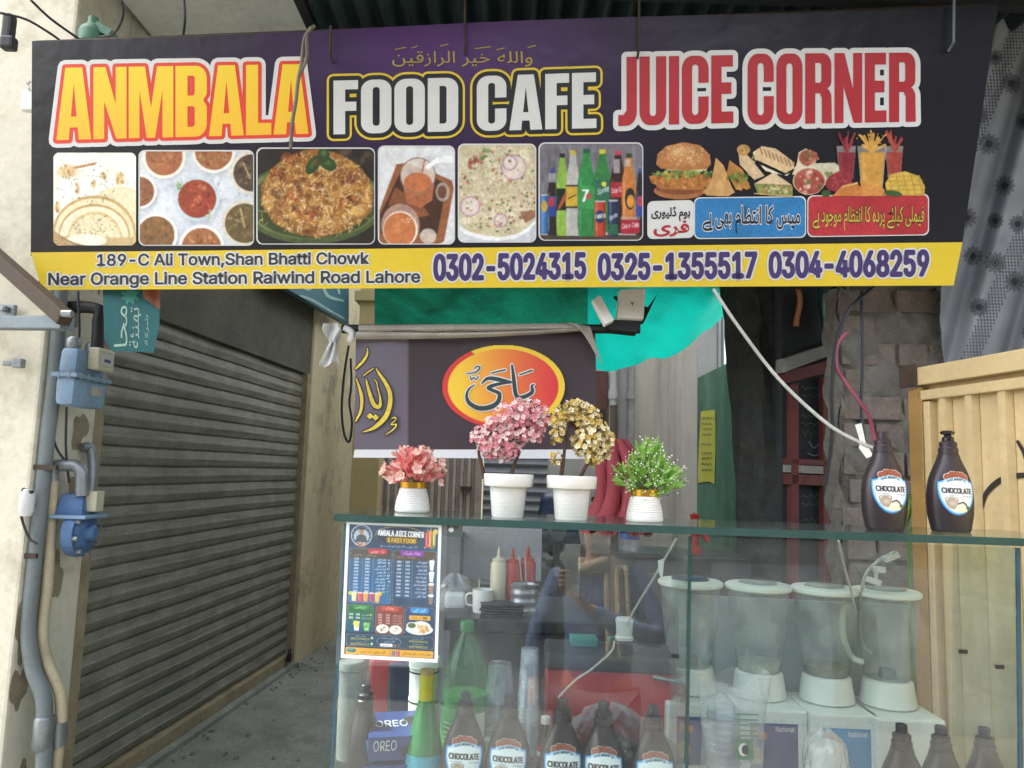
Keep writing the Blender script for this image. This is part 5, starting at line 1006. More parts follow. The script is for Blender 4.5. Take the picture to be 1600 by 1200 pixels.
sidepane(537, 819, 510, 1300, 'side_pane', m_edge2); sidepane(1076.3, 838, 1069, 1300, 'partition_pane', m_edge); sidepane(1588, 856, 1593.5, 1300, 'side_pane', m_edge2, wd=.008)
m_alu = M('counter_steel', '#8f9497', .35, .7, var=.15); m_base = M('counter_base', '#6f7478', .6, var=.15)
block(E0+cu*.0, E1-cu*.05, -.05, .52, SZ-.02, SZ).build('shelf', m_alu, ct)
block(E0+cu*.02, E1-cu*.07, -.03, .5, .0, SZ-.022).build('cabinet', m_base, ct)
k0, k1 = at(1062, 1000, 2.12), at(1420, 1000, 2.05); zz1 = at(1200, 935, 2.1)[2]
MB().hexa([np.array([k0[0], k0[1], SZ]), np.array([k1[0], k1[1], SZ]), np.array([k1[0], k1[1]+.01, SZ]), np.array([k0[0], k0[1]+.01, SZ])], [np.array([k0[0], k0[1], zz1]), np.array([k1[0], k1[1], zz1]), np.array([k1[0], k1[1]+.01, zz1]), np.array([k0[0], k0[1]+.01, zz1])]).build('back_panel', M('back_panel', '#9aa6aa', .5, var=.08, scale=3, dirt='#6f7a7c', damt=.4), ct)
for (x, y) in ((1055, 1025), (1505, 1018), (1562, 1042)):
    c = CNT.at(x, y, .003); MB().box(c, (.016, .006, .008)).build('clip', m_black, ct, bevel=.001)
g = MB(); c = CNT.at(705, 828, .001); g.add([c+CNT.u*.006*math.cos(t)+CNT.v*.005*math.sin(t) for t in np.linspace(0, 6.283, 13)[:-1]], [tuple(range(12))]); g.build('round_sticker', m_wht, ct)
# ------------------------------------------------ menu sheet
random.seed(31)
c = Cv(200, 280, '#eef0f0', ss=3)
def q2(x, y): return ((x-10)/790*200, (y-28)/1100*280)     # from the zoomed view, straightened below
TL, TR_, BR_, BL_ = (541, 815), (690.5, 820.5), (684, 1036), (532, 1028)
navy = '#2c3e58'
c.rect(7, 5, 193, 272, navy); c.rect(7, 50, 193, 150, '#1f466c'); c.rect(7, 170, 193, 272, '#22344c')
def panel(x0, y0, x1, y1, ca, cb_, r=5, edge='#8a8f80'):
    c.rect(x0-.8, y0-.8, x1+.8, y1+.8, edge, r=r)
    n = 10
    for k in range(n): t = k/(n-1); col = hs(ca)*(1-t)+hs(cb_)*t; c.rect(x0, y0+(y1-y0)*k/n, x1, y0+(y1-y0)*(k+1)/n+.3, col, r=(r if k in (0, n-1) else 0))
c.ell(33, 27, 22, 22, '#cdd4d8'); c.ell(33, 27, 20.5, 20.5, '#3a4c60'); c.ell(33, 29, 16, 15, '#aab6bc'); c.ell(33, 19, 5.2, 6.5, '#a98268'); c.rect(27, 11.5, 39, 15.5, '#2b3a38', r=2); c.poly([(20, 41), (24, 28), (29, 25.5), (37, 25.5), (42, 28), (46, 41)], '#39464e'); c.line((29, 17.5), (31.5, 17.5), .9, '#2a2420'); c.line((34.5, 17.5), (37, 17.5), .9, '#2a2420'); c.line((31, 22), (35, 22), .8, '#5a3a30')
for k in range(14): t = k/14*6.283; c.ell(33+18.4*math.cos(t), 27+18.4*math.sin(t), .8, .8, '#c8d0d4')
c.blobs(14, 32, 46, 14, 3.5, ['#d86a4a', '#e8c8b0', '#c03a34', '#e0a070'], 3, .9)
c.ell(112, 24, 50, 19, '#8f8a58'); c.ell(112, 25, 48.6, 18, '#202c3a'); c.rect(84, 26, 150, 41, '#8a6a28', r=6); c.rect(85, 27, 149, 40, '#5c4820', r=6)
c.text('AMBALA JUICE CORNER', 67, 25.5, 163, 27, 11.5, '#f4f4f0', .022); c.text('& FAST FOOD', 88, 38.5, 146, 39.2, 8.6, '#f0c42c', .022)
c.utext('تازہ جوس، ملک شیک اور فاسٹ فوڈ', 72, 43, 150, 50, '#dfe4e8')
for (x, y, w_, h, col) in ((166, 16, 7, 30, '#d84a3c'), (173, 12, 7, 34, '#e88a2c'), (181, 16, 7, 28, '#c8c040')): c.poly([(x, y), (x+w_, y), (x+w_-1, y+h), (x+1, y+h)], col); c.line((x+2, y+4), (x+2.6, y+h-4), 1, '#ffffff', .5); c.line((x+4, y), (x+6, y-7), 1, '#c8d0d0')
c.ell(187, 14, 5, 5, '#e8c838'); c.blobs(10, 176, 46, 12, 3, ['#d8583a', '#e8a040', '#4a8a3a'], 2.5, .9)
panel(11, 54, 98, 165, '#4a3d2c', '#2f6a9a'); panel(102, 55, 190, 166, '#54402c', '#22405c'); c.rect(11, 74, 98, 140, '#2c6494', .75); c.rect(102, 74, 190, 152, '#2a5078', .75)
c.rect(48, 53, 88, 64, '#b83038', r=5); c.rect(116, 54, 164, 66, '#8a3a9a', r=5); c.utext('تازہ جوس', 54, 55, 82, 63, '#f4e8e8'); c.utext('ملک شیک', 122, 56, 156, 64, '#f4e8f4')
c.utext('بڑا گلاس', 18, 65, 36, 70, '#c8b060'); c.utext('چھوٹا گلاس', 44, 65, 66, 70, '#c8b060'); c.utext('بڑا گلاس', 106, 66, 122, 71, '#c8b060'); c.utext('چھوٹا گلاس', 128, 66, 148, 71, '#c8b060')
fr = ['لیمن جوس', 'سیب جوس', 'گاجر جوس', 'کینو گریپ فروٹ', 'انار جوس', 'آم جوس', 'سٹرابری جوس', 'پائن ایپل جوس', 'فالسہ جوس', 'انگور جوس', 'مکس جوس']; pa = [250, 200, 300, 200, 160, 170, 300, 250, 150, 170, 280]; pb = [200, 150, 110, 150, 100, 120, 200, 200, 100, 120, 180]
fcol = ['#d84a3a', '#d8c040', '#d8702c', '#e09a4c', '#a82c34', '#e8a030', '#c83a44', '#6a9a3c', '#5a3a6a', '#6a8a50', '#4a7a48']
for i in range(11):
    y = 73+i*6.6; c.text(str(pa[i]), 20, y+3.6, 29, y+3.7, 3.7, '#f2f4f4', .03); c.text(str(pb[i]), 43, y+3.6, 52, y+3.7, 3.7, '#f2f4f4', .03); c.utext(fr[i], 86-12-len(fr[i])*.75, y-.8, 86, y+4.6, '#eef2f4', .02); c.blobs(3, 92, y+1, 2.6, 1.6, [fcol[i], '#e8e0d0'], 2, .9)
c.line((38, 72), (38, 140), .5, '#b8c4cc', .7); c.line((60, 72), (60, 140), .5, '#b8c4cc', .7)
sk = ['اورنج شیک', 'بادام ملک شیک', 'کیلا شیک', 'آم ملک شیک', 'چیکو ملک شیک', 'سٹرابری شیک', 'پائن ایپل ملک شیک', 'چاکلیٹ شیک', 'کھجور ملک شیک', 'کولڈ کافی']; sa = [180, 200, 180, 170, 200, 250, 300, 220, 200, 280]; sb_ = [120, 130, 120, 120, 150, 180, 200, 150, 150, 180]
for i in range(10):
    y = 76+i*7.6; c.text(str(sa[i]), 109, y+3.8, 118, y+3.9, 4, '#f2f4f4', .03); c.text(str(sb_[i]), 127, y+3.8, 136, y+3.9, 4, '#f2f4f4', .03); c.utext(sk[i], 172-12-len(sk[i])*.9, y-.8, 172, y+5, '#eef2f4', .02)
c.line((122, 73), (122, 150), .5, '#b8c4cc', .7); c.line((141, 73), (141, 150), .5, '#b8c4cc', .7)
for i, col in enumerate(('#f2f0ea', '#f4f4f4', '#a8785a', '#8a7468')): y = 74+i*23; c.poly([(176, y), (187, y), (185, y+19), (178, y+19)], col); c.ell(181.5, y+1, 6, 3, '#f6f4f0'); c.line((183, y), (185, y-5), .9, '#e0e0e0')
for i, col in enumerate(('#e8d8a0', '#d84a4a', '#e89a3a', '#a83a6a', '#e8b050')): x = 17+i*12; c.poly([(x, 144), (x+11, 144), (x+9.5, 162), (x+1.5, 162)], col); c.ell(x+5.5, 144.5, 5.5, 2, '#f4e8d8', .8); c.line((x+3, 148), (x+3.5, 160), 1, '#ffffff', .4)
c.ell(15, 146, 4, 4, '#c8d050'); c.ell(76, 145, 4, 4, '#e8b838'); c.blobs(12, 46, 163, 32, 2, ['#d8503a', '#5a9a40', '#e8a84c'], 2, .9)
panel(10, 170, 64, 224, '#2a6a34', '#1f5470'); panel(69, 170, 127, 226, '#8a3a2c', '#7a4a3c'); panel(131, 170, 190, 226, '#2c4a70', '#24384f')
c.rect(22, 169, 52, 179, '#3a8a3c', r=5); c.rect(80, 169, 116, 180, '#c04a38', r=5); c.rect(140, 170, 178, 181, '#3a8ac8', r=5); c.utext('ڈرنکس', 27, 171, 47, 177, '#f0f4f0'); c.utext('چاٹ', 90, 171, 106, 178, '#f8ece8'); c.utext('گول گپے', 146, 172, 172, 179, '#f0f4f8')
for i in range(2): y = 187+i*7; c.text(('120', '150')[i], 14, y+4, 22, y+4, 4, '#f4f4f4', .03); c.text(('100', '100')[i], 28, y+4, 36, y+4, 4, '#f4f4f4', .03); c.utext(('لیموں پانی', 'منٹ مارگریٹا')[i], 40, y, 55, y+5, '#f0f4f0'); c.ell(59, y+2, 2, 2, ('#d8c838', '#5aa048')[i])
c.poly([(24, 203), (36, 203), (35, 222), (26, 222)], '#e8ecd8'); c.ell(28, 207, 5, 5, '#e0d050'); c.ell(32, 212, 4, 4, '#d8cc60'); c.poly([(44, 205), (58, 205), (56, 222), (46, 222)], '#7ab868'); c.blobs(8, 51, 212, 5, 7, ['#3a8a3a', '#c8e0a8', '#a8c860'], 2.5, .9)
for i in range(4): y = 186+i*5.4; c.text(('200', '250', '150', '150')[i], 74, y+3.5, 82, y+3.5, 3.4, '#f4ece8', .02); c.text(('150', '180', '100', '120')[i], 90, y+3.5, 98, y+3.5, 3.4, '#f4ece8', .02); c.utext(('دہی بھلے', 'فروٹ چاٹ', 'چنا چاٹ', 'پاپڑی چاٹ')[i], 104, y-1, 122, y+4, '#f4e8e0')
for (x, y) in ((84, 216), (111, 217)): c.ell(x, y, 13, 9, '#f0ece6'); c.blobs(16, x, y, 8, 5, ['#c86a3a', '#e8d8b8', '#5a8a3c', '#a84a30'], 2, .9)
c.rect(138, 186, 182, 195, '#e0a82c', r=2); c.text('200', 166, 193, 176, 193, 5, '#3a2c18', .03); c.utext('فی پلیٹ', 144, 187.5, 163, 194, '#3a2c18')
c.ell(160, 214, 28, 11, '#dfe4e6'); c.ell(163, 210, 21, 13, '#e8ebec'); c.blobs(22, 164, 212, 16, 8, ['#d8a860', '#c08a44', '#e8c88a', '#b87a38'], 4.5, .9); c.ell(144, 207, 11, 7.5, '#e8ecec'); c.ell(144, 206.5, 8.6, 5.4, '#5a6a30')
c.rect(10, 229, 190, 254, '#7f8c8c', r=4); c.rect(10.8, 229.8, 189.2, 253.2, '#2b4257', r=4); c.ring(98, 242, 25, 1, '#8a9898', 1, 12)
for (x, y, s) in ((28, 231, 'ملک عابد'), (30, 242, 'آزاد حسین'), (146, 231, 'گلی نمبر دو'), (146, 242, 'نزد سٹیشن')): c.utext(s, x, y, x+22, y+4.4, '#d8dee0')
for (x, y, s) in ((20, 240.5, '03212966316'), (20, 251.5, '03078082151'), (140, 240.5, '03012966316'), (140, 251.5, '03078082151')): c.text(s, x, y, x+38, y, 3.9, '#c8b848', .03)
for y in (236, 248): c.ell(63, y, 3, 3, '#5ab078'); c.ell(63, y, 1.6, 1.6, '#d8f0e0')
c.utext('ہوم ڈلیوری دستیاب', 82, 232, 116, 238, '#e0e6e8'); c.utext('کال کریں', 88, 239, 110, 244, '#e0e6e8'); c.rect(80, 246, 106, 252, '#e8ecec', r=2.5); c.utext('مینیو', 86, 247, 100, 251, '#a83a3a'); c.blobs(5, 114, 249, 6, 2, ['#c8783a', '#a85a2c'], 2, .9)
c.rect(10, 257, 190, 271, '#e0a428', r=2); c.line((100, 258), (100, 270), .6, '#7a5a1c'); c.utext('گھر بیٹھے آرڈر کریں', 40, 261, 92, 268, '#4a3614'); c.utext('صفائی کا خاص خیال رکھا جاتا ہے', 126, 261, 186, 268, '#4a3614'); c.ell(22, 263, 10, 4.5, '#2f6a6a'); c.ell(20, 261, 7, 2.5, '#4a8a88'); c.rect(104, 260, 112, 270, '#7a8088', r=2); c.rect(113, 259, 116, 270, '#c85a7a'); c.rect(117, 260, 121, 270, '#a83a7a')
def menumap(x, y): p = quadpt([TL, TR_, BR_, BL_], x/200., y/280.); return CNT.at(p[..., 0], p[..., 1], .004+.0015*np.sin(x/40.))
mn = thing('menu_sheet', 'printed menu sheet in a clear sleeve taped to the left end of the glass counter', 'menu', CNT.at(610, 1032, .004))
print_grid('printed_sheet', c, menumap, vcol('menu_print', .45, .4), mn)
MB().slab(CNT.at(np.array([534, 699, 693, 524.]), np.array([812, 817, 1044, 1038.]), .0085), CNT.n, .0006).build('clear_sleeve', clear('sleeve', (.97, .98, .98), .04, (.7, .72, .74), .12, .6), mn)

# ------------------------------------------------ syrup bottles
c = Cv(84, 104, '#2a2226', ss=3)        # label, canvas 84 x 104 for .0907 x .1123 m
c.m[:] = 0
sh_ = [(5, 22), (16, 19), (26, 15), (34, 12.5), (42, 12), (50, 12.5), (58, 15), (68, 19), (79, 22)]
low = arc(42, 40, 38.5, 52, 8, 172, 24)
c.poly(sh_+[(80.5, 40)]+low+[(3.5, 40)], '#2f7fc0')
c.poly([(7, 25), (17, 22), (27, 18.5), (42, 15.5), (57, 18.5), (67, 22), (77, 25), (78, 40)]+arc(42, 40, 35.5, 48, 8, 172, 24)+[(6, 40)], '#9cc8e8')
c.poly([(9, 27), (27, 22), (42, 20), (57, 22), (75, 27), (75.5, 40)]+arc(42, 40, 33, 45, 8, 172, 24)+[(8.5, 40)], '#dfe9ee')
for (cx_, cy_, r_) in ((24, 13, 8.6), (33, 7.5, 8), (43, 7, 8.4), (53, 9, 7.8), (61, 14, 7.6)): c.ell(cx_, cy_, r_, r_, '#e8dcd4')
for (cx_, cy_, r_) in ((24, 13, 7.2), (33, 7.5, 6.6), (43, 7, 7), (53, 9, 6.4), (61, 14, 6.2)): c.ell(cx_, cy_, r_, r_, '#8a4a38'); c.ell(cx_+1, cy_-1, r_*.6, r_*.6, '#9c5a44', .6, 0, .6)
c.line((35, 3), (37, 13), .9, '#4a2620'); c.rect(18, 14, 66, 20, '#8a4a38')
c.poly([(16, 19.5), (27, 15.5), (42, 13), (57, 15.5), (68, 19.5), (68, 25), (57, 21), (42, 18.8), (27, 21), (16, 25)], '#a8d0e8')
for k, ch in enumerate("SALMAN'S"): t = (k+.5)/8; x = 22+40*t; y = 24.2-5*math.sin(math.pi*t); c.text(ch, x-2.1, y, x+2.1, y, 4.6, '#1f3c50', .04)
c.text('CHOCOLATE', 11.5, 46, 73, 47.5, 11.5, '#2a2426', .05); c.line((12, 50.5), (38, 51), .9, '#6a6a70'); c.text('SYRUP', 53, 54, 73, 54.4, 3, '#5a5a60', .02)
c.ell(29, 58, 14, 5.2, '#8a8478'); c.ell(29, 58, 12, 4, '#cfc8b8'); c.ell(29, 58, 8, 2.6, '#9a9488'); c.poly([(15, 60), (43, 60), (40, 72), (34, 80), (24, 77), (18, 70)], '#a89a88'); c.ell(31, 67, 9, 6, '#c8bcae', .7, 0, .5)
c.ell(50, 77, 13, 9, '#d8dcb8'); c.ell(48, 72, 8, 5, '#e8ecd0'); c.line((42, 68), (52, 64), 3, '#3a3430'); c.line((52, 64), (60, 70), 3.4, '#3a3430'); c.line((60, 70), (61, 78), 3, '#3a3430'); c.ell(64, 77, 3, 5, '#4a6a3a')
for k in range(4): c.line((63, 56+k*3.4), (70-k % 2*2, 56.2+k*3.4), .8, '#9aa0a8')
BH = .206
def half(zr): return np.interp(zr, [0, .02, .06, .18, .33, .45, .56, .66, .72, .78, .83, .86], [.190, .205, .212, .236, .245, .240, .222, .182, .152, .122, .104, .1])*BH
def dep(zr): return np.interp(zr, [0, .33, .56, .72, .86], [.62, .6, .58, .75, 1.0])
SQ = 2.6
def syrup():
    t = thing('syrup_bottle', 'x', 'bottle')
    zs = [0, .008, .02, .04, .08, .13, .18, .24, .3, .36, .42, .48, .54, .6, .65, .69, .73, .77, .81, .845]; n = 48; vs = []
    g = MB()
    for q in zs:
        h = half(q); sy = dep(q)
        for j in range(n):
            a = 2*math.pi*j/n; ca, sa = math.cos(a), math.sin(a); vs.append((h*math.copysign(abs(ca)**(2/SQ), ca), h*sy*math.copysign(abs(sa)**(2/SQ), sa), q*BH))
    L = len(zs); g.add(vs, [(i*n+j, i*n+(j+1) % n, (i+1)*n+(j+1) % n, (i+1)*n+j) for i in range(L-1) for j in range(n)]+[tuple(range(n-1, -1, -1)), tuple(range((L-1)*n, L*n))])
    g.build('body', M('syrup_brown', '#2c2429', .38, var=.1, scale=20), t, smooth=True)
    g = MB(); g.lathe([(.0195, .0), (.0205, .001), (.0205, .014), (.018, .016), (.0175, .019), (.0185, .020), (.0185, .027), (.0130, .031)], (0, 0, .845*BH), 24, caps=True); g.build('collar', MATS['syrup_brown'], t, smooth=True)
    return t
def lab(x, y):
    X_ = (x-42)/84*.0907; Z_ = (BH*.665)-(y/104*.1123); zr = Z_/BH; h = half(zr); sy = dep(zr)
    Y_ = -h*sy*(np.clip(1-np.abs(X_/h)**SQ, .0, 1))**(1/SQ); return np.stack([X_, Y_-.0006, Z_], -1)
syr0 = syrup(); print_grid('label', c, lab, vcol('label_print', .35, .5), syr0, keep=lambda x, y, m: m > .45)
g = MB(); g.lathe([(.0115, 0), (.0115, .02), (.0095, .022), (.0, .0225)], (0, 0, .845*BH+.0265), 20, caps=False); cap0 = g.build('cap', MATS['syrup_brown'], syr0, smooth=True)
def put_syrup(p, label, group, rz=0., first=False):
    o = syr0 if first else copy_tree(syr0); o.location = V(p); o.rotation_euler.z = rz; o['label'] = label; o['group'] = group; return o
G1, G2 = 'syrup bottles on the counter top', 'syrup bottles inside the counter'
put_syrup(atz(1383, 828, ZT), 'chocolate syrup bottle with a plain cap on the counter before the brick pillar', G1, .06, True)
sB = put_syrup(atz(1486, 831, ZT), 'chocolate syrup bottle with its flip cap open on the counter before the yellow gate', G1, .03)
for ch in list(sB.children):
    if ch.name.startswith('cap'): bpy.data.objects.remove(ch)
WL[sB.name] = np.array(sB.location)
g = MB(); p = np.array(sB.location); g.lathe([(.0125, 0), (.0125, .012), (.008, .015), (.004, .024)], p+[0, 0, .845*BH+.0265], 18); g.lathe([(.006, 0), (.013, .003), (.014, .008), (.009, .011)], p+[.002, .004, .845*BH+.044], 18, sx=1.15); g.build('flip_cap', M('flip_cap', '#1c1718', .2, var=.1), sB, smooth=True)
def on_shelf(px, py, Y): p = at(px, py, Y); p[2] = SZ; return p
for (x, Y, rz, lb) in ((727, 1.80, .05, 'chocolate syrup bottle inside the counter just right of the small green bottle'), (796, 1.79, -.03, 'chocolate syrup bottle inside the counter below the short stack of clear cups'), (879, 1.77, .04, 'chocolate syrup bottle inside the counter below the left end of the red box'), (943, 1.76, -.05, 'chocolate syrup bottle inside the counter below the middle of the red box'), (1021, 1.74, .02, 'chocolate syrup bottle inside the counter close left of the glass partition'),
        (1408, 1.665, .0, 'chocolate syrup bottle in front of the right blender, leftmost of three'), (1469, 1.66, .05, 'chocolate syrup bottle middle of the three beside the right blender'), (1537, 1.66, -.04, 'chocolate syrup bottle nearest the right end pane of the counter'), (569, 1.84, 1.45, 'dark syrup bottle turned edge on below the menu sheet')):
    put_syrup(on_shelf(x, 1120, Y), lb, G2, rz)

# ------------------------------------------------ flower pots on the counter
random.seed(41)
m_pot = M('white_ceramic', '#d6d4ce', .35, var=.04, scale=6); m_goldb = M('gold_band', '#c79a34', .25, .8, var=.1)
mp, t_, b_, o_ = nodes('brick_ceramic'); b_.inputs['Base Color'].default_value = (.66, .65, .62, 1); b_.inputs['Roughness'].default_value = .4
br_ = N(t_, 'ShaderNodeTexBrick'); br_.inputs['Scale'].default_value = 1; br_.inputs['Brick Width'].default_value = .022; br_.inputs['Row Height'].default_value = .0085; br_.inputs['Mortar Size'].default_value = .0006; br_.inputs['Color1'].default_value = br_.inputs['Color2'].default_value = (1, 1, 1, 1); br_.inputs['Mortar'].default_value = (0, 0, 0, 1)
uvn = N(t_, 'ShaderNodeTexCoord'); sx_ = N(t_, 'ShaderNodeSeparateXYZ'); t_.links.new(uvn.outputs['Object'], sx_.inputs[0]); at2 = N(t_, 'ShaderNodeMath', operation='ARCTAN2'); t_.links.new(sx_.outputs[0], at2.inputs[0]); t_.links.new(sx_.outputs[1], at2.inputs[1]); ml = N(t_, 'ShaderNodeMath', operation='MULTIPLY'); t_.links.new(at2.outputs[0], ml.inputs[0]); ml.inputs[1].default_value = .04
cx_ = N(t_, 'ShaderNodeCombineXYZ'); t_.links.new(ml.outputs[0], cx_.inputs[0]); t_.links.new(sx_.outputs[2], cx_.inputs[1]); t_.links.new(cx_.outputs[0], br_.inputs['Vector']); bp_ = N(t_, 'ShaderNodeBump'); bp_.inputs['Strength'].default_value = .7; bp_.inputs['Distance'].default_value = .002; t_.links.new(br_.outputs['Color'], bp_.inputs['Height']); t_.links.new(bp_.outputs[0], b_.inputs['Normal'])
m_soil = M('moss', '#3a3a2a', .9, var=.4, bump=.5)
def tall_pot(p, lab_, nm):
    t = thing(nm, lab_, 'potted plant', p, 'artificial plants on the counter')
    g = MB(); g.lathe([(.0, 0), (.035, 0), (.037, .003), (.0435, .07), (.0435, .0705)], p, 40, caps=False); g.build('pot', mp, t, smooth=True)
    g = MB(); g.lathe([(.0435, .070), (.0555, .0715), (.057, .074), (.0585, .097), (.0575, .1), (.052, .1), (.050, .085)], p, 40, caps=False); g.build('rim', m_pot, t, smooth=True)
    g = MB(); g.lathe([(.0, .088), (.0505, .088)], p, 24, caps=False); g.build('moss', m_soil, t)
    return t
def short_pot(p, lab_, nm):
    t = thing(nm, lab_, 'potted plant', p, 'artificial plants on the counter')
    pr = [(.0, 0), (.040, 0), (.0425, .003)]
    for k in range(9): z = .005+k*.0055; r_ = .0428-.0115*(z/.058)**1.6; pr += [(r_, z), (r_+.0007, z+.002), (r_, z+.0045)]
    pr += [(.031, .058)]
    g = MB(); g.lathe(pr, p, 40, caps=False); g.build('pot', m_pot, t, smooth=True, angle=60)
    g = MB(); g.lathe([(.0305, .058), (.0325, .059), (.0325, .073), (.031, .074), (.028, .072)], p, 40, caps=False); g.build('gold_band', m_goldb, t, smooth=True)
    return t
def rot_rand(): return Matrix.Rotation(random.random()*6.283, 3, 'Z')@Matrix.Rotation(random.random()*3.14, 3, 'X')@Matrix.Rotation(random.random()*6.283, 3, 'Z')
def petal(g, p, d, n, L, w_, curl=.2):
    d = d.normalized(); s_ = d.cross(n).normalized(); n = s_.cross(d); p = V(p)
    g.add([p, p+d*L*.5+s_*w_+n*L*curl*.3, p+d*L*.95+s_*w_*.55+n*L*curl, p+d*L*1.05+n*L*curl, p+d*L*.95-s_*w_*.55+n*L*curl, p+d*L*.5-s_*w_+n*L*curl*.3], [(0, 1, 2, 3), (0, 3, 4, 5)])
def flower(g, p, r_, nrm, npet=5):
    nrm = nrm.normalized(); a = nrm.cross(Vector((.3, .2, .9))).normalized(); b = nrm.cross(a)
    for k in range(npet): t = k*6.283/npet+random.random()*.3; petal(g, p, a*math.cos(t)+b*math.sin(t)+nrm*.45, nrm, r_*random.uniform(.8, 1.15), r_*.42, .3)
def inblob(bl, Y):
    x, y, r_ = random.choices(bl, [q[2]**2 for q in bl])[0]; s_ = Y/F
    while True:
        d = Vector((random.uniform(-1, 1), random.uniform(-1, 1), random.uniform(-1, 1)))
        if .35 < d.length < 1: break
    return V(at(x, y, Y))+d*r_*s_, d
def tree(px, py, lab_, nm, blobs, stems, cols, cnt, fr_):
    p = atz(px, py, ZT); Y = p[1]; t = tall_pot(p, lab_, nm)
    g = MB()
    for st in stems: S = spline([at(x, y, Y) for x, y in st], 5); g.tube(S, [.0055-.0035*i/len(S) for i in range(len(S))], 7)
    for _ in range(26): q, d = inblob(blobs, Y); e = V(at(stems[0][-1][0], stems[0][-1][1], Y)) if random.random() < .5 else V(at(stems[-1][-1][0], stems[-1][-1][1], Y)); g.tube([e, (e+q)/2+Vector((0, 0, .008)), q], [.002, .0015, .001], 5)
    g.build('stems', M('twig', '#4a3226', .8, var=.3), t, smooth=True)
    for i, (nm_, mt_, share) in enumerate(cols):
        g = MB()
        for _ in range(int(cnt*share)): q, d = inblob(blobs, Y); flower(g, q, fr_*random.uniform(.7, 1.2), d+Vector((random.uniform(-.5, .5), -.7, random.uniform(-.2, .6))))
        g.build(nm_, mt_, t)
    return t
m_pk = M('blossom_pink', '#e39aa4', .6, var=.25, scale=40, trans=.25); m_pk2 = M('blossom_pale', '#f2dad6', .6, var=.15, scale=40, trans=.25)
tree(793, 808, 'pink blossom bonsai tree in a tall white pot, left of the two tall pots', 'pink_flower_tree', [(752, 680, 17), (768, 693, 22), (775, 668, 20), (795, 650, 22), (815, 640, 18), (835, 650, 22), (848, 662, 15), (815, 665, 24), (795, 690, 24), (790, 706, 16), (762, 705, 12), (830, 676, 18)], [[(757, 748), (752, 725), (748, 705), (755, 690)], [(797, 748), (803, 728), (812, 705), (822, 672)]], [('blossoms', m_pk, .55), ('pale_blossoms', m_pk2, .45)], 900, .0074)
m_yl = M('leaf_gold', '#dcc06c', .6, var=.3, scale=40, trans=.25); m_yl2 = M('leaf_cream', '#efe6c2', .6, var=.15, scale=40, trans=.25); m_yl3 = M('leaf_olive', '#6f5c30', .7, var=.3, scale=40)
tree(892, 812, 'yellow blossom bonsai tree in a tall white pot, right of the two tall pots', 'yellow_flower_tree', [(872, 655, 14), (890, 642, 16), (905, 640, 14), (918, 655, 20), (930, 675, 20), (948, 690, 15), (915, 690, 22), (940, 705, 14), (925, 715, 12), (872, 680, 12), (870, 715, 9)], [[(876, 750), (880, 720), (884, 690), (890, 662)], [(905, 750), (912, 735), (922, 715), (925, 695)]], [('blossoms', m_yl, .48), ('pale_blossoms', m_yl2, .42), ('dark_leaves', m_yl3, .1)], 850, .0074)
p = atz(644, 800, ZT); t = short_pot(p, 'bouquet of coral pink silk flowers in a short white pot with a gold band', 'pink_flower_pot'); Y = p[1]
g = MB(); g2 = MB(); g3 = MB(); cen = V(p)+Vector((0, 0, .082))
for k in range(420):
    a = random.random()*6.283; e = random.uniform(-.12, 1.45); d = Vector((math.cos(a)*math.cos(e), math.sin(a)*math.cos(e), math.sin(e))); r0 = random.uniform(.02, .056); (g if random.random() < .65 else g2); (g if k % 3 else g2) and petal(g if k % 3 else g2, cen+d*r0, d+Vector((random.uniform(-.4, .4), random.uniform(-.4, .4), random.uniform(-.2, .3))), Vector((random.uniform(-1, 1), random.uniform(-1, 1), random.uniform(-.3, 1))), random.uniform(.018, .032), random.uniform(.005, .008), .25)
for k in range(26):
    a = random.random()*6.283; e = random.uniform(-.1, 1.4); d = Vector((math.cos(a)*math.cos(e), math.sin(a)*math.cos(e), math.sin(e))); flower(g2, cen+d*.074, .014, d)
flower(g2, V(at(652, 733, Y-.055)), .017, Vector((0, -1, .1))); flower(g2, V(at(688, 722, Y-.03)), .014, Vector((.5, -.8, .1)))
for k in range(14): a = random.random()*6.283; g3.tube([cen-Vector((0, 0, .01)), cen+Vector((math.cos(a)*.035, math.sin(a)*.035, random.uniform(.0, .06)))], .0015, 5)
g.build('coral_petals', M('petal_coral', '#ea8f8c', .6, var=.25, scale=50, trans=.3), t); g2.build('pale_petals', M('petal_pale', '#f0c8ba', .6, var=.12, scale=50, trans=.3), t); g3.build('stems', M('stem_green', '#5a6a3a', .7), t)
p = atz(1007, 815, ZT); t = short_pot(p, 'bright green leafy plant with white buds in a short white gold banded pot', 'green_leaf_pot'); Y = p[1]
g = MB(); g2 = MB(); g3 = MB(); cen = V(p)+Vector((0, 0, .068)); bl_ = [(1012, 725, 30), (1012, 703, 18), (986, 742, 24), (1040, 745, 26), (1012, 750, 30)]
for k in range(430):
    q, d = inblob(bl_, Y); dirn = (q-cen).normalized()+Vector((random.uniform(-.5, .5), random.uniform(-.5, .5), random.uniform(-.3, .5))); petal(g, q-dirn*.012, dirn, Vector((random.uniform(-1, 1), -1, random.uniform(0, 1))), random.uniform(.018, .034), random.uniform(.0022, .004), random.uniform(-.3, .3))
for k in range(430):
    q, d = inblob(bl_, Y); q = q+d*.014; s_ = random.uniform(.0014, .0028); g2.lathe([(0, -s_), (s_, 0), (0, s_)], q, 5, caps=False)
    if k % 3 == 0: g3.tube([q-(q-cen)*.4, q], .0006, 4, caps=False)
for k in range(18): a = random.random()*6.283; g3.tube([cen-Vector((0, 0, .01)), cen+Vector((math.cos(a)*.03, math.sin(a)*.03, random.uniform(.01, .08)))], .0014, 5)
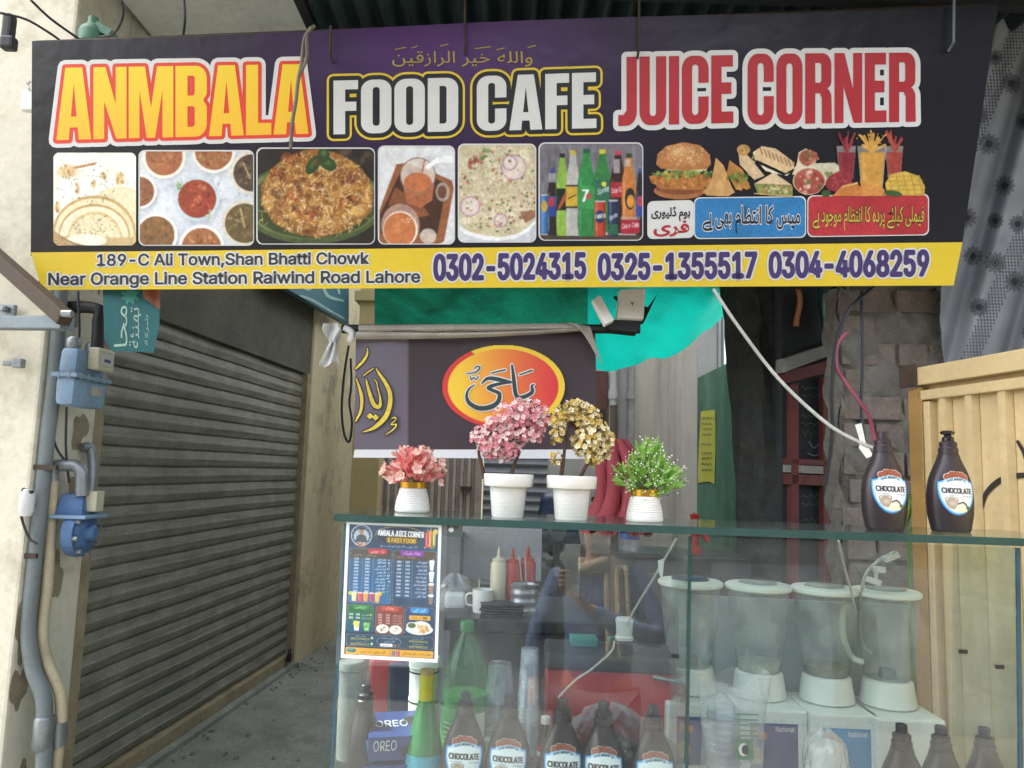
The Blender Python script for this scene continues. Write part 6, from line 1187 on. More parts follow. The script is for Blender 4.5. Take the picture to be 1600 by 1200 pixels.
g.build('leaves', M('leaf_lime', '#93c455', .55, var=.35, scale=40, trans=.3), t); g2.build('buds', M('bud_white', '#dfe6d0', .6), t); g3.build('stems', MATS['stem_green'], t)

# ------------------------------------------------ blenders
m_wpl = M('white_plastic_body', '#c9cbc8', .4, var=.06, scale=5, dirt='#9a9a90', damt=.3); m_jar = clear('jar_plastic', (.82, .86, .86), .2, (.6, .64, .64), .08, .9, 14)
def jug(n, labc, lid_center, residue):
    t = thing('juice_blender', 'x', 'blender', (0, 0, 0), 'juice blenders inside the counter'); bh = .18
    MB().box((0, 0, bh/2), (.164, .19, bh), tap=.985).build('motor_box', m_wpl, t, bevel=.006)
    if labc:
        pn = MB().box((0, -.0962, .088), (.128, .0015, .145)).build('label_panel', M('panel_rim', '#d8dad8', .4), t)
        MB().box((0, -.0975, .095), (.112, .001, .11)).build('print', M('panel_print'+labc, labc, .4, var=.2, scale=14), pn)
        v, f = text_box('National', .0, -.012, .044, .0); MB().add([(.004+q[0], -.0984, .132-q[1]-.0) for q in v], f).build('lettering', m_wht, pn)
        m_po = M('print_orange', '#b07a4a', .5)
        g = MB(); [g.lathe([(0, -.007), (.007, 0), (0, .007)], (0, 0, 0), 8, caps=False) for _ in range(1)]; g.v = []; g.f = []
        g.add([(-.05, -.0984, .12), (-.018, -.0984, .112), (-.016, -.0984, .128), (-.048, -.0984, .138)], [(0, 1, 2, 3)]); g.add([(-.04+.016*math.cos(q), -.0984, .075+.02*math.sin(q)) for q in np.linspace(0, 5.9, 12)], [tuple(range(12))]); g.build('fruit_print', MATS['print_orange'], pn)
    g = MB(); g.lathe([(.062, 0), (.066, .004), (.062, .03), (.058, .058), (.052, .062)], (0, .02, bh+.001), 36); g.build('collar', m_wpl, t, smooth=True)
    b = bh+.064
    g = MB(); fn = lambda a, z: 1+.012*(1 if math.sin(a*8) > .3 else 0); g.lathe([(.0, .0), (.05, .0), (.054, .01), (.066, .08), (.073, .15), (.076, .195), (.076, .2)], (0, .02, b), 64, caps=False, fn=fn); g.build('jar', m_jar, t, smooth=True)
    g = MB(); g.lathe([(.0, 0), (.049, .0), (.053, .02), (.0, .022)] if residue else [(0, 0), (.02, .0), (.018, .02), (0, .022)], (0, .02, b+.002), 24, caps=False); g.build('residue' if residue else 'blade', M('pulp_'+str(residue), residue, .5, var=.3) if residue else m_galv, t, smooth=True)
    ld = MB().lathe([(.0, .0), (.079, .0), (.083, .004), (.083, .011), (.078, .015), (.05, .017), (.05, .012), (.0, .012)], (0, .02, b+.198), 48, caps=False).build('lid', M('lid_white', '#d6d7d2', .4, var=.05), t, smooth=True)
    MB().lathe([(.0, .012), (.046, .012), (.046, .021), (.042, .024), (.0, .024)], (0, .02, b+.198), 36, caps=False).build('lid_cap', lid_center, ld, smooth=True)
    g = MB(); g.tube(spline([(-.07, .02, b+.17), (-.1, .02, b+.165), (-.108, .02, b+.11), (-.09, .02, b+.05), (-.06, .02, b+.035)], 5), .008, 8) if n == 3 else g.tube([(.0, .0955, .03), (.0, .12, .02)], .006, 8)
    g.build('handle' if n == 3 else 'power_cord', m_wpl if n == 3 else m_black, t, smooth=True); return t
m_lc = clear('lid_clear', (.75, .78, .78), .3, (.6, .62, .62), .1, .9)
for n, (x, off, lc, ctr, res, lb) in enumerate(((1081, .365, '#2f3a72', M('lid_navy', '#2c3f63', .4), None, 'white juice blender with a navy lid centre behind the glass partition'), (1189, .345, '#333d74', m_lc, '#b9b8ac', 'white juice blender with a frosted jar behind the sleeve of cups'), (1295, .335, '#2c79a8', m_lc, '#6f7048', 'white juice blender with greenish pulp in its jar behind the wrapped cups'), (1391, .325, None, m_lc, None, 'white juice blender with a side handle and a plain front, rightmost in the row'))):
    t = jug(n, lc, ctr, res); Yc = fe(x)[1]+off-.02; p = at(x, 1010, Yc); p[2] = SZ; t.location = V(p-np.array([0, .0, 0])); t.rotation_euler.z = -a_c*.3; t['label'] = lb

# ------------------------------------------------ bottles, cups and boxes on the shelf
m_pet = clear('green_pet', (.62, .92, .62), .16, (.2, .5, .25), .05, .9); m_liq = M('green_drink', '#128a3e', .2, var=.05)
p = on_shelf(727, 1080, 1.93); t = thing('soda_bottle', 'large half full green soda bottle inside the counter', 'bottle', p)
g = MB(); g.lathe([(0, .0), (.04, .0), (.054, .012), (.056, .04), (.054, .06), (.0565, .09), (.0565, .17), (.055, .2), (.052, .235), (.043, .27), (.03, .3), (.016, .325), (.0145, .335)], p, 36, caps=False); g.build('shell', m_pet, t, smooth=True)
g = MB(); g.lathe([(0, .003), (.038, .003), (.052, .014), (.0535, .04), (.0535, .185), (0, .1855)], p, 32, caps=False); g.build('drink', m_liq, t, smooth=True)
g = MB(); g.lathe([(.017, .33), (.018, .332), (.018, .352), (.016, .355), (0, .3555)], p, 24, caps=False); g.build('cap', M('cap_green', '#2f7a4a', .4), t, smooth=True)
def wrap(name, r_, z0, z1, a0, a1, mt_, par, c_, nseg=24): g = MB(); g.sheet(lambda u, v: (c_[0]+r_*math.cos(a0+(a1-a0)*u), c_[1]+r_*math.sin(a0+(a1-a0)*u), c_[2]+z0+(z1-z0)*v), nseg, 1); return g.build(name, mt_, par, smooth=True)
lb = wrap('label', .0575, .055, .16, R(150), R(300), M('bottle_label', '#4aa05c', .4, var=.2, scale=30), t, p); wrap('white_panel', .0579, .08, .15, R(290), R(330), M('label_white', '#d8dcd4', .4), lb, p); wrap('barcode', .0579, .115, .145, R(262), R(275), m_wht, lb, p)
for k in range(6): wrap('text_line', .0579, .07+k*.011, .073+k*.011, R(215), R(255), M('label_text', '#b8d8bc', .5), lb, p, 8)
p = on_shelf(665, 1120, 1.83); t = thing('squash_bottle', 'small green squash bottle with a yellow neck inside the counter below the menu', 'bottle', p)
g = MB(); g.lathe([(0, 0), (.04, 0), (.042, .005), (.042, .085), (.039, .1), (.034, .125), (.027, .155), (.0185, .19), (.016, .2)], p, 32, caps=False); g.build('body', M('green_glass', '#1f6e3c', .15, var=.1), t, smooth=True)
g = MB(); g.lathe([(.0175, .185), (.0172, .21), (.0155, .235), (.017, .238), (.017, .25), (0, .251)], p, 28, caps=False); g.build('neck_foil', M('yellow_foil', '#b9b02a', .35, var=.15), t, smooth=True); g = MB(); g.lathe([(.0165, .25), (.0165, .262), (0, .263)], p, 24, caps=False); g.build('cap', M('tan_cap', '#a08a5c', .4), t, smooth=True)
lb = wrap('label', .0428, .005, .082, R(180), R(360), M('label_cyan', '#3c98ae', .4, var=.15), t, p); wrap('yellow_panel', .0432, .005, .055, R(285), R(335), M('label_lime', '#a8b84a', .4, var=.2), lb, p); wrap('leaf_print', .0436, .01, .03, R(300), R(325), m_liq, lb, p)
m_bbox = M('box_blue', '#1c3570', .4, var=.15); m_bisc = M('biscuit_dark', '#1c1a20', .6)
for (zo, rz, lb) in ((0, .1, 'blue biscuit box with white lettering, lower of two beside the squash bottle'), (.062, .25, 'blue biscuit box tilted on top of the other blue box')):
    p = on_shelf(615, 1160, 1.86)+[0, 0, zo]; t = thing('biscuit_box', lb, 'box', p, 'blue biscuit boxes')
    Rm = Matrix.Rotation(rz, 3, 'Z')@Matrix.Rotation(.16 if zo else 0, 3, 'X'); cc = p+[0, 0, .03+(.012 if zo else 0)]
    MB().box(cc, (.125, .12, .056), Rm).build('carton', m_bbox, t, bevel=.002)
    def loc(x, y, z): return V(cc)+Rm@Vector((x, y, z))
    v, f = text_box('OREO', -.052, -.02, .0, .004); MB().add([loc(q[0], -.0606, -q[1]) for q in v], f).build('lettering', m_wht, t); v, f = text_box('OREO', -.045, -.03, .03, .0); MB().add([loc(q[0], -q[1]-.015, .0287) for q in v], f).build('lettering', m_wht, t)
    for (x, y, z, ax) in ((.03, -.0606, -.008, 0), (.042, .01, .0287, 1)): MB().add([loc(x+.02*math.cos(q), y+(.02*math.sin(q) if ax else 0), z+(0 if ax else .016*math.sin(q))) for q in np.linspace(0, 6.283, 17)[:-1]], [tuple(range(16))]).build('biscuit_print', m_bisc, t)
def tub(px, py, Y, H, r_, lb, bands=True):
    p = on_shelf(px, py, Y); t = thing('plastic_tub', lb, 'tub', p); g = MB(); g.lathe([(0, 0), (r_*.9, 0), (r_*.95, H*.3), (r_, H*.62), (r_*.96, H*.63), (r_*1.0, H*.9), (0, H*.905)], p, 28, caps=False); g.build('body', m_wpl if bands else M('tub_grey', '#7d807e', .5), t, smooth=True)
    g = MB(); g.lathe([(0, H*.907), (r_*1.06, H*.907), (r_*1.06, H*.985), (r_*.98, H), (0, H)], p, 28, caps=False); g.build('lid', MATS['lid_white'] if bands else MATS['tub_grey'], t, smooth=True)
    if bands:
        for zq in (.58, .86): g = MB(); g.lathe([(r_*1.005, H*zq), (r_*1.015, H*zq+.002), (r_*1.005, H*zq+.004)], p, 28, caps=False); g.build('band', m_black, t, smooth=True)
tub(662, 1075, 1.98, .255, .037, 'white plastic tub with black bands behind the squash bottle'); tub(548, 1070, 2.0, .235, .03, 'pale plastic tub at the left end of the counter behind the syrup bottle', False)
p = on_shelf(603, 1070, 2.04); t = thing('pink_packet', 'upright pink red packet behind the blue biscuit boxes', 'packet', p); MB().box(p+[0, 0, .12], (.085, .05, .24), Matrix.Rotation(.1, 3, 'Z')).build('pouch', M('pink_foil', '#b84a4e', .4, var=.1), t, bevel=.01); MB().box(p+[0.045, -.012, .115], (.07, .06, .23)).build('dark_side', M('navy_foil', '#232c44', .5), t, bevel=.008)
m_cup = clear('cup_plastic', (.88, .9, .93), .22, (.7, .74, .8), .06, 1.2, 20)
def cups(px, py, Y, z0, H, r_, n, lb, grp='stacks of clear plastic cups'):
    p = at(px, py, Y); p[2] = z0; t = thing('cup_stack', lb, 'cups', p, grp)
    for k in range(n):
        z = k*H*.45/max(1, n-1); g = MB(); g.lathe([(r_*1.08, z), (r_*1.1, z+.003), (r_*1.0, z+.006), (r_*.78, z+H*.55), (0, z+H*.552)], p, 28, caps=False); g.build('cup', m_cup, t, smooth=True)
cups(780, 1090, 1.94, SZ+.09, .165, .036, 8, 'short upside down stack of clear cups right of the large soda bottle'); cups(826, 1080, 1.86, SZ+.06, .25, .026, 14, 'tall narrow upside down stack of clear cups left of the red box')
p = at(785, 1150, 1.93); p[2] = SZ; g = MB(); g.lathe([(0, 0), (.045, 0), (.05, .03), (.05, .085), (.046, .088), (0, .088)], p, 28, caps=False); one('white_jar', g, m_wpl, 'low white jar carrying the short stack of clear cups', 'jar', smooth=True)
p = at(826, 1150, 1.86); p[2] = SZ; g = MB(); g.box(p+[0, 0, .029], (.075, .075, .058)); one('cup_carton', g, m_dark, 'small dark carton carrying the tall stack of clear cups', 'box', bevel=.004)
# red cool box
p = on_shelf(948, 1085, 2.02); t = thing('red_box', 'wide red box with a dark lid behind the plastic bags in the counter', 'box', p); z1 = at(948, 1048, 1.95)[2]
MB().box(p+[0, 0, (z1-SZ)/2], (.315, .15, z1-SZ), Matrix.Rotation(-.06, 3, 'Z')).build('body', M('box_red', '#a82830', .4, var=.1, scale=5), t, bevel=.012, smooth=True); MB().box(p+[0, 0, z1-SZ+.02], (.325, .17, .04), Matrix.Rotation(-.06, 3, 'Z')).build('lid', M('lid_dark', '#2c3238', .5, var=.2), t, bevel=.01, smooth=True)
g = MB(); g.tube(spline([p+[.1, -.09, .235], p+[.16, -.1, .226], p+[.175, -.1, .215], p+[.17, -.1, .18]], 5), .005, 8); g.build('handle', m_galv, t, smooth=True)
g = MB(); g.box(p+[-.06, .02, z1-SZ+.052], (.07, .06, .022)); g.box(p+[.03, .03, z1-SZ+.05], (.05, .05, .018)); one('teal_boxes', g, M('teal_plastic', '#2a7a70', .5, var=.2), 'two small teal plastic boxes on the dark lid of the red box', 'boxes', bevel=.004)
# adapter with white plug
p = at(975, 1019, 1.985); t = thing('power_adapter', 'dark power adapter with a white plug on top standing on the red box', 'adapter', p-[0, 0, .03])
MB().box(p, (.074, .06, .06), tap=.85).build('case', M('case_navy', '#23293c', .25, var=.1), t, bevel=.004); q = p+[0, 0, .058]; g = MB(); g.lathe([(0, -.028), (.022, -.027), (.023, -.02), (.0195, -.016), (.021, .01), (.0225, .022), (.018, .027), (0, .027)], q, 20, caps=False, sq=3.); g.build('plug', m_bag, t, smooth=True)
pxtube('thin_cord', [(975, 986, 1.985), (990, 955, 1.92), (1020, 905, 1.82), (1045, 862, 1.72), (1057, 842, 1.70)], .0028, M('cord_white', '#b8b8b0', .5), 'thin white cord rising from the adapter plug to the glass partition top', 'cord', n=6)
pxtube('thin_cord', [(960, 1002, 1.96), (955, 1018, 1.94), (925, 1045, 1.90), (900, 1062, 1.88), (872, 1090, 1.86)], .0028, MATS['cord_white'], 'thin white cord slanting down across the red box', 'cord', n=6)
g = MB(); g.add([at(x, y, 1.745) for x, y in ((1028, 876), (1038, 872), (1036, 895), (1034, 908), (1029, 893))], [(0, 1, 2, 3, 4)]); one('cord_tag', g, m_bag, 'scrap of white tape on the cord near the glass partition', 'tape', solid=.001)
# crumpled bags with dark pouches
random.seed(51)
t = thing('clear_bag', 'crumpled clear plastic bag full of dark pouches in front of the red box', 'bag', on_shelf(950, 1140, 1.86))
m_cb = clear('bag_film', (.86, .88, .9), .12, (.6, .64, .7), .12, 1.6, 10); c0 = on_shelf(950, 1140, 1.87)
def bagf(u, v): a = u*2*math.pi; e = v*1.5; r_ = 1+.14*math.sin(a*5+v*7)+.1*math.sin(a*11-v*9)+.05*math.sin(a*23+v*17); return (c0[0]+.15*r_*math.cos(a)*math.cos(e), c0[1]+.055*r_*math.sin(a)*math.cos(e), c0[2]+.003+.17*math.sin(e)*(1+.12*math.sin(a*4+v*6)))
g = MB(); g.sheet(bagf, 90, 26); g.build('film', m_cb, t)
for k in range(9):
    g = MB(); q = c0+[random.uniform(-.1, .1), random.uniform(-.02, .02), random.uniform(.03, .1)]; ro = rot_rand(); g.sheet(lambda u, v: V(q)+ro@Vector(((u-.5)*.07, (v-.5)*.09, .016*math.sin(u*3.14)*math.sin(v*3.14)+.004*math.sin(u*17+v*13))), 10, 10); g.build('pouch', M(('pouch_brown', 'pouch_red', 'pouch_dark')[k % 3], ('#3a2420', '#7a2824', '#241f22')[k % 3], .35, var=.3, scale=30), t, smooth=True, solid=.004)
p = at(852, 1150, 1.82); p[2] = SZ; t = thing('sauce_bottle', 'small dark sauce bottle with a red and white label left of the bag of pouches', 'bottle', p); g = MB(); g.lathe([(0, 0), (.018, 0), (.019, .01), (.019, .11), (.012, .14), (.01, .155)], p, 20, caps=False); g.build('body', M('cola_glass', '#2c1c1a', .15), t, smooth=True); wrap('label', .0195, .075, .108, R(180), R(360), M('label_red', '#b02a30', .4), t, p); wrap('white_swoosh', .0199, .086, .096, R(200), R(330), m_wht, t, p); g = MB(); g.lathe([(.011, .153), (.011, .168), (0, .169)], p, 16, caps=False); g.build('cap', m_bag, t, smooth=True)
# sleeve of cups with a green flag, wrapped cups, glass jar
p = at(1140, 1130, 1.74); p[2] = SZ; t = thing('cup_sleeve', 'clear plastic sleeve of cups printed with a green flag before the second blender', 'cups', p)
def slv(u, v): a = u*6.283; H = .285+.012*math.sin(a*1+.8)+.008*math.sin(a*5); wv = 1+.05*math.sin(a*6+v*9); return (p[0]+(.058+.018*v)*wv*math.cos(a)+.012*v, p[1]+(.042-.018*v)*wv*math.sin(a), p[2]+.002+H*v)
g = MB(); g.sheet(slv, 60, 20); g.build('film', clear('sleeve_film', (.86, .88, .9), .26, (.72, .75, .78), .12, 1.4, 9), t, smooth=True)
for k in range(10): g = MB(); z = .004+k*.014; g.lathe([(0, z), (.026, z), (.036, z+.09), (.038, z+.092), (.036, z+.094)], p-np.array([.014, 0, 0]), 24, caps=False); g.build('cup', m_cup, t, smooth=True)
fx = p+[.02, -.041, .15]; MB().box(fx, (.038, .001, .042)).build('green_flag', M('flag_green', '#2a6a48', .5), t)
cr = [(.011*math.cos(a)-.002, .013*math.sin(a)) for a in np.linspace(.7, 5.6, 14)]+[(.009*math.cos(a)+.002, .0105*math.sin(a)) for a in np.linspace(5.3, .95, 12)]; g = MB(); g.add([(fx[0]+a, fx[1]-.0012, fx[2]+b) for a, b in cr], [tuple(range(len(cr)))]); g.build('crescent', m_wht, t)
for k in range(5): MB().box((fx[0]+.005, fx[1]-.0005, fx[2]+.072-k*.011), (.05-.006*(k % 2), .0006, .0035)).build('text_line', M('flag_text', '#4f7a66', .5), t)
p = at(1290, 1140, 1.67); p[2] = SZ; t = thing('wrapped_cups', 'stack of white cups wrapped in shiny film before the third blender', 'cups', p)
for k in range(12): g = MB(); z = .003+k*.0095; g.lathe([(.043, z), (.0445, z+.002), (.042, z+.005), (.0335, z+.07), (0, z+.071)], p, 26, caps=False); g.build('cup', m_bag, t, smooth=True)
def wf(u, v): a = u*6.283; r_ = (.052-.014*v)*(1+.05*math.sin(a*7+v*9)+.03*math.sin(a*15-v*14)); 
def wf(u, v):
    a = u*6.283; e = min(1, v*1.25); rad = (.052-.012*v)*(1 if v < .8 else max(.02, math.cos((v-.8)*7.6)))*(1+.05*math.sin(a*7+v*9)+.03*math.sin(a*15-v*14)); return (p[0]+rad*math.cos(a), p[1]+rad*math.sin(a), p[2]+.002+.205*v+.006*math.sin(a*3)*v)
g = MB(); g.sheet(wf, 60, 26); g.build('film', clear('shiny_film', (.9, .92, .94), .2, (.75, .78, .8), .08, 2.2, 12), t)
p = at(1238, 1195, 1.70); p[2] = SZ+.036; t = thing('glass_jar', 'glass jar lying on its side between the sleeve and the wrapped cups', 'jar', p-[0, 0, .036]); g = MB(); g.lathe([(.034, 0), (.036, .01), (.036, .1), (.03, .11), (0, .11)], (0, 0, 0), 24, caps=False); g.v = [(p[0]+q[0], p[1]-.03+q[2], p[2]+q[1]) for q in g.v]; g.build('glass', m_cup, t, smooth=True); g = MB(); g.tube([(p[0]+.035*math.cos(a), p[1]-.031, p[2]+.035*math.sin(a)) for a in np.linspace(0, 6.283, 25)], .005, 8, caps=False); g.build('dark_rim', m_black, t, smooth=True)
pxtube('lamp_cord', [(1310, 845, 1.75), (1318, 880, 1.8), (1330, 925, 1.88), (1338, 960, 1.93)], .003, MATS['cord_white'], 'thin white cord hanging behind the third blender lid', 'cord', n=6)
pxtube('lamp_cord', [(1398, 862, 1.85), (1370, 878, 1.88), (1350, 905, 1.9), (1343, 960, 1.95), (1347, 1005, 1.95), (1362, 1022, 1.93)], .004, MATS['cord_white'], 'grey white cord looping behind the handle of the right blender', 'cord', n=6)
g = MB(); g.box(at(1392, 870, 1.86), (.036, .02, .014), Matrix.Rotation(-.4, 3, 'Y')); g.box(at(1374, 890, 1.87), (.024, .02, .014)); g.box(at(1365, 908, 1.87), (.03, .02, .014), Matrix.Rotation(.3, 3, 'Y')); g.box(at(1369, 899, 1.872), (.006, .01, .03)); one('cord_connector', g, m_bag, 'white plastic cord connectors above the right blender', 'connector', bevel=.002)

# ------------------------------------------------ cooking corner behind the counter
t = thing('stove_table', 'black steel stove table behind the counter, seen through the glass', 'table', (-.05, 2.75, 0)); zt2 = at(780, 938, 2.9)[2]
x0_, x1_ = at(700, 940, 2.7)[0], at(1000, 940, 2.7)[0]
MB().box(((x0_+x1_)/2, 2.78, zt2-.02), (x1_-x0_, .5, .04)).build('top', M('stove_steel', '#2f3233', .4, .4, var=.3), t, bevel=.005); MB().box(((x0_+x1_)/2, 2.80, zt2-.3), (x1_-x0_-.04, .44, .5)).build('body', m_black, t)
for sx2 in (x0_+.04, x1_-.04):
    for yy2 in (2.58, 2.98): MB().box((sx2, yy2, (zt2-.56)/2), (.04, .04, zt2-.56)).build('leg', m_gsteel, t)
def on_t(px, Y): p = at(px, 920, Y); p[2] = zt2; return p
def squeeze(px, Y, H, mt_, lb):
    p = on_t(px, Y); t = thing('squeeze_bottle', lb, 'bottle', p, 'squeeze bottles on the stove'); g = MB(); g.lathe([(0, 0), (.026, 0), (.028, .01), (.028, H*.8), (.024, H*.84), (.02, H*.86)], p, 20, caps=False); g.build('body', mt_, t, smooth=True); g = MB(); g.lathe([(.023, H*.85), (.023, H*.9), (.008, H*.93), (.003, H*1.12)], p, 16); g.build('nozzle', mt_, t, smooth=True)
m_cs = M('cream_sauce', '#b9b39c', .45, var=.08); m_rs = M('red_sauce', '#a02a1e', .45, var=.1)
squeeze(778, 2.72, .19, m_cs, 'cream squeeze bottle on the stove, left of the red ones'); squeeze(800, 2.74, .185, m_rs, 'red squeeze bottle next to the cream one on the stove'); squeeze(824, 2.78, .19, m_rs, 'red squeeze bottle behind the steel can on the stove')
p = on_t(819, 2.66); t = thing('steel_can', 'ribbed steel can in front of the red squeeze bottles', 'can', p); g = MB(); pr = [(0, 0), (.045, 0)]+[(.045+.002*math.sin(k*1.2), .003+k*.0055) for k in range(18)]+[(.042, .1)]; g.lathe(pr, p, 24, caps=False); g.build('body', m_alu, t, smooth=True); g = MB(); g.tube([p+[0, 0, .03], p+[-.02, .0, .2]], .003, 6); g.tube([p+[.01, 0, .03], p+[.0, .0, .22]], .003, 6); g.build('spoons', m_galv, t)
p = on_t(755, 2.66); t = thing('white_mug', 'stained white mug on the stove left of the squeeze bottles', 'mug', p); g = MB(); g.lathe([(0, 0), (.032, 0), (.034, .01), (.036, .075), (.033, .075), (.03, .01)], p, 22, caps=False); g.build('body', m_wpl, t, smooth=True); g = MB(); g.tube(spline([p+[-.034, 0, .06], p+[-.055, 0, .055], p+[-.055, 0, .025], p+[-.034, 0, .02]], 4), .004, 6); g.build('handle', m_wpl, t, smooth=True)
p = on_t(785, 2.62); t = thing('tray_stack', 'stack of small black trays on the stove in front of the squeeze bottles', 'trays', p)
for k in range(5): MB().box(p+[.004*math.sin(k*3), 0, .005+k*.008], (.14, .1, .005), Matrix.Rotation(.1*math.sin(k*2), 3, 'Z')).build('tray', m_black, t, bevel=.002)
p = on_t(712, 2.7); t = thing('wrapped_packet', 'clump of clear wrapped packets at the left end of the stove', 'packet', p); g = MB(); g.sheet(lambda u, v: (p[0]+.07*math.cos(u*6.283)*math.cos(v*1.5)*(1+.15*math.sin(u*40+v*9)), p[1]+.06*math.sin(u*6.283)*math.cos(v*1.5), p[2]+.002+.11*math.sin(v*1.5)*(1+.1*math.sin(u*30))), 50, 14); g.build('film', m_cb, t); MB().box(p+[0, 0, .03], (.07, .05, .05)).build('pack', m_wpl, t, bevel=.01)
a_, b_ = at(722, 836, 3.25), at(845, 904, 3.25); t = thing('white_board', 'pale white board behind the squeeze bottles', 'board', ((a_[0]+b_[0])/2, 3.25, 0)); MB().box(((a_[0]+b_[0])/2, 3.26, (a_[2]+b_[2])/2+.02), (b_[0]-a_[0], .02, a_[2]-b_[2]+.06)).build('panel', M('board_white', '#b9bcc0', .5, var=.12, scale=4, dirt='#7a7a78', damt=.4), t); MB().box(((a_[0]+b_[0])/2, 3.285, b_[2]/2), (.05, .03, b_[2])).build('stand', m_gsteel, t)
t = thing('dark_cupboard', 'dark cupboard standing behind the stove on the left', 'cupboard', (at(706, 860, 3.1)[0], 3.1, 0)); q = at(706, 860, 3.1); MB().box((q[0], 3.15, .62), (.08, .3, 1.24)).build('side', M('cupboard_grey', '#5c6064', .6, var=.15), t)
t = thing('back_cupboard', 'low dark cupboard behind the counter between the stove and the trunk', 'cupboard', (.66, 3.1, 0)); MB().box((.62, 3.12, .6), (.62, .34, 1.2)).build('body', M('cupboard_dark', '#2b2c30', .5, var=.25), t, bevel=.01)
for k in range(3): MB().box((.62, 2.942, .25+k*.36), (.58, .012, .32)).build('drawer', MATS['cupboard_dark'], t, bevel=.004)
p = np.array([at(988, 860, 2.95)[0], 3.02, 1.2]); t = thing('water_bottle', 'clear water bottle with a blue label on the dark cupboard', 'bottle', p); g = MB(); g.lathe([(0, 0), (.036, 0), (.038, .02), (.038, .13), (.03, .16), (.014, .19), (.014, .2)], p, 22, caps=False); g.build('body', m_cup, t, smooth=True); g = MB(); g.lathe([(.0385, .05), (.0385, .1)], p, 22, caps=False); g.build('label', M('water_blue', '#2c4f9a', .4), t, smooth=True); g = MB(); g.lathe([(.015, .2), (.015, .215), (0, .216)], p, 14, caps=False); g.build('cap', MATS['water_blue'], t)
p = np.array([at(1092, 880, 2.95)[0], 3.02, 1.2]); t = thing('red_grinder', 'small red hand tool on the dark cupboard behind the partition', 'tool', p); g = MB(); g.lathe([(0, 0), (.03, 0), (.03, .02), (.016, .03), (.016, .14), (.02, .15), (0, .16)], p, 16, caps=False); g.build('body', MATS['red_sauce'], t, smooth=True); g = MB(); g.tube([p+[0, 0, .13], p+[.05, -.02, .05]], .012, 8); g.build('handle', MATS['red_sauce'], t, smooth=True)
# ================================================================== photographer, mirrored in the counter glass
def skin(name, chains, mat, parent, sub=2, root=0):
    vs, es, rs = [], [], []
    idx = {}
    for ch in chains:
        prev = None
        for (p, r_) in ch:
            key = tuple(round(k, 4) for k in p)
            if key not in idx: idx[key] = len(vs); vs.append(p); rs.append(r_)
            i = idx[key]
            if prev is not None and prev != i: es.append((prev, i))
            prev = i
    off = WL[parent.name]; me = bpy.data.meshes.new(name); me.from_pydata([tuple(float(a-b) for a, b in zip(p, off)) for p in vs], es, []); o = bpy.data.objects.new(name, me); link(o, parent)
    o.modifiers.new('skin', 'SKIN'); sv = me.skin_vertices[0].data
    for i, r_ in enumerate(rs):
        rr_ = r_ if isinstance(r_, tuple) else (r_, r_); sv[i].radius = rr_; sv[i].use_root = (i == root)
    o.modifiers['skin'].use_smooth_shade = True; sm = o.modifiers.new('sub', 'SUBSURF'); sm.levels = sub; sm.render_levels = sub
    dg = bpy.context.evaluated_depsgraph_get(); m2 = bpy.data.meshes.new_from_object(o.evaluated_get(dg)); o.modifiers.clear(); o.data = m2; m2.materials.clear(); m2.materials.append(mat); m2.polygons.foreach_set('use_smooth', [True]*len(m2.polygons)); return o
PX, PY = .10, -.36
m_skin = M('skin', '#a57a5e', .55, var=.08); m_jack = M('blue_jacket', '#58678c', .85, var=.35, scale=14, bump=.8, bscale=18); m_trs = M('grey_trousers', '#4a4c50', .85); m_hair = M('black_hair', '#1a1716', .6)
ph = thing('person', 'person in a blue jacket and beige scarf raising a phone, mirrored in the counter glass', 'person', (PX, PY, 0))
def q(x, y, z): return (PX+x, PY+y, z)
# body: pelvis root, legs, trunk, neck, head, arms and hands in one surface
wr = q(-.05, .26, 1.29)
chains = [[(q(0, 0, .95), (.15, .11)), (q(0, 0, 1.12), (.14, .10)), (q(0, .0, 1.3), (.165, .11)), (q(0, -.01, 1.42), (.12, .09)), (q(0, -.005, 1.49), (.055, .055)), (q(0, .01, 1.55), (.054, .056)), (q(0, .02, 1.62), (.072, .088)), (q(0, .015, 1.7), (.074, .09)), (q(0, .005, 1.755), (.045, .055))]]
for s_ in (-1, 1): chains.append([(q(0, 0, .95), .1), (q(.1*s_, 0, .86), .095), (q(.11*s_, .02, .5), .062), (q(.115*s_, -.02, .1), .042), (q(.12*s_, -.03, .05), .045), (q(.13*s_, .12, .03), .034)])
elbR, elbL = q(.29, .1, 1.16), q(-.28, .02, 1.12)
chains.append([(q(0, -.01, 1.42), .1), (q(.17, -.01, 1.415), .065), (elbR, .045), (q(.12, .2, 1.2), .038), (wr, .026), (q(-.07, .285, 1.335), .03)])
chains.append([(q(0, -.01, 1.42), .1), (q(-.17, -.01, 1.415), .065), (elbL, .045), (q(-.27, .1, .92), .03), (q(-.265, .13, .84), .028)])
skin('body', chains, m_skin, ph)
jk = [[(q(0, 0, .86), (.185, .14)), (q(0, 0, 1.12), (.17, .13)), (q(0, 0, 1.3), (.19, .13)), (q(0, -.01, 1.42), (.14, .105)), (q(0, -.008, 1.475), (.075, .07))], [(q(0, -.01, 1.42), .1), (q(.175, -.01, 1.41), .083), (elbR, .06), (q(.12, .2, 1.2), .05), (q(-.02, .25, 1.275), .037)], [(q(0, -.01, 1.42), .1), (q(-.175, -.01, 1.41), .083), (elbL, .06), (q(-.272, .09, .95), .045)]]
skin('jacket', jk, m_jack, ph)
skin('trousers', [[(q(0, 0, .95), (.17, .13)), (q(.1, 0, .86), .115), (q(.11, .02, .5), .08), (q(.115, -.02, .12), .065)], [(q(0, 0, .95), .1), (q(-.1, 0, .86), .115), (q(-.11, .02, .5), .08), (q(-.115, -.02, .12), .065)]], m_trs, ph)
g = MB()
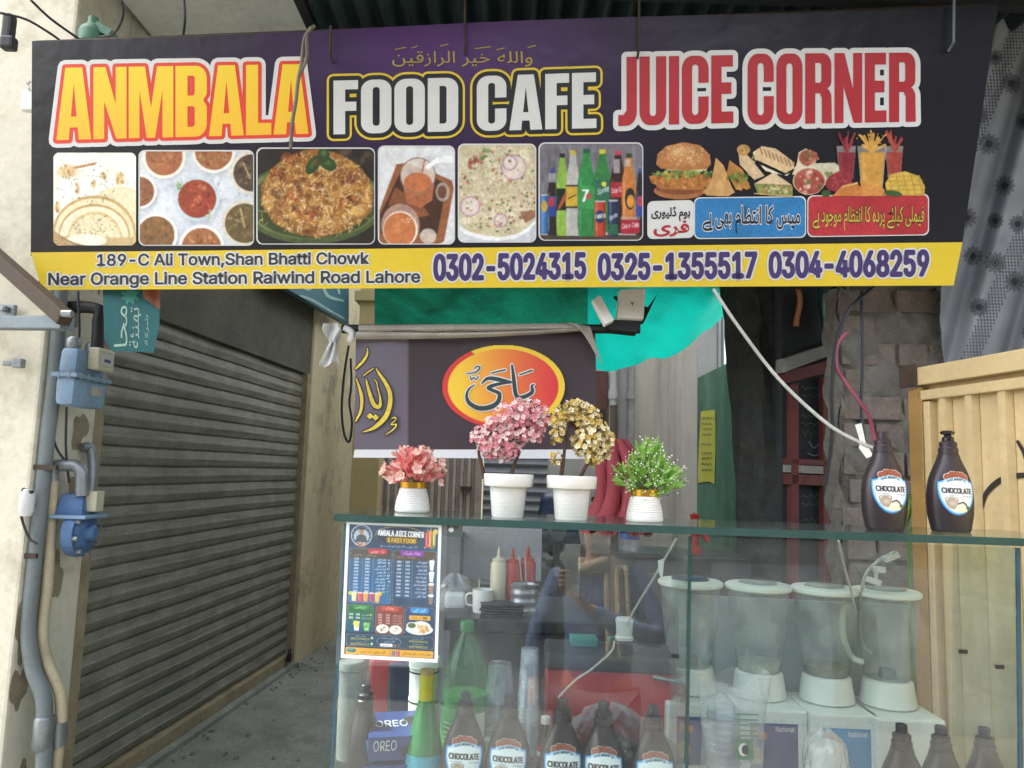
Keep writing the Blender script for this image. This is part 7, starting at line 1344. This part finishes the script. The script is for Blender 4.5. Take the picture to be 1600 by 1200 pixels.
for s_ in (-1, 1): g.box(q(.125*s_, .06, .035), (.09, .26, .07), tap=.8)
g.build('shoes', m_black, ph, bevel=.02, smooth=True)
g = MB(); g.sheet(lambda u, v: q(.088*math.cos(u*6.283)*math.cos(v*1.57), .0+.102*math.sin(u*6.283)*math.cos(v*1.57)-.012, 1.68+.105*math.sin(v*1.57)-.07*(math.sin(u*6.283) < -.1)*(1-v)), 28, 10); g.build('hair', m_hair, ph, smooth=True)
g = MB()
for s_ in (-1, 1):
    g.lathe([(0, -.011), (.008, -.008), (.011, 0), (.008, .008), (0, .011)], q(.031*s_, .098, 1.655), 12, caps=False)
g.build('eyes', M('eye_white', '#c8c4bc', .2), ph, smooth=True)
g = MB()
for s_ in (-1, 1): g.box(q(.032*s_, .105, 1.676), (.04, .008, .007)); 
g.build('eyebrows', m_hair, ph)
g = MB(); g.add([q(-.008, .1, 1.66), q(.008, .1, 1.66), q(.018, .1, 1.612), q(-.018, .1, 1.612), q(0, .132, 1.618)], [(0, 1, 4), (1, 2, 4), (2, 3, 4), (3, 0, 4)]); g.build('nose', m_skin, ph, smooth=True)
MB().box(q(0, .098, 1.582), (.05, .012, .014)).build('mouth', M('lips', '#7a4a40', .5), ph, bevel=.005)
for s_ in (-1, 1): g = MB(); g.lathe([(0, -.03), (.014, -.02), (.018, 0), (.014, .022), (0, .03)], q(.082*s_, .0, 1.65), 10, caps=False, sx=.5, sy=1.1); g.build('ear', m_skin, ph, smooth=True)
m_scarf = M('beige_scarf', '#a08f74', .9, var=.2, scale=20, bump=.4)
g = MB(); g.tube([q(.095*math.cos(a), .0+.09*math.sin(a), 1.475+.02*math.sin(2*a)) for a in np.linspace(0, 6.283, 25)], .034, 10, caps=False); g.build('scarf', m_scarf, ph, smooth=True)
g = MB(); g.sheet(lambda u, v: q(.035+.11*u+.02*v, .09+.075*math.sin(v*1.4)+.012*math.sin(u*14), 1.48-.42*v), 14, 14); g.build('scarf_end', m_scarf, ph, smooth=True, solid=.01)
# phone and the fingers round it
pc = np.array([-.005, -.03, 1.45]); t = thing('phone', 'dark phone held up by the person in the blue jacket', 'phone', pc-[0, 0, .08])
MB().box(pc, (.074, .009, .155)).build('body', m_black, t, bevel=.004); MB().box(pc+[.02, .0055, .055], (.024, .003, .03)).build('camera_bump', M('phone_bump', '#3a3c40', .3), t, bevel=.001)
hb_ = np.array(q(-.07, .285, 1.335))
for k, (dz, L_) in enumerate(((.045, .9), (.025, 1.0), (.005, .95), (-.014, .8))):
    b = hb_+[.0, .01, -.02+dz*.7]; tip = np.array([pc[0]+.012, pc[1]+.016, pc[2]-.07+dz]); mid = np.array([pc[0]-.042, pc[1]+.022, pc[2]-.072+dz]); ch = [(tuple(b), .011), (tuple((b+mid)/2+[-.012, .012, 0]), .0095), (tuple(mid), .009), (tuple(mid*(1-.6*L_)+tip*.6*L_+[0, .004, 0]), .0085), (tuple(mid*(1-L_)+tip*L_), .007)]; skin('finger', [ch], m_skin, ph, 1)
skin('thumb', [[(tuple(hb_+[.01, 0, -.01]), .013), (tuple(pc+[.0, -.018, -.07]), .011), (tuple(pc+[.03, -.014, -.055]), .009)]], m_skin, ph, 1)

# ================================================================== unseen street behind the camera; buildings added to block sky in the glass reflections
for (x, wd_, h, col, lb) in ((-7.2, 6.6, 6.5, '#5a5448', 'unseen three bay shop building added across the street'), (.2, 7.4, 5.0, '#4a443c', 'unseen low brown shop building added across the street'), (8.3, 8.2, 7.2, '#54575a', 'unseen tall grey shop building added across the street')):
    t = thing('street_building', lb, 'building', (x, -11.5, 0)); MB().box((x, -12.5, h/2), (wd_, 4, h)).build('wall', M('street_wall'+col, col, .9, var=.15, scale=1), t)
    for k in range(3):
        xx_ = x+(k-1)*wd_/3.2; MB().box((xx_, -10.46, 1.25), (wd_/4, .1, 2.5)).build('shutter', m_farshut, t)
        if h > 5.5: fr_ = MB().box((xx_, -10.47, 4.3), (1.3, .08, 1.3)).build('window', M('window_frame', '#4a4038', .6), t); MB().box((xx_, -10.42, 4.3), (1.1, .03, 1.1)).build('pane', M('window_dark', '#1c2226', .1), fr_)
    MB().box((x, -10.2, 2.9), (wd_, .7, .12)).build('canopy', m_awn, t)
